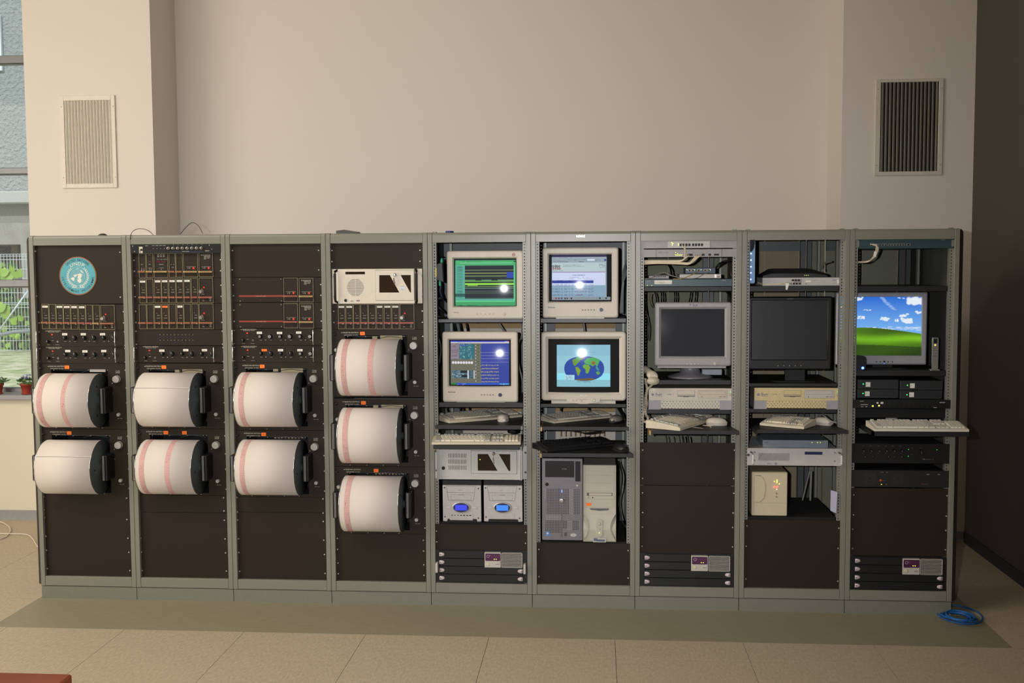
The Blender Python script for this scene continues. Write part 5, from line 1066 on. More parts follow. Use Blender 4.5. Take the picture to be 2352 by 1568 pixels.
keyboard(6, c12, (890, 1248), (1600, 1035), T7, 'thick cream keyboard set at a sharp angle below the cream flat computer', [m_kb, m_keyc, m_keyg], depth=.19, th=(.02, .04), maxl=.45)
mouse(6, c12, (1548, 1150), T7, 'cream mouse on the tray of the rack with the switched-off grey monitor', m_cream, m_greyp, rot=1.3)
mouse(7, cf, (1690, 390), T8, 'cream mouse lying in shade right of the tilted white keypad', m_cream, m_greyp, rot=.6)
# tilted white keyboard end pushed back into rack eight
t = keyboard(7, cf, (440, 402), (1250, 470), T8, 'cream keyboard pushed back at an angle on the tray below the yellowed computer', [m_kb, m_keyc, m_keyg], depth=.155, maxl=.235, th=(.016, .034), arc=.006)
keyboard(8, c16, (385, 700), (1560, 700), T9, 'white keyboard sticking out of the rightmost rack', [mat('keyboard_white', 'd8d0c2', .5), mat('keys_white', 'ddd6c8', .5), mat('keys_white_grey', 'cfc8bc', .5)], depth=.17)
bm_p = rz(8, *c16(620, 545), T9+.02); t = thing('trackball', 'cream trackball peeking over the back edge of the white keyboard', 'mouse', (bm_p.x, bm_p.y+.03, T9+.001)); M().ball(bm_p+Vector((0, .03, -.018)), .032, 16, sz=(1.1, 1, 1), half=True).build('body', m_cream, t)

# ================================================================== white industrial computers
m_ipc = mat('computer_cream', 'd5cdbd', .5, var=.03); m_ipc2 = mat('computer_grey', 'b6b7b3', .5, var=.03); m_smoke = mat('smoked_window', '2a1e12', .15, spec=.6)
m_slot = mat('slot_black', '121210', .8)
def ipc(i, z, o, label, body, D, wins, lock, kind, hand):
    y = -.004 if kind == 'round' else -.006; F = Fc(i, z, (o[0], o[1]), (o[2], o[3]), y)
    t = thing('rack_computer', label, 'computer', ((F.x0+F.x1)/2, 0, F.z0))
    m = M().box(F.x0, F.x1, .016, .0195, F.z0, F.z1); e0, e1 = F.pt(hand[0], 0)[0], F.pt(hand[1], 0)[0]
    m.box(e0, e1, y, .016, F.z0, F.z1).box(F.x0+.03, F.x1-.03, .0195, .42, F.z0+.002, F.z1-.002); 
    def P_(u, v): return F.pt(u, v)
    (dx0, dz1), (dx1, dz0) = P_(D[0], D[1]), P_(D[2], D[3])
    m.build('case', [body], t, bev=.0012)
    g = .0012; q = M(); q.box(dx0-g, dx1+g, y-.0004, y, dz0-g, dz1+g, 0); q.build('door_gap', m_slot, t)
    d = M().box(dx0, dx1, y-.003, y-.0004, dz0, dz1).build('door', body, t, bev=.0008)
    for w_ in wins: M().prism([P_(*p) for p in w_], y-.0038, y-.003).build('window', m_smoke, d)
    (lx, lz) = P_(*lock); k = M().cyl((lx, y-.003, lz), 'y', [(-.010, .0055), (-.008, .0085), (0, .009)], 18).build('lock', m_chrome, d)
    q = M().box(lx-.001, lx+.001, y-.026, y-.012, lz-.004, lz+.004); q.tube([(lx, y-.02, lz-.004), (lx-.002, y-.018, lz-.02), (lx+.001, y-.014, lz-.03)], .0008, 5); q.box(lx-.005, lx+.001, y-.02, y-.017, lz-.034, lz-.016).box(lx-.002, lx+.004, y-.016, y-.013, lz-.05, lz-.034); q.build('keys', m_chrome, d)
    return t, F, y
t, F, y = ipc(3, c3, (1168, 437, 2150, 803), 'cream industrial computer with a round grille and black side handles', m_ipc, (1652, 452, 2068, 768),
    [[(1694, 503), (1808, 503), (1908, 686), (1692, 686)], [(1925, 503), (2034, 503), (2034, 686), (2026, 686)]], (1862, 500), 'round', (1240, 2072))
m = M(); cx, cz = F.pt(1432, 631); R_ = F.sx(92)
for k in range(15):
    zz = cz+F.sz(84)*(1-2*k/14); w_ = math.sqrt(max(0, R_**2-(zz-cz)**2)) if abs(zz-cz) < R_ else R_*.3
    w_ = max(w_, R_*.45)
    for s in (-1, 1): m.box(min(cx+s*.0012, cx+s*w_), max(cx+s*.0012, cx+s*w_), y-.0004, y+.001, zz-.0009, zz+.0009)
m.build('round_grille', m_slot, t)
(x0, z1), (x1, z0) = F.pt(1326, 466), F.pt(1537, 493); o_ = M().box(x0, x1, y-.001, y, z0, z1).build('display', m_smoke, t)
x, z_ = F.pt(1355, 480); M().ball((x, y-.001, z_), .0015, 8).build('lamp', led('dim_red', 'a02010', 1.0), o_)
x, z_ = F.pt(1323, 768); M().cyl((x, y, z_), 'y', [(-.006, .0035), (-.005, .0065), (0, .007)], 18, 0).cyl((x, y, z_), 'y', [(-.001, .0095), (0, .0095)], 18, 1).build('key_switch', [m_black, m_alu], t)
x, z_ = F.pt(1378, 783); M().text('SKL', x, z_, .0072, y-.0006, 0, w=.017).disc(F.pt(1462, 770)[0], F.pt(1462, 770)[1], y-.0006, .006, 16, 0, r2=.0052).rect(F.pt(1440, 772)[0], F.pt(1478, 770)[0], F.pt(0, 774)[1], F.pt(0, 768)[1], y-.0006, 0).build('lettering', m_txtd, t)
(x0, z1), (x1, z0) = F.pt(1922, 618), F.pt(1970, 665); m = M().rect(x0, x1, z0, z1, y-.0036, 0); m.rect(x0+.001, x1-.004, z0+.004, z0+.005, y-.004, 1).rect(x0+.002, x1-.002, z1-.002, z1-.001, y-.004, 1); m.build('paper_label', [mat('bluish_label', 'cfd2da', .6), m_txtd], t)
for a in (1218, 2098):
    x = F.pt(a, 0)[0]; zz1, zz0 = F.z1-.001, F.z0+.001; s = -1 if a < 1500 else 1; d = F.sx(24)
    M().tube([(x+s*-d*.6, .016, zz1-.004), (x, -.015, zz1-.012), (x-.002*0, -.022, zz1-.024), (x, -.022, zz0+.024), (x, -.015, zz0+.012), (x-s*d*.6, .016, zz0+.004)], .0062, 8).build('handle', m_black, t)
q = M()
for a, b in ((1182, 517), (1182, 730), (2138, 512), (2138, 725)): x, z_ = F.pt(a, b); q.cyl((x, .016, z_), 'y', [(-.003, .003), (0, .0045)], 10)
q.build('screws', m_alu, t, kind='stuff')
t, F, y = ipc(4, c7, (58, 188, 906, 496), 'light grey industrial computer with upright vent slots above two small silver computers', m_ipc2, (398, 228, 815, 438),
    [[(458, 256), (552, 256), (638, 410), (458, 410)], [(652, 256), (755, 256), (755, 410), (740, 410)]], (606, 252), 'slots', (88, 866))
m = M()
for r in range(3):
    for k in range(12): (x0, z1), (x1, z0) = F.pt(191+k*14.2, 254+r*56), F.pt(195+k*14.2, 293+r*56); m.box(x0, x1, y-.0004, y+.001, z0, z1)
m.build('vent_slots', m_slot, t, kind='stuff')
x, z_ = F.pt(141, 391); M().cyl((x, y, z_), 'y', [(-.006, .005), (-.004, .0085), (0, .009)], 18).build('key_switch', m_black, t)
x, z_ = F.pt(480, 307); M().ball((x, y-.0045, z_), .0022, 8).build('lamp', m_yelled, t)
for a, s in ((96, 1), (852, 1)):
    x0, x1 = F.pt(a-9, 0)[0], F.pt(a+9, 0)[0]; M().box(x0, x0+.006, -.03, y, F.z0+.003, F.z1-.003).box(x0+.004, x1, -.03, -.026, F.z0+.003, F.z1-.003).build('handle', m_alu, t)
q = M()
for a, b in ((69, 242), (72, 421), (891, 249), (891, 432)): x, z_ = F.pt(a, b); q.cyl((x, .016, z_), 'y', [(-.004, .003), (0, .0055)], 10)
q.build('screws', m_steel, t, kind='stuff')

# small silver computers
m_mini = mat('mini_silver', 'b9b7b6', .35, .3); m_minid = mat('mini_line', '5c5c5e', .5)
def mini(o, label, scr, ports):
    y = -.002; F = Fc(4, c7, (o[0], o[1]), (o[2], o[3]), y); t = thing('small_computer', label, 'computer', ((F.x0+F.x1)/2, .1, F.z0), 'two small silver computers')
    S = lambda a, b: F.pt(o[0]+a, o[1]+b); w = o[2]-o[0]
    M().loft([rrect(F.x0, F.x1, F.z0+.004, F.z1, .005, .012), rrect(F.x0, F.x1, F.z0+.004, F.z1, .005, .27)]).build('black_case', m_black, t)
    X0, Z1 = S(0, 42); X1, Z0 = S(w, 375); pts = [S(2, 42), S(w-2, 42), S(w, 372), S(w-38, 375), S(w-44, 352), S(48, 352), S(42, 375), S(4, 372)]
    fc = M().prism(pts, y, .012).build('front', m_mini, t, bev=.0015)
    q = M()
    def outl(pp, th=.0009, mi=0):
        pp = [S(*p) for p in pp]
        for k in range(len(pp)):
            a, b = Vector((pp[k][0], 0, pp[k][1])), Vector((pp[(k+1) % len(pp)][0], 0, pp[(k+1) % len(pp)][1])); d = (b-a).normalized()*th; n = Vector((-d.z, 0, d.x))*.5
            q.add([(v.x, y-.0004, v.z) for v in (a+n, b+n, b-n, a-n)], [(0, 1, 2, 3)], mi)
    outl([(35, 48), (308, 48), (285, 182), (58, 182)], .0016); outl([(42, 108), (296, 108), (296, 109), (42, 109)]); outl([(80, 128), (270, 128), (262, 176), (84, 176)])
    q.rect(*(S(150, 128)[0], S(200, 128)[0], S(0, 131)[1], S(0, 127)[1]), y-.0005, 0)
    x, z_ = S(152, 92); q.text('BenQ', x, z_, .005, y-.0005, 0, w=.015); q.build('front_lines', m_minid, fc)
    cx, cz = S(173, 243); rx, rz_ = F.sx(72), F.sz(42)
    M().loft([[(cx+rx*k*math.cos(a), yy, cz+rz_*k*math.sin(a)) for a in [2*pi*j/32 for j in range(32)]] for k, yy in ((1.22, y), (1.18, y-.006), (1.02, y-.009))]).build('panel_ring', m_mini, fc)
    d = M().loft([[(cx+rx*k*math.cos(a), yy, cz+rz_*k*math.sin(a)) for a in [2*pi*j/32 for j in range(32)]] for k, yy in ((1, y-.009), (.97, y-.0105))]).build('display_surround', m_navy, fc)
    (x0, z1), (x1, z0) = S(120, 218), S(228, 268); M().box(x0, x1, y-.0115, y-.0105, z0, z1).build('display', led('lcd_'+scr, scr, 1.0), d)
    q = M()
    for a, b in ((32, 233), (270, 233)):
        (x0, z1), (x1, z0) = S(a, b), S(a+46, b+20); q.loft([rrect(x0, x1, z0, z1, .003, y+.001), rrect(x0, x1, z0, z1, .003, y-.003)]); q.rect(x0+.003, x1-.003, (z0+z1)/2-.0008, (z0+z1)/2+.0008, y-.0033, 1)
    q.build('buttons', [m_mini, m_white], fc)
    q = M()
    for a, b in ((20, 65), (332, 70), (22, 332), (330, 340)): x, z_ = S(a, b); q.cyl((x, y, z_), 'y', [(-.002, .002), (-.001, .004), (0, .004)], 12)
    q.build('screws', m_steel, fc, kind='stuff')
    (x0, z1), (x1, z0) = S(66, 304), S(282, 342); q = M().box(x0, x1, y-.002, y, z0, z1, 0)
    if ports:
        for k, w_ in enumerate((5, 4, 4, 8, 8, 8, 9)): x, z_ = S(88+k*28, 316); q.box(x-F.sx(w_), x+F.sx(w_), y-.003, y-.002, z_-.003, z_+.002, 1)
        (xa, za), (xb, zb_) = S(70, 342), S(280, 356); q.box(xa, xb, y-.014, y, zb_, za, 0)
    q.build('port_flap', [m_mini, m_black], fc)
mini((132, 500, 490, 893), 'left small silver computer, blue display, its port flap open', '3a48e8', True)
mini((508, 502, 866, 893), 'right small silver computer, lighter blue display, port flap closed', '3f8cf4', False)

# ================================================================== black four-unit servers
m_purple = mat('purple_panel', '4c1a44', .4); m_server = mat('server_black', '15181a', .4, var=.1)
def server(i, z, o, label, hands, ears):
    y = .004; F = Fc(i, z, (o[0], o[1]), (o[2], o[3]), y); t = thing('rack_server', label, 'computer', ((F.x0+F.x1)/2, .1, F.z0), 'black four-unit servers')
    X, Z = F.w, F.h; a, b = XI(i)
    M().box(a, b, .016, .0195, F.z0, F.z1).box(F.x0+.02, F.x1-.02, .0195, .5, F.z0+.001, F.z1-.001).build('case', m_server, t)
    r0 = .025
    for k in range(4):
        x0, x1 = X(.042), X(.955); zt = Z(.01+.245*k); zb_ = Z(.01+.245*(k+1))+.002
        if k < 2: x1 = X(.535)
        d = M().box(x0, x1, y, .016, zb_, zt).build('drive_cover', m_server, t, bev=.0015)
        for s, fx in ((1, .044),)+(((-1, .953),) if k > 1 else ()):
            hx = X(fx); zc_ = (zt+zb_)/2; L = []
            for f, r in ((0, 1), (.45, 1), (.8, .75), (1, .35)):
                L.append([(hx+s*f*.026, y-.0005-.006*r*max(0, math.sin(q))*(1-.3*f), zc_+.0105*r*math.cos(q)) for q in [pi*j/10 for j in range(11)]])
            M().loft(L, sm=True).add([(hx+s*.003, y-.0078, zc_-.003), (hx+s*.011, y-.0078, zc_), (hx+s*.004, y-.0078, zc_+.004)], [(0, 1, 2)], 1).build('latch', [mat('latch_pink_white', 'cdbcc0', .35), m_minid], d)
    x0, x1, z0, z1 = X(.538), X(.715), Z(.51), Z(.045)
    p = M().box(x0, x1, y-.004, .016, z0, z1).build('control_panel', m_greyp, t, bev=.001)
    zz = z1-(z1-z0)*.55; q = M().loft([rrect(x0+.004, x1-.003, zz, z1-.005, .004, y-.004), rrect(x0+.004, x1-.003, zz, z1-.005, .004, y-.0055)])
    cx, cz = x0+.0185, z1-(z1-z0)*.24; q.disc(cx, cz, y-.006, .0075, 20, 1, r2=.0055); q.disc(cx+.011, cz+.004, y-.006, .002, 10, 1, r2=.001)
    for k in range(4): q.disc(x0+.036+k*.011, cz-.004, y-.006, .0012, 8, 2); q.disc(x0+.04+k*.011, cz+.003, y-.006, .001, 8, 1)
    q.build('indicator_panel', [m_purple, mat('pale_print', 'b9a3b4', .6), mat('pink_dot', 'b05078', .5)], p)
    for k in range(2): M().ball((x0+(x1-x0)*(.60+.12*k), y-.006, z1-(z1-z0)*.43), .0022, 8).build('lamp', m_yelled, p)
    cz = z0+(z1-z0)*.24; M().cyl((x0+.017, y-.004, cz), 'y', [(-.0025, .0075), (-.001, .009), (0, .009)], 22).build('power_button', mat('button_ivory', 'cfc8a4', .5), p)
    M().box(x1-.028, x1-.008, y-.0055, y-.004, cz-.005, cz+.004, 0).rect(x1-.026, x1-.010, cz-.001, cz+.0005, y-.006, 1).build('name_badge', [m_btn, m_txtd], p)
    x0, x1 = X(.722), X(.950); m = M().box(x0, x1, y+.004, .016, z0, z1, 1); e = .0022
    m.box(x0, x1, y-.003, y+.004, z1-e, z1).box(x0, x1, y-.003, y+.004, z0, z0+e).box(x0, x0+e, y-.003, y+.004, z0, z1).box(x1-e, x1, y-.003, y+.004, z0, z1)
    n = 11
    for k in range(1, n): zz = z0+(z1-z0)*k/n; m.box(x0+e, x1-e, y-.002, y+.004, zz-.0012, zz+.0012)
    m.build('louvre', [m_greyp, m_blackm], t)
    if ears:
        for fx in (.005, .963):
            x0 = X(fx); M().box(x0, x0+X(.026)-X(0), -.02, .016, Z(.67), Z(.37)).build('handle', m_greyp, t, bev=.003, seg=2)
    q = M()
    for fx in (.012, .985):
        for f in (.18, .82): q.cyl((X(fx), .016, Z(f)), 'y', [(-.002, .002), (0, .003)], 8)
    q.build('screws', m_steel, t, kind='stuff')
server(4, c7, (70, 1132, 906, 1436), 'black four-unit server with pale side handles, bottom of the middle rack', None, True)
server(6, c18, (78, 1020, 885, 1308), 'black four-unit server in the rack of the switched-off grey monitor', None, False)
server(8, c17, (195, 533, 940, 804), 'black four-unit server at the bottom of the rightmost rack', None, False)

# ================================================================== tower computers
m_dell = mat('tower_grey', '77757b', .4, .3); m_perf = mat('perforation_black', '101012', .8)
y = .0; F = Fc(5, c10, (128, 64), (522, 858), y)
t = thing('tower_computer', 'dark grey tower with perforated front and a round badge', 'computer', ((F.x0+F.x1)/2, .2, F.z0))
M().box(F.x0+.002, F.x1-.002, y+.02, .46, F.z0, F.z1-.002).build('case', m_black, t)
fr = M().loft([rrect(F.x0, F.x1, F.z0+.004, F.z1, .006, y+.02), rrect(F.x0, F.x1, F.z0+.004, F.z1, .006, y+.004), rrect(F.x0+.003, F.x1-.003, F.z0+.007, F.z1-.003, .005, y)]).build('front', m_dell, t)
(x0, z1), (x1, z0) = F.pt(160, 88), F.pt(440, 244); q = M().box(x0, x1, y-.001, y, z0, z1, 0); xx, zz = F.pt(320, 166); q.rect(x0, x1, zz-.0008, zz+.0003, y-.0012, 1).rect(xx, xx+.026, zz, zz+.0012, y-.0014, 2)
q.build('drive_bay', [m_black, m_blackm, m_alu], fr); (x0, z1), (x1, z0) = F.pt(450, 90), F.pt(500, 282); M().box(x0, x1, y-.001, y, z0, z1).build('side_bay', m_black, fr)
q = M()
for a0, a1, b0, b1 in ((180, 312, 360, 590), (338, 388, 360, 590), (440, 490, 362, 605), (165, 312, 665, 778), (335, 366, 665, 740), (430, 482, 665, 745)):
    u = a0
    while u <= a1:
        v = b0
        while v <= b1: x, z_ = F.pt(u, v); q.disc(x, z_, y-.0004, F.sx(4.6), 8); v += 15.3
        u += 15.3
q.build('perforations', m_perf, fr, kind='stuff')
q = M()
for a0, a1, b0, b1 in ((395, 430, 362, 600), (160, 162, 360, 440), (170, 310, 618, 650), (380, 420, 665, 750)):
    u = a0
    while u <= a1:
        v = b0
        while v <= b1: x, z_ = F.pt(u, v); q.disc(x, z_, y-.0004, F.sx(3), 6); v += 15.3
        u += 15.3
q.build('dimples', m_alu, fr, kind='stuff')
x, z_ = F.pt(319, 0); M().box(x-.0009, x+.0009, y-.0008, y, F.pt(0, 822)[1], F.pt(0, 390)[1]).build('seam', m_blackm, fr)
x, z_ = F.pt(321, 468); M().cyl((x, y, z_), 'y', [(-.006, .0045), (-.0055, .0105), (-.002, .013), (0, .0135)], 24, 0).text('DELL', x, z_-.0025, .005, y-.0065, 1, w=.014, align='C').build('badge', [m_alu, m_minid], fr)
x, z_ = F.pt(321, 378); M().box(x-.002, x+.002, y-.002, y, z_-.006, z_+.006).build('lamp', m_blueled, fr)
x, z_ = F.pt(176, 313); M().cyl((x, y, z_), 'y', [(-.003, .004), (-.002, .008), (0, .009)], 20).build('lock', m_black, fr)
x, z_ = F.pt(469, 321); M().cyl((x, y, z_), 'y', [(-.003, .0055), (0, .007)], 20).build('power_button', m_alu, fr)
x, z_ = F.pt(432, 796); M().loft([[(x+F.sx(33)*k*math.cos(a), yy, z_+F.sz(17)*k*math.sin(a)) for a in [2*pi*j/24 for j in range(24)]] for k, yy in ((1, y), (.95, y-.002))]).text('~power edge', x, z_-.0015, .003, y-.0024, 1, w=.013, align='C').build('name_badge', [m_alu, m_txtd], fr)
(x0, z1), (x1, z0) = F.pt(160, 764), F.pt(202, 810); q = M().rect(x0, x1, z0, z1, y-.0008, 0); q.disc((x0+x1)/2, (z0+z1)/2+.002, y-.0012, .006, 16, 1); q.text('intel', x0+.0035, z0+.001, .0035, y-.0012, 1, w=.008); q.build('sticker', [mat('sticker_blue', '4f7cb0', .5), mat('sticker_pale', 'b4cbe0', .5)], fr)
q = M()
for v in (778, 790, 803): x, z_ = F.pt(357, v); q.box(x-.007, x+.007, y-.001, y, z_-.0014, z_+.0014)
q.build('usb_ports', m_black, fr)
# beige tower
y = .012; F = Fc(5, c10, (526, 127), (842, 862), y); m_bt = mat('tower_beige', 'b8b3a4', .45, var=.03)
t = thing('tower_computer', 'beige tower computer with an orange sticker beside the dark grey tower', 'computer', ((F.x0+F.x1)/2, .2, F.z0))
M().box(F.x0+.002, F.x1-.002, y+.02, .42, F.z0, F.z1-.001).build('case', mat('tower_beige_case', '8f8b7e', .5), t)
fr = M()
S = lambda u, v: F.pt(u, v)
L = []
for v, dd, ww in ((127, 0, 0), (540, 0, 0), (600, .002, 0), (740, .010, 0), (850, .004, 0), (862, .0, .001)): x, z_ = S(0, v); L.append((z_, y-dd))
fr.loft([[(F.x0, b, a), (F.x1, b, a), (F.x1, y+.022, a), (F.x0, y+.022, a)] for a, b in L]); fr = fr.build('front', m_bt, t, bev=.002)
for v in (222, 300, 378): (x0, z1), (x1, z0) = S(548, v-76 if v > 222 else 134), S(822, v-3); M().box(x0, x1, y-.0015, y, z0, z1).build('bay_cover', m_bt, fr, bev=.0008)
(x0, z1), (x1, z0) = S(548, 382), S(822, 452); d = M().box(x0, x1, y-.002, y, z0, z1).build('disc_drive', m_bt, fr, bev=.0008)
(x0, z1), (x1, z0) = S(562, 390), S(806, 420); M().box(x0, x1, y-.0028, y-.002, z0, z1, 0).box(x0+.012, x1-.004, y-.0034, y-.0028, z0+.002, z1-.002, 1).build('disc_tray', [m_minid, m_btn], d)
(x0, z1), (x1, z0) = S(575, 432), S(624, 442); M().box(x0, x0+.003, y-.003, y-.002, z0, z1).box(x1-.006, x1, y-.003, y-.002, z0, z1).build('jacks', m_black, d)
(x0, z1), (x1, z0) = S(550, 484), S(820, 528); M().box(x0, x1, y-.0015, y, z0, z1).build('bay_cover', m_bt, fr, bev=.0008)
(x0, z1), (x1, z0) = S(556, 488), S(606, 516); M().box(x0, x1, y-.0025, y-.0017, z0, z1).build('sticker', m_orange, fr)
pp = [S(590, 540), S(775, 540), S(765, 556), S(730, 558), S(680, 562), S(640, 556), S(600, 554)]; M().prism(pp, y-.003, y).build('floppy_slot', m_minid, fr)
for s in (-1, 1):
    L = [];
    for k in range(9): f = k/8; u = 683+s*(152-50*math.sin(pi*f)**1); u2 = 683+s*156; v = 590+250*f; L.append((u, u2, v))
    m = M()
    for k in range(8): (a, a2, v), (b, b2, v2) = L[k], L[k+1]; m.add([(S(a, v)[0], y-.0125, S(a, v)[1]), (S(a2, v)[0], y-.003, S(a2, v)[1]), (S(b2, v2)[0], y-.003, S(b2, v2)[1]), (S(b, v2)[0], y-.0125, S(b, v2)[1])], [(0, 1, 2, 3)], 0, True)
    m.build('side_scallop', mat('tower_beige_scallop', 'a9a596', .45), fr)
(x0, z1), (x1, z0) = S(652, 640), S(710, 800); pl = M().loft([rrect(x0, x1, z0, z1, .010, y-.008), rrect(x0, x1, z0, z1, .010, y-.0135)]).build('button_plate', m_bt, fr)
x, z_ = S(681, 684); M().cyl((x, y-.0135, z_), 'y', [(-.003, .006), (0, .0085)], 20).build('power_button', m_btn, pl); x, z_ = S(681, 736); M().cyl((x, y-.0135, z_), 'y', [(-.002, .0035), (0, .005)], 16).build('reset_button', m_btn, pl)
x, z_ = S(681, 769); M().ball((x, y-.0135, z_), .003, 10).build('lamp', led('lime_lamp', 'd8f060', 1.6), pl)
(x0, z1), (x1, z0) = S(620, 818), S(745, 860); m = M().box(x0, x1, y-.011, y-.009, z0, z1, 0); m.rect(x0+.004, x0+.024, z0+.006, z1-.002, y-.0114, 1).rect(x0+.02, x1-.006, z0+.004, z1-.008, y-.0113, 1); m.build('badge', [m_alu, mat('badge_blue', '5a6478', .4)], fr)

# ================================================================== rack seven: network gear
m_sw = mat('switch_grey', '8d8b88', .45, .1); m_teal = mat('router_teal', '2c464c', .4); m_hubblue = mat('hub_blue', '2f4256', .4)
def plate1u(i, z, a_, b_, name, label, m, y=.012, dep=.3, ears=True, full=True, cat='electronics', group=None):
    F = Fc(i, z, a_, b_, y); xa, xb = XI(i) if full else (F.x0, F.x1)
    t = thing(name, label, cat, ((xa+xb)/2, y+.1, F.z0), group); q = M()
    if full: q.box(xa, xb, y, y+.003, F.z0, F.z1); q.box(xa+.022, xb-.022, y+.003, dep, F.z0+.001, F.z1-.001)
    else: q.box(F.x0, F.x1, y, dep, F.z0, F.z1)
    q.build('case', m, t, bev=.0012 if not full else .0006); return t, F, y
def pm(F, t, y, name, mats, kind=None):
    class Q(M):
        def r(s, a, b, c, d, mi=0, th=.0006, yy=None): (x0, z1), (x1, z0) = F.pt(a, b), F.pt(c, d); return s.box(x0, x1, (y if yy is None else yy)-th, y if yy is None else yy, z0, z1, mi)
        def d(s, a, b, r, mi=0): x, z_ = F.pt(a, b); return s.disc(x, z_, y-.0009, r, 10, mi)
        def t(s, tx, a, b, h, mi=0, w=None): x, z_ = F.pt(a, b); return s.text(tx, x, z_, h, y-.0012, mi, w=w)
        def done(s): return s.build(name, mats, t, kind=kind)
    return Q()
t, F, y = plate1u(6, c11, (118, 140), (1132, 226), 'network_switch', 'topmost grey network switch with a row of sockets in an oblong frame', m_sw)
(x0, z1), (x1, z0) = F.pt(400, 143), F.pt(845, 220); M().loft([rrect(x0, x1, z0, z1, .004, y), rrect(x0, x1, z0, z1, .004, y-.004)]).build('socket_frame', m_ipc2, t); y -= .004
q = pm(F, t, y, 'sockets', [m_black, m_greyp])
for k in range(8): q.r(525+k*31+(8 if k > 3 else 0), 172, 548+k*31+(8 if k > 3 else 0), 202)
q.done(); q = pm(F, t, y, 'lamps', [m_yelled])
for a, b in ((447, 162), (447, 172), (447, 182), (447, 192), (458, 172), (511, 172), (511, 182), (511, 192), (438, 158)): q.d(a, b, .0014)
q.done()
t, F, y = plate1u(6, c11, (118, 230), (1132, 320), 'network_switch', 'grey network switch right under the topmost one, white cables in its sockets', m_sw)
q = pm(F, t, y, 'front', [m_black, m_txtd, m_sw]); q.r(274, 232, 277, 318); q.r(972, 232, 975, 318); q.t('~switch 8 port', 297, 268, .004, 1, .05)
for a in (625, 650, 775, 845): q.r(a-14, 282, a+14, 306)
q.r(890, 284, 942, 304); q.done(); q = pm(F, t, y, 'lamps', [m_yelled])
for k in range(9): q.d(480+k*9, 292+(k % 2)*7, .0014)
q.d(482, 266, .0014); q.d(505, 278, .0014); q.done()
# white cable bundle
zoff = lambda i, z, p, y: tuple(rp(i, *z(*p), y))
m_wc = mat('white_network_cable', 'cfc0a8', .55)
ends = [(550, 182), (578, 182), (600, 292), (622, 292), (690, 292), (705, 292), (722, 292), (738, 292), (752, 292)]
for k, e in enumerate(ends):
    bx, by = (575, 350) if k < 4 else (665, 388); pts = [(145, 348+k*5, .03)]
    if k < 4: pts += [(300, 350+k*4, .012), (480, 352+k*4, .004), (545, 350+k*3, -.008), (575+k*6, 325, -.012)] + ([(580+k*5, 240, -.015)] if k < 2 else [])
    else: pts += [(300, 362+(k-4)*5, .012), (520, 370+(k-4)*5, .002), (620, 378+(k-4)*4, -.006), (650+(k-4)*7, 360, -.014), (680+(k-4)*9, 325, -.015)]
    pts += [(e[0]+3, e[1]+10, -.012), (e[0], e[1], .006)]
    q = M().tube(spline([zoff(6, c11, p[:2], p[2]) for p in pts], 6), .0024, 6)
    o = q.build('network_cable', m_wc); tag(o, 'white network cables bundled out of the two topmost switches', 'cable', 'white cable bundle under the two topmost switches')
# teal router on shelf, its companions
t, F, y = plate1u(6, c11, (150, 548), (1078, 632), 'router', 'long dark teal router with a white paper label', m_teal, y=.04, full=False, dep=.32)
q = pm(F, t, y, 'front', [m_sticker, m_txtd, m_txt, m_teal]); q.r(255, 560, 442, 604); q.t('~router  seism lan', 300, 582, .003, 1, .03); q.t('~192168 11', 318, 596, .003, 1, .02); q.t('~systems', 172, 580, .004, 2, .011); q.t('~series', 972, 568, .004, 2, .018)
for k in range(7): q.r(176+k*7, 572-(3 if k in (1, 5) else 6 if k == 3 else 0), 179+k*7, 574, 2)
q.r(150, 590, 1078, 592, 3, th=.001); q.done()
for a in (180, 228): x, z_ = F.pt(a, 619); M().ball((x, y-.0005, z_), .0016, 8).build('lamp', m_yelled, t)
zt7 = F.z1
def boxdev(i, z, a_, b_, y, dep, name, label, m, bev=.002, cat='electronics'):
    F = Fc(i, z, a_, b_, y); t = thing(name, label, cat, ((F.x0+F.x1)/2, y+dep/2, F.z0)); M().box(F.x0, F.x1, y, y+dep, F.z0, F.z1).build('case', m, t, bev=bev, seg=2); return t, F, y
t, F, y = boxdev(6, c11, (525, 498), (965, 546), .07, .16, 'modem', 'flat white box between the teal router and the dark blue hub', m_greyp)
q = pm(F, t, y, 'front', [m_alu, m_redp]); q.r(895, 502, 915, 538); q.r(925, 525, 948, 533, 1); q.done()
t2, F2, y2 = boxdev(6, c11, (585, 432), (905, 496), .09, .12, 'network_hub', 'small dark blue hub with green lamps on top of the flat white box', m_hubblue)
q = pm(F2, t2, y2, 'sockets', [m_btn, m_black])
for a in (630, 665, 728, 795, 836): q.r(a-15, 444, a+15, 470, 0); q.r(a-10, 449, a+10, 468, 1, th=.001)
q.done()
for a in (602, 684, 752, 848): x, z_ = F2.pt(a, 452); M().ball((x, y2-.001, z_), .002, 8).build('lamp', led('green_white_lamp', 'c8ffb0', 2.5), t2)
t, F, y = boxdev(6, c11, (195, 508), (412, 546), .07, .14, 'adapter_box', 'small grey adapter box at the left end of the teal router', m_sw)
q = pm(F, t, y, 'grille', [m_slot])
for k in range(8): q.r(240+k*18, 516, 250+k*18, 526)
q.done()
def cable(i, z, pts, r, m, label, name='cable', n=8):
    o = M().tube(spline([zoff(i, z, p[:2], p[2]) for p in pts], n), r, 6).build(name, m); return tag(o, label, 'cable')
cable(6, c11, [(150, 545, .035), (230, 530, .03), (300, 488, .045), (370, 482, .05), (450, 515, .035), (560, 540, .034), (700, 540, .034), (780, 500, .05), (838, 487, .088)], .0022, m_greycab, 'grey cable draped in a wave over the teal router')
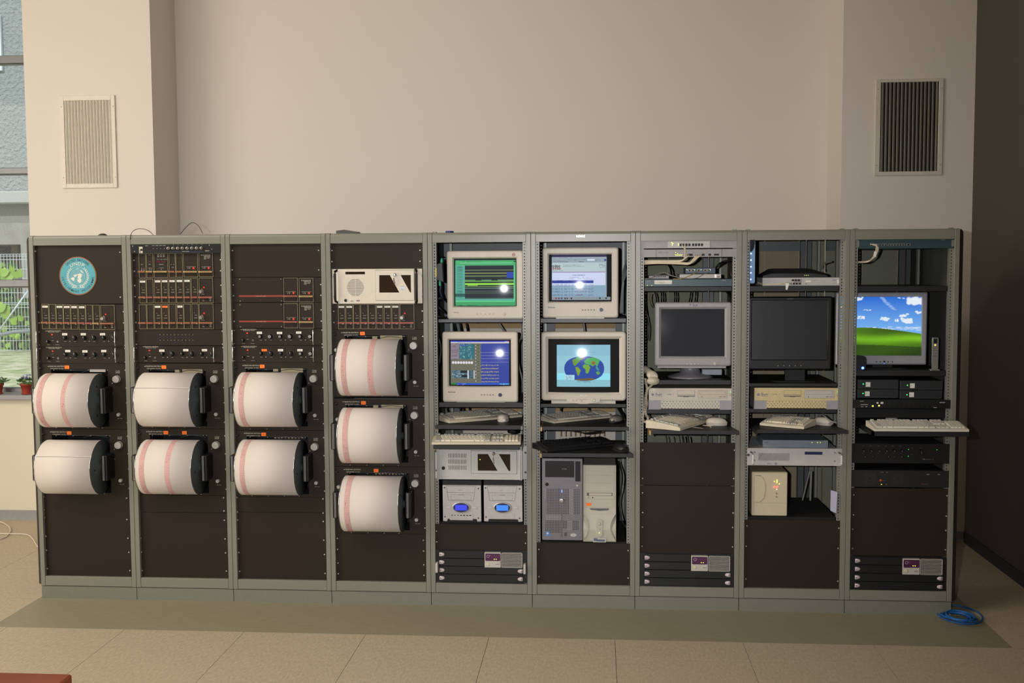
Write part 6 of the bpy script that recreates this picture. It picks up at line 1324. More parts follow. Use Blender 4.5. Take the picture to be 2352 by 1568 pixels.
cable(6, c11, [(455, 548, .05), (540, 545, .04), (620, 520, .05), (690, 488, .07), (722, 468, .088)], .0022, mat('yellow_cable', 'b09030', .5), 'yellow cable plugged into the small dark blue hub')
cable(6, c11, [(400, 390, .3), (430, 440, .2), (440, 500, .15), (470, 545, .12)], .005, m_blackcab, 'thick black cable dropping behind the adapter box')
cable(6, c11, [(1095, 350, .12), (1000, 370, .15), (940, 400, .12), (900, 450, .15)], .006, m_blackcab, 'thick black cable rising to the right above the dark blue hub')
cable(6, c11, [(1095, 380, .2), (1060, 430, .15), (1068, 500, .1), (1092, 555, .1)], .003, mat('brown_cable', '5a3c2c', .5), 'brown cable curling down at the right end of the teal router')
cable(6, c11, [(1030, 690, .2), (1060, 740, .15), (1085, 860, .12), (1090, 1100, .12), (1075, 1200, .15)], .008, m_blackcab, 'thick black cable hanging right of the switched-off grey monitor')
cable(6, c11, [(1040, 700, .3), (1075, 830, .25), (1082, 980, .24), (1078, 1200, .22)], .005, m_wc, 'cream cable hanging beside the thick black one at the grey monitor')
cable(6, c11, [(212, 700, .2), (205, 760, .2), (222, 820, .22), (240, 850, .25)], .003, mat('dark_yellow_cable', '6b6428', .6), 'yellowish cable hanging left above the switched-off grey monitor')
cable(6, c11, [(145, 700, .3), (165, 880, .3), (195, 1060, .3), (185, 1200, .3)], .003, m_blackcab, 'thin dark cable hanging down the left wall beside the grey monitor')
for k, (a, b) in enumerate(((262, 280), (330, 328), (350, 355), (470, 468), (490, 488), (645, 620), (698, 682))):
    o = M().tube(spline([zoff(6, c11, (a, 690), .3), zoff(6, c11, ((a+b)/2+4, 740), .28), zoff(6, c11, (b, 830), .3)], 6), .0035, 6).build('cable', m_blackcab); tag(o, 'short black cable hanging between the router shelf and the grey monitor', 'cable', 'black cables above the switched-off grey monitor')
# telephone handset with coiled cord
m_phone = mat('phone_cream', 'bdb5a2', .35)
pa, pb_ = rp(6, *c12(215, 140), .10), rp(6, *c12(420, 285), -.005)
t = thing('telephone_handset', 'cream telephone handset hanging at the left of the grey monitor\'s shelf', 'telephone', pb_)
d = (pb_-pa); n_ = 10; L = []
for k in range(n_+1):
    f = k/n_; c = pa+d*f; c.z += .012*math.sin(pi*f); r = .026 if f > .75 else (.018 if f > .3 else .024); r *= (1 if f < .97 else .7)
    L.append([c+Vector((math.cos(a)*r*1.05, 0, math.sin(a)*r*.8)) for a in [2*pi*j/16 for j in range(16)]])
M().loft(L, sm=True).build('grip', m_phone, t)
c = pb_+Vector((-.004, -.006, -.016)); M().ball(c, .029, 16, sz=(1.15, .9, .75)).build('earpiece', m_phone, t)
def coil(path, R_, r, turns, n=9):
    P_ = spline(path, 16); N = len(P_); out = []
    tot = turns*n
    for k in range(tot+1):
        f = k/tot*(N-1); j = min(int(f), N-2); p = P_[j].lerp(P_[j+1], f-j); tg = (P_[j+1]-P_[j]).normalized(); a = tg.cross(Vector((0, 1, 0))).normalized(); b = tg.cross(a); q_ = 2*pi*k/n
        out.append(p+a*R_*math.cos(q_)+b*R_*math.sin(q_))
    return M().tube(out, r, 5)
q = coil([zoff(6, c12, p, -.012) for p in ((430, 345), (400, 400), (340, 460), (290, 520), (262, 640), (255, 760), (235, 900), (215, 1010), (235, 1085), (285, 1080), (310, 1020), (275, 960), (268, 880), (290, 760), (280, 640), (300, 520), (285, 430), (262, 300))], .0052, .0016, 78)
tag(q.build('coiled_cord', m_phone), 'coiled cream telephone cord looping down beside the cream flat computer', 'cord')
# silver box behind the monitor foot
t, F, y = boxdev(6, c12, (1290, 135), (1650, 245), .16, .05, 'power_adapter', 'pale bluish box right of the grey monitor\'s swivel foot', mat('pale_blue_grey', '9aa0a8', .35), bev=.004)
# the two cream flat computers
def pizza(i, z, o, w1, body, label, seed):
    y = .03; F = Fc(i, z, (o[0], o[1]), (o[2], o[3]), y); t = thing('flat_computer', label, 'computer', ((F.x0+F.x1)/2, .2, 0), 'cream flat computers on vented stands')
    W_, H_ = F.x1-F.x0, F.z1-F.z0; X, Z = F.w, F.h
    M().box(F.x0+.001, F.x1-.001, y+.01, .42, F.z0, F.z1-.001).build('case', m_creamr, t); fr = M().box(F.x0, F.x1, y, y+.01, F.z0, F.z1).build('front', body, t, bev=.0012)
    m = M(); yy = y-.0006
    m.text('Sun', X(.078), Z(.60), .0135, yy, 0, w=W_*.078); m.rect(X(.078), X(.16), Z(.68), Z(.665), yy, 0); cx, cz = X(.047), Z(.52); h = .0085
    for k in range(4):
        a = k*pi/2; c, s = math.cos(a), math.sin(a)
        for j in range(3): m.add([(cx+c*p-s*q, yy, cz+s*p+c*q) for p, q in ((.0008+j*.0022, -.0006+h-.003-j*.0022), (.002+j*.0022, .0003+h-.003-j*.0022), (.0008+j*.0022, .0012+h-.0035-j*.003), (-.0004+j*.0022, .0003+h-.0035-j*.003))], [(0, 1, 2, 3)], 1)
    m.add([(cx, yy+.0002, cz-h), (cx+h, yy+.0002, cz), (cx, yy+.0002, cz+h), (cx-h, yy+.0002, cz)], [(0, 1, 2, 3)], 2)
    m.text('ULTRA', X(.215), Z(.55), .0055, yy, 0, w=W_*.055); m.text('5', X(.282), Z(.55), .0065, yy, 3, w=W_*.011); m.build('lettering', [m_txtb, mat('sun_blue', '5d62a0', .6), mat('sun_violet', '8f7c9c', .6), mat('print_red', 'c06a6a', .6)], fr)
    q = M(); q.box(X(.34), X(.545), y-.0008, y, Z(.68), Z(.18), 0).box(X(.343), X(.542), y-.0014, y-.0008, Z(.5), Z(.2), 1).box(X(.343), X(.542), y-.003, y-.0008, Z(.60), Z(.54), 1).box(X(.343), X(.542), y-.0012, y-.0008, Z(.66), Z(.60), 2).box(X(.41), X(.475), y-.002, y-.0008, Z(.71), Z(.67), 2).box(X(.495), X(.525), y-.003, y, Z(.82), Z(.75), 1)
    q.build('floppy_drive', [m_btng, body, m_minid], fr)
    q = M(); q.box(X(.582), X(.925), y-.0006, y, Z(.80), Z(.15), 0).box(X(.585), X(.922), y-.0016, y-.0006, Z(.78), Z(.17), 1).box(X(.603), X(.905), y-.002, y-.0016, Z(.51), Z(.2), 0).box(X(.606), X(.902), y-.003, y-.002, Z(.49), Z(.22), 1).box(X(.83), X(.86), y-.003, y-.0016, Z(.70), Z(.64), 0).box(X(.88), X(.905), y-.003, y-.0016, Z(.70), Z(.64), 0)
    q.disc(X(.628), Z(.68), y-.0022, .0022, 10, 2); q.build('disc_drive', [m_btng, mat('drive_cream', 'c4baa6', .5) if body is m_cream else m_greyp, m_black], fr)
    M().cyl((X(.96), y, Z(.5)), 'y', [(-.002, .003), (-.0025, .0062), (0, .007)], 18).build('power_button', m_btn, fr); M().ball((X(.965), y, Z(.3)), .0015, 6).build('lamp', m_greenled, fr)
    if seed: M().box(X(.008), X(.072), y-.001, y-.0002, Z(.20), Z(.04), 0).text('~seis1', X(.015), Z(.15), .004, y-.0014, 1, w=W_*.05).build('sticker', [m_sticker, m_txtd], fr)
    zb_ = rp(i, *z(o[0], w1), y).z; [M().box(a_, b_, y+.002, .40, zb_, F.z0).build('stand_foot', mat('stand_grey', '9c9aa0', .5), t) for a_, b_ in ((F.x0-.001, X(.145)), (X(.84), F.x1+.001))]
    g = M().box(X(.145), X(.84), y+.001, .40, zb_+.005, F.z0).build('vented_skirt', body, t); q = M(); n = 36; hz = F.z0-zb_-.006
    for c in range(n):
        for r in range(4):
            if (c+r) % 2: x = X(.145)+(X(.84)-X(.145))*(c+.7)/(n+.4); q.disc(x, F.z0-.006-(hz-.008)*r/3, y+.0006, .0021, 8)
    q.build('vent_holes', m_slot, g, kind='stuff'); return t
pizza(6, c12, (325, 476, 1852, 708), 862, m_cream, 'cream flat computer with a white sticker on its upper left corner', True)
pizza(7, c14, (176, 138, 1046, 268), 356, mat('yellowed_plastic', 'cdbb8e', .45), 'yellowed flat computer under the black flat monitor', False)
cable(6, c12, [(1050, 1180, -.02), (1200, 1195, -.05), (1350, 1215, -.07), (1440, 1200, -.05), (1420, 1165, -.03), (1300, 1150, .0), (1480, 1160, -.02)], .0018, m_wc, 'thin cream mouse lead looping on the tray beside the thick keyboard')
for k, u in enumerate((640, 735, 880, 945, 1035)): cable(6, c12, [(u-10, 1340, .12), (u+6, 1400, .12), (u+12, 1480, .12)], .004 if k > 2 else .0025, m_blackcab if k != 1 else m_greycab, ('black cable below the keyboard tray, first from the left', 'grey cable below the keyboard tray of the grey monitor\'s rack', 'black cable below the keyboard tray, second black one from the left', 'black cable below the keyboard tray, third black one from the left', 'black cable below the keyboard tray, rightmost one')[k])
# ================================================================== rack eight
F = Fc(7, c13, (143, 140), (195, 608), -.002)
t = thing('upright_modem', 'narrow blue upright modem with a column of lit blue lamps', 'electronics', ((F.x0+F.x1)/2, .05, F.z0))
M().loft([rrect(F.x0, F.x1, F.z0, F.z1, .010, F.y+.01), rrect(F.x0, F.x1, F.z0, F.z1, .010, .16)]).build('case', m_black, t)
fr = M().loft([rrect(F.x0, F.x1, F.z0, F.z1, .010, F.y+.01), rrect(F.x0+.003, F.x1-.003, F.z0+.003, F.z1-.003, .008, F.y)]).build('front', mat('modem_blue', '6f93b8', .35), t)
L = [F.pt(143, 142), F.pt(185, 142), F.pt(186, 180), F.pt(178, 235), F.pt(160, 265), F.pt(143, 268)]; M().prism(L, F.y-.0008, F.y).build('dark_window', m_blackm, fr)
for v in (288, 357, 427, 492, 561): x, z_ = F.pt(151, v); M().ball((x, F.y-.001, z_), .0036, 10).build('lamp', led('blue_white_lamp', '7a90ff', 9), fr)
x0_ = F.x0-.0215
F = Fc(7, c13, (270, 545), (1088, 632), .045)
t = thing('network_switch', 'light grey network switch with eight sockets under a black curved router', 'electronics', ((F.x0+F.x1)/2, .15, F.z0)); y = .045
M().box(F.x0, F.x1, y, .3, F.z0, F.z1).build('case', m_ipc2, t, bev=.001)
q = pm(F, t, y, 'front', [m_black, m_txtb, m_sticker, m_sw]); q.r(597, 560, 678, 620, 3, th=.0004)
for k in range(4):
    q.r(556+k*31+(10 if k == 0 else 0), 600, 576+k*31, 618)
    if k: q.r(556+k*31-12, 563, 576+k*31-8, 582)
q.r(720, 576, 774, 594, 2); q.t('~3com', 1000, 575, .005, 1, .018); q.t('~office conn', 1003, 608, .003, 1, .018); q.r(805, 570, 850, 573, 3); q.r(880, 585, 930, 588, 3); q.r(720, 606, 730, 612); q.done()
x, z_ = F.pt(1055, 590)
for k in range(3): M().ball((x, y-.001, z_+.006-.006*k), .0014, 8).build('lamp', led('pale_lamp', 'e8d8e8', 2), t)
SW8 = F.z1
F = Fc(7, c13, (275, 448), (948, 543), .06)
t = thing('router', 'curved black router lying on the light grey switch', 'electronics', ((F.x0+F.x1)/2, .14, SW8)); L = []
xs = [F.x0+(F.x1-F.x0)*k/16 for k in range(17)]; H_ = F.z1-SW8
for k, x in enumerate(xs): f = k/16; h = H_*min(1, .45+4*f)*min(1, .5+2.2*(1-f)); L.append([(x, .06, SW8), (x, .21, SW8), (x, .21, SW8+h*.75), (x, .15, SW8+h), (x, .075, SW8+h*.8), (x, .06, SW8+h*.45)])
M().loft(L, sm=False).build('case', m_kblack, t)
for a in (712, 730, 748): x, z_ = F.pt(a, 522); M().ball((x, .0585, z_), .0014, 8).build('lamp', m_yelled, t)
o = M().tube(spline([zoff(7, c13, p[:2], p[2]) for p in ((215, 590, .1), (300, 612, .038), (400, 610, .03), (500, 600, .025), (540, 600, .03), (575, 606, .04))], 8), .002, 6).tube(spline([zoff(7, c13, p[:2], p[2]) for p in ((215, 600, .1), (300, 620, .038), (400, 617, .028), (520, 608, .022), (555, 612, .044))], 8), .002, 6).build('network_cables', m_wc); tag(o, 'two white cables running left from the light grey switch', 'cable')
F = Fc(7, c13, (512, 600), (550, 674), .018); o = M().prism([F.pt(512, 602), F.pt(550, 604), F.pt(530, 674), F.pt(514, 672)], .018, .020).build('paper_tag', m_sticker); tag(o, 'white paper tag hanging from the cables of the light grey switch', 'tag')
cable(7, c13, [(905, 470, .2), (900, 430, .24), (920, 395, .26), (990, 375, .28)], .006, mat('dull_grey_cable', '8c897a', .6), 'grey cable rising in an arc behind the curved black router')
t, F, y = plate1u(7, c14, (260, 674), (920, 758), 'network_switch', 'bluish-grey box with three lamps standing on the white rack computer', mat('bluish_grey', '7b858d', .45), y=.04, full=False, dep=.28)
q = pm(F, t, y, 'front', [m_txtd]); q.t('~super stack', 276, 704, .005, 0, .02); q.done()
for a in (758, 813, 842): x, z_ = F.pt(a, 696); M().ball((x, y-.0005, z_), .0015, 8).build('lamp', m_yelled, t)
y = .006; F = Fc(7, c14, (97, 758), (1066, 934), y)
t = thing('rack_computer', 'white two-unit computer with a slanted-slot grille and angular handles', 'computer', ((F.x0+F.x1)/2, .1, F.z0))
M().box(F.x0, F.x1, y, y+.004, F.z0, F.z1).box(F.x0+.025, F.x1-.025, y+.004, .4, F.z0+.001, F.z1-.001).build('case', mat('computer_white', 'bdb8b6', .45), t, bev=.001)
m = M(); n = 40
for k in range(n):
    a = 212+312*k/n
    for (b0, b1) in ((808, 884),):
        # slanted slot clipped to the grille rectangle
        u0, u1 = a-0, a+44
        p0 = (u0, b1); p1 = (u1, b0)
        if u1 > 528: f = (528-u0)/(u1-u0); p1 = (528, b1+(b0-b1)*f)
        (xa, za), (xb, zb_) = F.pt(*p0), F.pt(*p1); m.add([(xa, y-.0004, za), (xa+.0012, y-.0004, za), (xb+.0012, y-.0004, zb_), (xb, y-.0004, zb_)], [(0, 1, 2, 3)])
for k in range(6):
    a = 212; b = 884-k*13-6; f = (b-808)/76; (xa, za), (xb, zb_) = F.pt(a, b), F.pt(a+44*f, 808); m.add([(xa, y-.0004, za), (xa+.0012, y-.0004, za), (xb+.0012, y-.0004, zb_), (xb, y-.0004, zb_)], [(0, 1, 2, 3)])
m.build('slanted_grille', m_slot, t)
q = pm(F, t, y, 'display_strip', [m_navy, m_txt]); q.r(682, 791, 860, 820, 0, th=.0015); q.t('~rackpc', 730, 812, .005, 1, .03); q.done(); q = pm(F, t, y, 'lettering', [m_txtb]); q.t('SKL', 305, 923, .0075, 0, .02); x, z_ = F.pt(392, 914); q.disc(x, z_, y-.0008, .0068, 14, r2=.0058); q.disc(x, z_, y-.0008, .003, 14); q.done()
for a, s in ((150, 1), (1040, 1)):
    x = F.pt(a, 0)[0]; z1_, z0_ = F.pt(0, 808)[1], F.pt(0, 915)[1]; M().box(x-.004, x+.004, -.028, -.022, z0_, z1_).box(x-.004, x+.004, -.028, y, z1_-.004, z1_).box(x-.004, x+.004, -.028, y, z0_, z0_+.004).build('handle', m_white, t, bev=.001); M().hexa([(x-.010, -.004, z1_+.002), (x+.002, -.004, z1_-.003), (x+.002, y, z1_-.003), (x-.010, y, z1_+.002), (x-.010, -.004, z1_+.010), (x+.002, -.004, z1_+.004), (x+.002, y, z1_+.004), (x-.010, y, z1_+.010)]).build('clip', m_steel, t)
x, z_ = F.pt(112, 829); M().cyl((x, y, z_), 'y', [(-.006, .004), (-.004, .006), (0, .0065)], 14).build('thumb_screw', m_steel, t)
q = M()
for a, b in ((175, 800), (175, 884), (985, 800), (985, 884)): x, z_ = F.pt(a, b); q.cyl((x, y, z_), 'y', [(-.002, .003), (0, .0045)], 10)
q.build('screws', m_sw, t, kind='stuff')
# backup power supply
y = .03; F = Fc(7, c14, (148, 1006), (505, 1455), y); m_ups = mat('ups_cream', 'c9bda0', .45, var=.03)
t = thing('power_backup', 'cream upright backup power supply with red and yellow lamps', 'electronics', ((F.x0+F.x1)/2, .2, SU8))
M().box(F.x0+.004, F.x1-.002, y+.03, .36, SU8, F.z1).build('case', mat('ups_case', '9c937c', .5), t)
fr = M().loft([rrect(F.x0, F.x1, F.z0, F.z1, .006, y+.03), rrect(F.x0, F.x1, F.z0, F.z1, .006, y+.006), rrect(F.x0+.004, F.x1-.004, F.z0+.004, F.z1-.004, .006, y)]).build('front', m_ups, t)
x, z0 = F.pt(168, 0); M().box(x-.0006, x+.0006, y-.0005, y, F.z0+.006, F.z1-.006).rect(F.x0+.008, F.x1-.004, F.pt(0, 1318)[1]-.0006, F.pt(0, 1318)[1], y-.0004).build('front_seam', m_minid, fr)
pts = [F.pt(172, 1040), F.pt(250, 1050), F.pt(280, 1110), F.pt(285, 1180), F.pt(270, 1270), F.pt(225, 1312), F.pt(172, 1312)]; M().prism(pts, y-.004, y).build('raised_panel', m_ups, fr, bev=.0015)
for a, b, k in ((372, 1098, 0), (398, 1085, 0), (398, 1097, 0), (398, 1110, 0), (422, 1123, 0), (372, 1155, 1), (400, 1155, 1), (397, 1180, 2)): x, z_ = F.pt(a, b); M().ball((x, y-.001, z_), .0022 if k != 1 else .0042, 10).build('lamp', (m_yelled, led('strong_red', 'ff4a38', 5), led('white_lamp', 'fff0c0', 2))[k], fr)
for b in (1222, 1257): x, z_ = F.pt(395, b); M().cyl((x, y, z_), 'y', [(-.003, .0035), (0, .0045)], 14).build('button', m_btng, fr)
q = M()
for k in range(2): (x0, z1), (x1, z0) = F.pt(180, 1036+k*9), F.pt(238, 1040+k*9); q.rect(x0, x1, z0, z1, y-.0004)
q.build('lettering', m_minid, fr)
o = M().hexa([zoff(7, c14, p[:2], p[2]) for p in ((940, 1390, .03), (1000, 1416, .01), (1003, 1416, .013), (943, 1390, .033), (945, 1180, .03), (1012, 1200, .01), (1015, 1200, .013), (948, 1180, .033))]).build('hanging_card', mat('pale_lilac_card', 'a8a8c0', .6)); tag(o, 'pale lilac card standing at the right of the backup power supply', 'card')
cable(7, c14, [(735, 985, .3), (700, 1120, .28), (660, 1290, .26)], .004, m_greycab, 'slanting pale cable right of the backup power supply'); cable(7, c14, [(750, 985, .3), (745, 1120, .29), (738, 1290, .29)], .006, m_greycab, 'upright pale cable right of the backup power supply')
cable(7, cf, [(1600, 200, .12), (1690, 190, .08), (1760, 250, .04), (1840, 310, .01), (1960, 350, .0)], .0035, m_greycab, 'grey cable running behind the mouse below the yellowed computer')
# ================================================================== rack nine
F = Fc(8, c15, (155, 135), (1068, 232), .012); t = thing('network_switch', 'dark teal network switch at the top of the rightmost rack', 'electronics', ((F.x0+F.x1)/2, .1, F.z0)); y = .012
M().box(F.x0, F.x1, y, .3, F.z0, F.z1).build('case', m_teal, t, bev=.001)
q = pm(F, t, y, 'sockets', [m_black, m_btng, m_txt])
for k in range(12): q.r(268+k*27+(8 if k > 5 else 0), 183, 290+k*27+(8 if k > 5 else 0), 205, 1); q.r(272+k*27+(8 if k > 5 else 0), 188, 286+k*27+(8 if k > 5 else 0), 203, 0, th=.001)
q.r(615, 183, 650, 205, 1); q.r(622, 186, 643, 203, 0, th=.001); q.t('~catalyst', 945, 152, .004, 2, .018); q.done()
for a, b in ((130, 160), (1042, 1066)): x0, z1 = F.pt(a, 150); x1, z0 = F.pt(b, 215); M().box(x0, x1, y-.003, y, z0, z1).build('ear', m_rail, t)
for k, (a, b) in enumerate(((268, 186), (290, 186), (312, 190))):
    o = M().tube(spline([zoff(8, c15, p[:2], p[2]) for p in ((a, b, .005), (a+20, b+4, -.012), (340-k*8, 215, -.016), (332-k*8, 270, -.012), (300-k*6, 320, .0), (240, 352+k*4, .02), (150, 356+k*5, .05))], 8), .0026, 6).build('network_cable', m_wc); tag(o, 'white network cable curving left out of the dark teal switch', 'cable', 'white cables of the dark teal switch')
F = Fc(8, c15, (298, 255), (330, 315), -.018); o = M().prism([F.pt(305, 255), F.pt(330, 262), F.pt(318, 315), F.pt(296, 300)], -.018, -.0165).build('paper_tag', m_sticker); tag(o, 'white paper tag wrapped round the cables in the rightmost rack', 'tag')
F = Fc(8, c15, (140, 1282), (222, 1425), .03)
t = thing('computer_speaker', 'small rounded black speaker with a bright blue lamp', 'speaker', ((F.x0+F.x1)/2, .07, SM9))
M().loft([rrect(F.x0-.02, F.x1, SM9, F.z1, .018, .03), rrect(F.x0-.018, F.x1-.002, SM9, F.z1-.002, .018, .10)]).build('body', m_black, t); x, z_ = F.pt(190, 1402); M().ball((x, .028, z_), .0065, 12).build('lamp', led('blue_bright', '3a60ff', 14), t)
F = Fc(8, c15, (860, 1102), (918, 1422), .03)
t = thing('cordless_handset', 'slim silver upright handset with one yellow lit key', 'telephone', ((F.x0+F.x1)/2, .045, SM9)); cx = (F.x0+F.x1)/2
bd = M().loft([rrect(F.x0+.003, F.x1-.003, SM9+.004, F.z1, .008, .045), rrect(F.x0, F.x1, SM9+.004, F.z1, .008, .035), rrect(F.x0+.002, F.x1-.002, SM9+.006, F.z1-.002, .007, .03)]).build('body', m_alu, t)
(x0, z1), (x1, z0) = F.pt(872, 1115), F.pt(902, 1160); M().box(x0, x1, .0292, .03, z0, z1).build('display', m_black, bd); x, z_ = F.pt(886, 1177); M().box(x-.003, x+.003, .0285, .03, z_-.003, z_+.003).build('lit_key', led('yellow_key', 'ffd040', 3), bd)
for k in range(4):
    for s in (-1, 0, 1): x, z_ = F.pt(886+s*13, 1205+k*26); M().box(x-.0022, x+.0022, .029, .03, z_-.0018, z_+.0018).build('key', m_redp if (k, s) == (0, 0) else m_minid, bd)
M().box(F.x0-.006, F.x1+.006, .025, .06, SM9, SM9+.007).build('cradle', m_alu, t, bev=.002)
# four black boxes
def four(o, label, stx, lx):
    y = .045; F = Fc(8, c16, (o[0], o[1]), (o[2], o[3]), y); t = thing('black_interface_box', label, 'electronics', ((F.x0+F.x1)/2, .15, F.z0), 'four black boxes with green lamps')
    M().box(F.x0, F.x1, y, .26, F.z0, F.z1).build('case', mat('box_black', '1d2023', .5), t, bev=.003, seg=2)
    (x0, z1), (x1, z0) = F.pt(stx[0], stx[1]), F.pt(stx[0]+58, stx[1]+60); M().box(x0, x1, y-.0012, y-.0002, z0, z1).text('~nrx', x0+.002, (z0+z1)/2-.002, .004, y-.0016, 1, w=.007).build('sticker', [m_sticker, m_txtd], t)
    x, z_ = F.pt(*lx); M().ball((x, y-.001, z_), .0028, 10).build('lamp', m_greenled, t); q = pm(F, t, y, 'front_line', [m_steel]); q.r(o[0]+10, o[3]-16, o[2]-20, o[3]-13); q.r(o[2]-80, o[3]-14, o[2]-50, o[3]-8); q.done()
four((180, 45, 690, 165), 'black box with a green lamp, upper left of the four', (280, 78), (250, 102)); four((705, 58, 1235, 178), 'black box with a green lamp, upper right of the four', (830, 92), (798, 117))
four((176, 166, 688, 284), 'black box with a green lamp, lower left of the four', (270, 195), (246, 222)); four((703, 179, 1228, 292), 'black box with a green lamp, lower right of the four', (820, 206), (792, 237))
t, F, y = plate1u(8, c16, (160, 300), (1325, 410), 'signal_selector', 'thin black unit with two yellow lamps and dark keys under the four boxes', m_black)
q = pm(F, t, y, 'front', [m_txt, m_sticker, m_blackm]); q.t('~raritan', 208, 326, .006, 0, .018); q.r(415, 332, 438, 352, 1); q.r(465, 330, 498, 354, 1); q.t('~server', 468, 346, .003, 2, .01); q.t('~paragon', 1190, 340, .007, 0, .028); q.r(218, 362, 308, 368, 0); q.r(222, 388, 250, 394, 0); q.r(278, 388, 300, 394, 0); q.r(1120, 394, 1160, 400, 0)
q.done()
for k in range(10): x, z_ = F.pt(538+k*57, 378); M().box(x-.006, x+.006, y-.003, y, z_-.006, z_+.006).build('key', m_blackm, t, bev=.001)
for a, b in ((368, 382), (446, 377)): x, z_ = F.pt(a, b); M().box(x-.0035, x+.0035, y-.002, y, z_-.003, z_+.003).build('lamp', m_yelled, t)
t, F, y = plate1u(8, c16, (150, 860), (1290, 1110), 'audio_amplifier', 'black unit with two rows of small knobs under the rightmost keyboard tray', m_blackm, dep=.35)
for k in range(6):
    u = (250, 345, 443, 535, 630, 722)[k]; x, z_ = F.pt(u, 945); M().cyl((x, y, z_), 'y', [(-.012, .0055), (-.010, .0065), (0, .0075)], 16, 0).box(x-.0005, x+.0005, y-.0125, y-.0115, z_-.005, z_, 1).build('knob', [m_black, m_txt], t)
for u in (270, 362, 557, 630, 722): x, z_ = F.pt(u, 1025); M().cyl((x, y, z_), 'y', [(-.006, .003), (0, .0045)], 12, 0).disc(x, z_, y-.0063, .0012, 8, 1).build('small_knob', [m_black, m_txt], t)
x, z_ = F.pt(962, 955); M().cyl((x, y, z_), 'y', [(-.012, .009), (0, .0105)], 18, 0).box(x-.0006, x+.0006, y-.0125, y-.0115, z_-.008, z_, 1).build('knob', [m_black, m_txt], t)
m_dtx = mat('dim_print', '6c6c66', .7); q = pm(F, t, y, 'front', [m_dtx])
for k, s in enumerate(('~mic1', '~mic2', '~line', '~auxi', '~master', '~treble')): q.t(s, (235, 330, 425, 518, 600, 690)[k], 894, .0035, 0, .009 if k < 4 else .012); q.t('~vol', (236, 332, 0, 520, 615, 705)[k] or 425, 984, .003, 0, .007)
q.t('~pwr', 845, 916, .003, 0, .008); q.t('~out', 840, 1000, .003, 0, .008); q.t('~tune', 950, 914, .003, 0, .009); q.t('~multichannel amp', 1015, 1060, .004, 0, .042); q.r(990, 1048, 1010, 1062); q.done()
for a, b in ((808, 932), (806, 1018), (1158, 932)): x, z_ = F.pt(a, b); M().ball((x, y-.0005, z_), .0015, 8).build('lamp', m_greenled, t)
t, F, y = plate1u(8, c16, (130, 1200), (1330, 1415), 'fan_unit', 'black unit with two square fan grilles and an orange dot', mat('fan_unit_black', '141313', .6), dep=.35)
for a in (330, 670):
    q = M(); cx, cz = F.pt(a, 1310)
    for u in range(-6, 7):
        for v in range(-6, 7): q.disc(cx+u*F.sx(12), cz+v*F.sz(12), y-.0006, .0012, 6)
    q.build('fan_grille', mat('grille_grey', '3a3a38', .5), t, kind='stuff'); M().cyl((cx, y, cz), 'y', [(-.001, .004), (0, .005)], 16).build('fan_hub', m_blackm, t)
x, z_ = F.pt(463, 1328); M().cyl((x, y, z_), 'y', [(-.0015, .0055), (0, .006)], 18).build('orange_dot', mat('orange_dot', 'c04a20', .5), t)
q = pm(F, t, y, 'front', [m_dtx, m_redp]); q.t('~guralp', 485, 1336, .004, 0, .014); q.r(462, 1224, 500, 1230); q.r(525, 1224, 555, 1230); q.t('~digitizer', 985, 1374, .004, 0, .026); q.r(970, 1362, 982, 1374, 1); q.r(1030, 1240, 1065, 1256); q.r(1165, 1240, 1195, 1256); q.done()
for a, k in ((474, 0), (535, 1)): x, z_ = F.pt(a, 1380); M().ball((x, y-.0005, z_), .002, 8).build('lamp', m_yelled if k == 0 else led('dim_green_lamp', '50704a', 1.2), t)
# ================================================================== loose cables and adapters of racks five and six
cable(4, c5, [(130, 520, .1), (150, 480, .08), (200, 455, .06), (235, 470, .05)], .004, m_blackcab, 'black lead curling over the dark adapter beside the green screen')
F = Fc(4, c5, (135, 560), (285, 895), .06); o = M().hexa([zoff(4, c5, p[:2], p[2]) for p in ((150, 860, .04), (265, 900, .04), (275, 900, .10), (165, 870, .10), (130, 590, .04), (240, 560, .04), (280, 570, .10), (150, 590, .10))]).build('power_adapter', mat('adapter_dark', '2c2e2e', .45), bev=.004, seg=2); tag(o, 'dark oblong adapter hanging left of the monitor with the green screen', 'adapter')
m_grnp = mat('green_plug', '2fa07a', .4)
for (a, b, c, d, l) in ((205, 490, 250, 575, 'green cable end above the dark adapter'), (185, 865, 225, 960, 'green cable end below the dark adapter')):
    pa, pb_ = rp(4, *c5((a+c)/2+8*(1 if b < 600 else -1), b), .04), rp(4, *c5((a+c)/2, d), .04); dd = pb_-pa
    o = M().tube([pa, pa+dd*.3, pa+dd*.8, pb_], [.003, .0065, .0072, .005], 10).build('cable_plug', m_grnp); tag(o, l, 'plug')
F = Fc(4, c5, (120, 655), (150, 800), .02); o = M().box(F.x0, F.x1, .018, .02, F.z0, F.z1).build('yellow_tag', mat('yellow_tag', 'd0c070', .6)); tag(o, 'pale yellow tag stuck on the left rail beside the green screen', 'tag')
cable(4, c5, [(215, 960, .05), (205, 1040, .05), (235, 1150, .06), (270, 1210, .08)], .006, mat('navy_cable', '1c2440', .5), 'navy cable dropping from the lower green plug')
cable(4, c5, [(130, 1230, .08), (160, 1180, .06), (210, 1160, .05), (255, 1180, .07)], .007, m_blackcab, 'thick black loop left of the green screen')
cable(4, c5, [(140, 1280, .1), (200, 1330, .08), (270, 1400, .1)], .007, m_blackcab, 'black cable slanting down right, lower left of the green screen'); cable(4, c5, [(135, 1440, .07), (190, 1470, .06), (285, 1480, .08)], .006, m_blackcab, 'black cable resting on the shelf left of the green screen')
cable(4, c6, [(130, 230, .2), (180, 400, .2), (150, 640, .2)], .008, m_blackcab, 'black cable hanging left of the monitor with blue and olive panes')
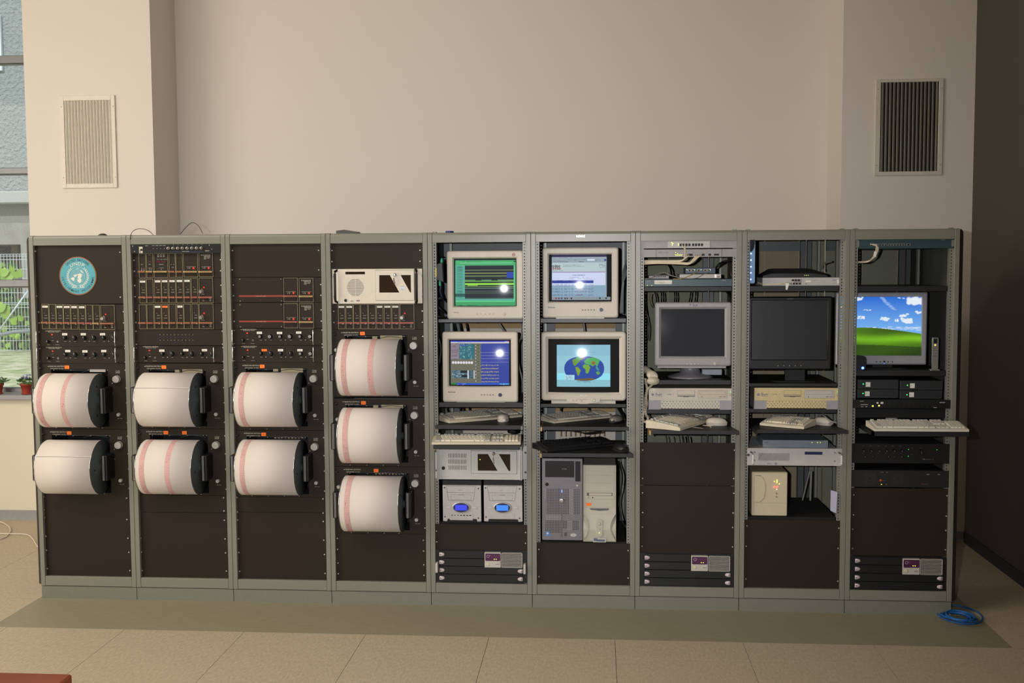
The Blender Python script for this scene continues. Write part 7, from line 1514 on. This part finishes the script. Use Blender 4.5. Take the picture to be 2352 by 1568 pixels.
for k, u in enumerate((350, 375, 450, 535)): cable(4, c6, [(u-10, 70, .4), (u, 120, .4), (u+12, 190, .38)], .006 if k > 1 else .003, m_blackcab, 'black cable above the blue and olive screen, %s from the left' % ('first', 'second', 'third', 'fourth')[k])
cable(4, c6, [(970, 70, .35), (1010, 130, .35), (1050, 190, .35)], .006, m_greycab, 'grey cable slanting down right above the blue and olive screen'); cable(4, c6, [(1290, 90, .2), (1270, 250, .2), (1235, 340, .25), (1235, 600, .25), (1290, 880, .2)], .004, m_greycab, 'grey cable bulging right of the blue and olive screen')
for k, u in enumerate((270, 445, 490, 570)): cable(4, c6, [(u-8, 1205, .4), (u, 1240, .4), (u+12, 1280, .38)], .005, m_blackcab, 'black cable between shelf and upper keyboard of the middle rack, %s from the left' % ('first', 'second', 'third', 'fourth')[k])
cable(5, c8, [(850, 1440, .4), (858, 1500, .4), (868, 1600, .4)], .006, m_greycab, 'grey cable dropping behind the world map monitor')
for k in range(7):
    a = 1490+k*4; cable(5, c8, [(1505-k*3, 490+k*12, .3), (1460+k*7, 640+k*10, .25), (1440+k*4, 860, .22), (1400+k*9, 1300, .25)], .0025, m_greycab, 'grey cable in the sheaf right of the web page monitor'); bpy.context.scene.collection.objects[-1]['group'] = 'sheaf of grey cables right of the web page monitor'
cable(5, c9, [(380, 965, .35), (370, 990, .35), (376, 1010, .35)], .005, m_blackcab, 'short black cable left above the slanting cream keyboard'); cable(5, c9, [(690, 965, .35), (692, 985, .35), (700, 1000, .35)], .005, m_blackcab, 'short black cable above the middle of the slanting cream keyboard')
cable(5, c9, [(1030, 975, .2), (1070, 1040, .15), (1110, 1110, .1)], .007, m_blackcab, 'black cable slanting down behind the silver mouse')
cable(5, c9, [(400, 1215, .1), (560, 1240, .06), (640, 1258, .05), (760, 1250, .08), (840, 1240, .1)], .004, m_blackcab, 'sagging black cable between the two trays under the world map monitor')
for k in range(10):
    x, z_ = 372+k*55, 1255; p = rp(5, *c9(x, z_), .5); o = M().box(p.x-.003, p.x+.003, .495, .5, p.z-.02, p.z+.02).build('cable_lug', m_back_t); tag(o, 'brass lug in a row seen behind the black keyboard', 'lug', 'row of brass lugs behind the black keyboard')
cable(5, c10, [(870, 90, .2), (905, 220, .15), (895, 350, .12), (870, 480, .12), (895, 640, .1), (930, 720, .08)], .004, m_blackcab, 'thin black cable meandering right of the beige tower')
# ================================================================== on top of the racks
y = .18
F = Fc(3, c3, (1220, 15), (1435, 50), .2); t = thing('flat_box', 'dark grey wedge-shaped box lying on top of the fourth rack', 'box', ((F.x0+F.x1)/2, .3, HT)); zt = F.z1
M().hexa([(F.x0, .2, HT), (F.x1, .2, HT), (F.x1, .36, HT), (F.x0, .36, HT), (F.x0, .205, HT+.02), (F.x1, .205, HT+.008), (F.x1-.01, .35, HT+.016), (F.x0+.01, .35, HT+.03)]).build('body', mat('box_dark_grey', '45494a', .5), t, bev=.002, seg=2)
p = rp(4, *c5(365, 45), .2); o = M().cyl((p.x, .2, HT-.001), 'z', [(0, .021), (.012, .0225), (.014, .020)], 24).build('round_cap', mat('cap_blue', '1c2a74', .4)); tag(o, 'small round dark blue cap on top of the middle rack', 'cap')
p = rp(0, *c1(815, 98), .2); o = M().cyl((p.x, .2, HT-.001), 'z', [(0, .025), (.008, .023), (.014, .014), (.016, .004)], 24).build('dome_antenna', mat('dome_brown', '3a322c', .5)); tag(o, 'tiny dark dome on top of the leftmost rack', 'antenna')
def wire(pts, label, i=1): o = M().tube(spline([zoff(i, c1, p[:2], p[2]) for p in pts], 10), .0016, 6).build('wire_loop', m_blackcab); tag(o, label, 'wire')
wire([(1098, 190, .018), (1097, 110, -.004), (1125, 55, .03), (1190, 30, .08), (1270, 45, .1), (1330, 92, .12)], 'thin wire arching over the top left corner of the second rack')
wire([(1610, 84, .1), (1670, 10, .1), (1735, -38, .1), (1800, 0, .1), (1842, 80, .1)], 'taller thin wire arch over the top right part of the second rack')
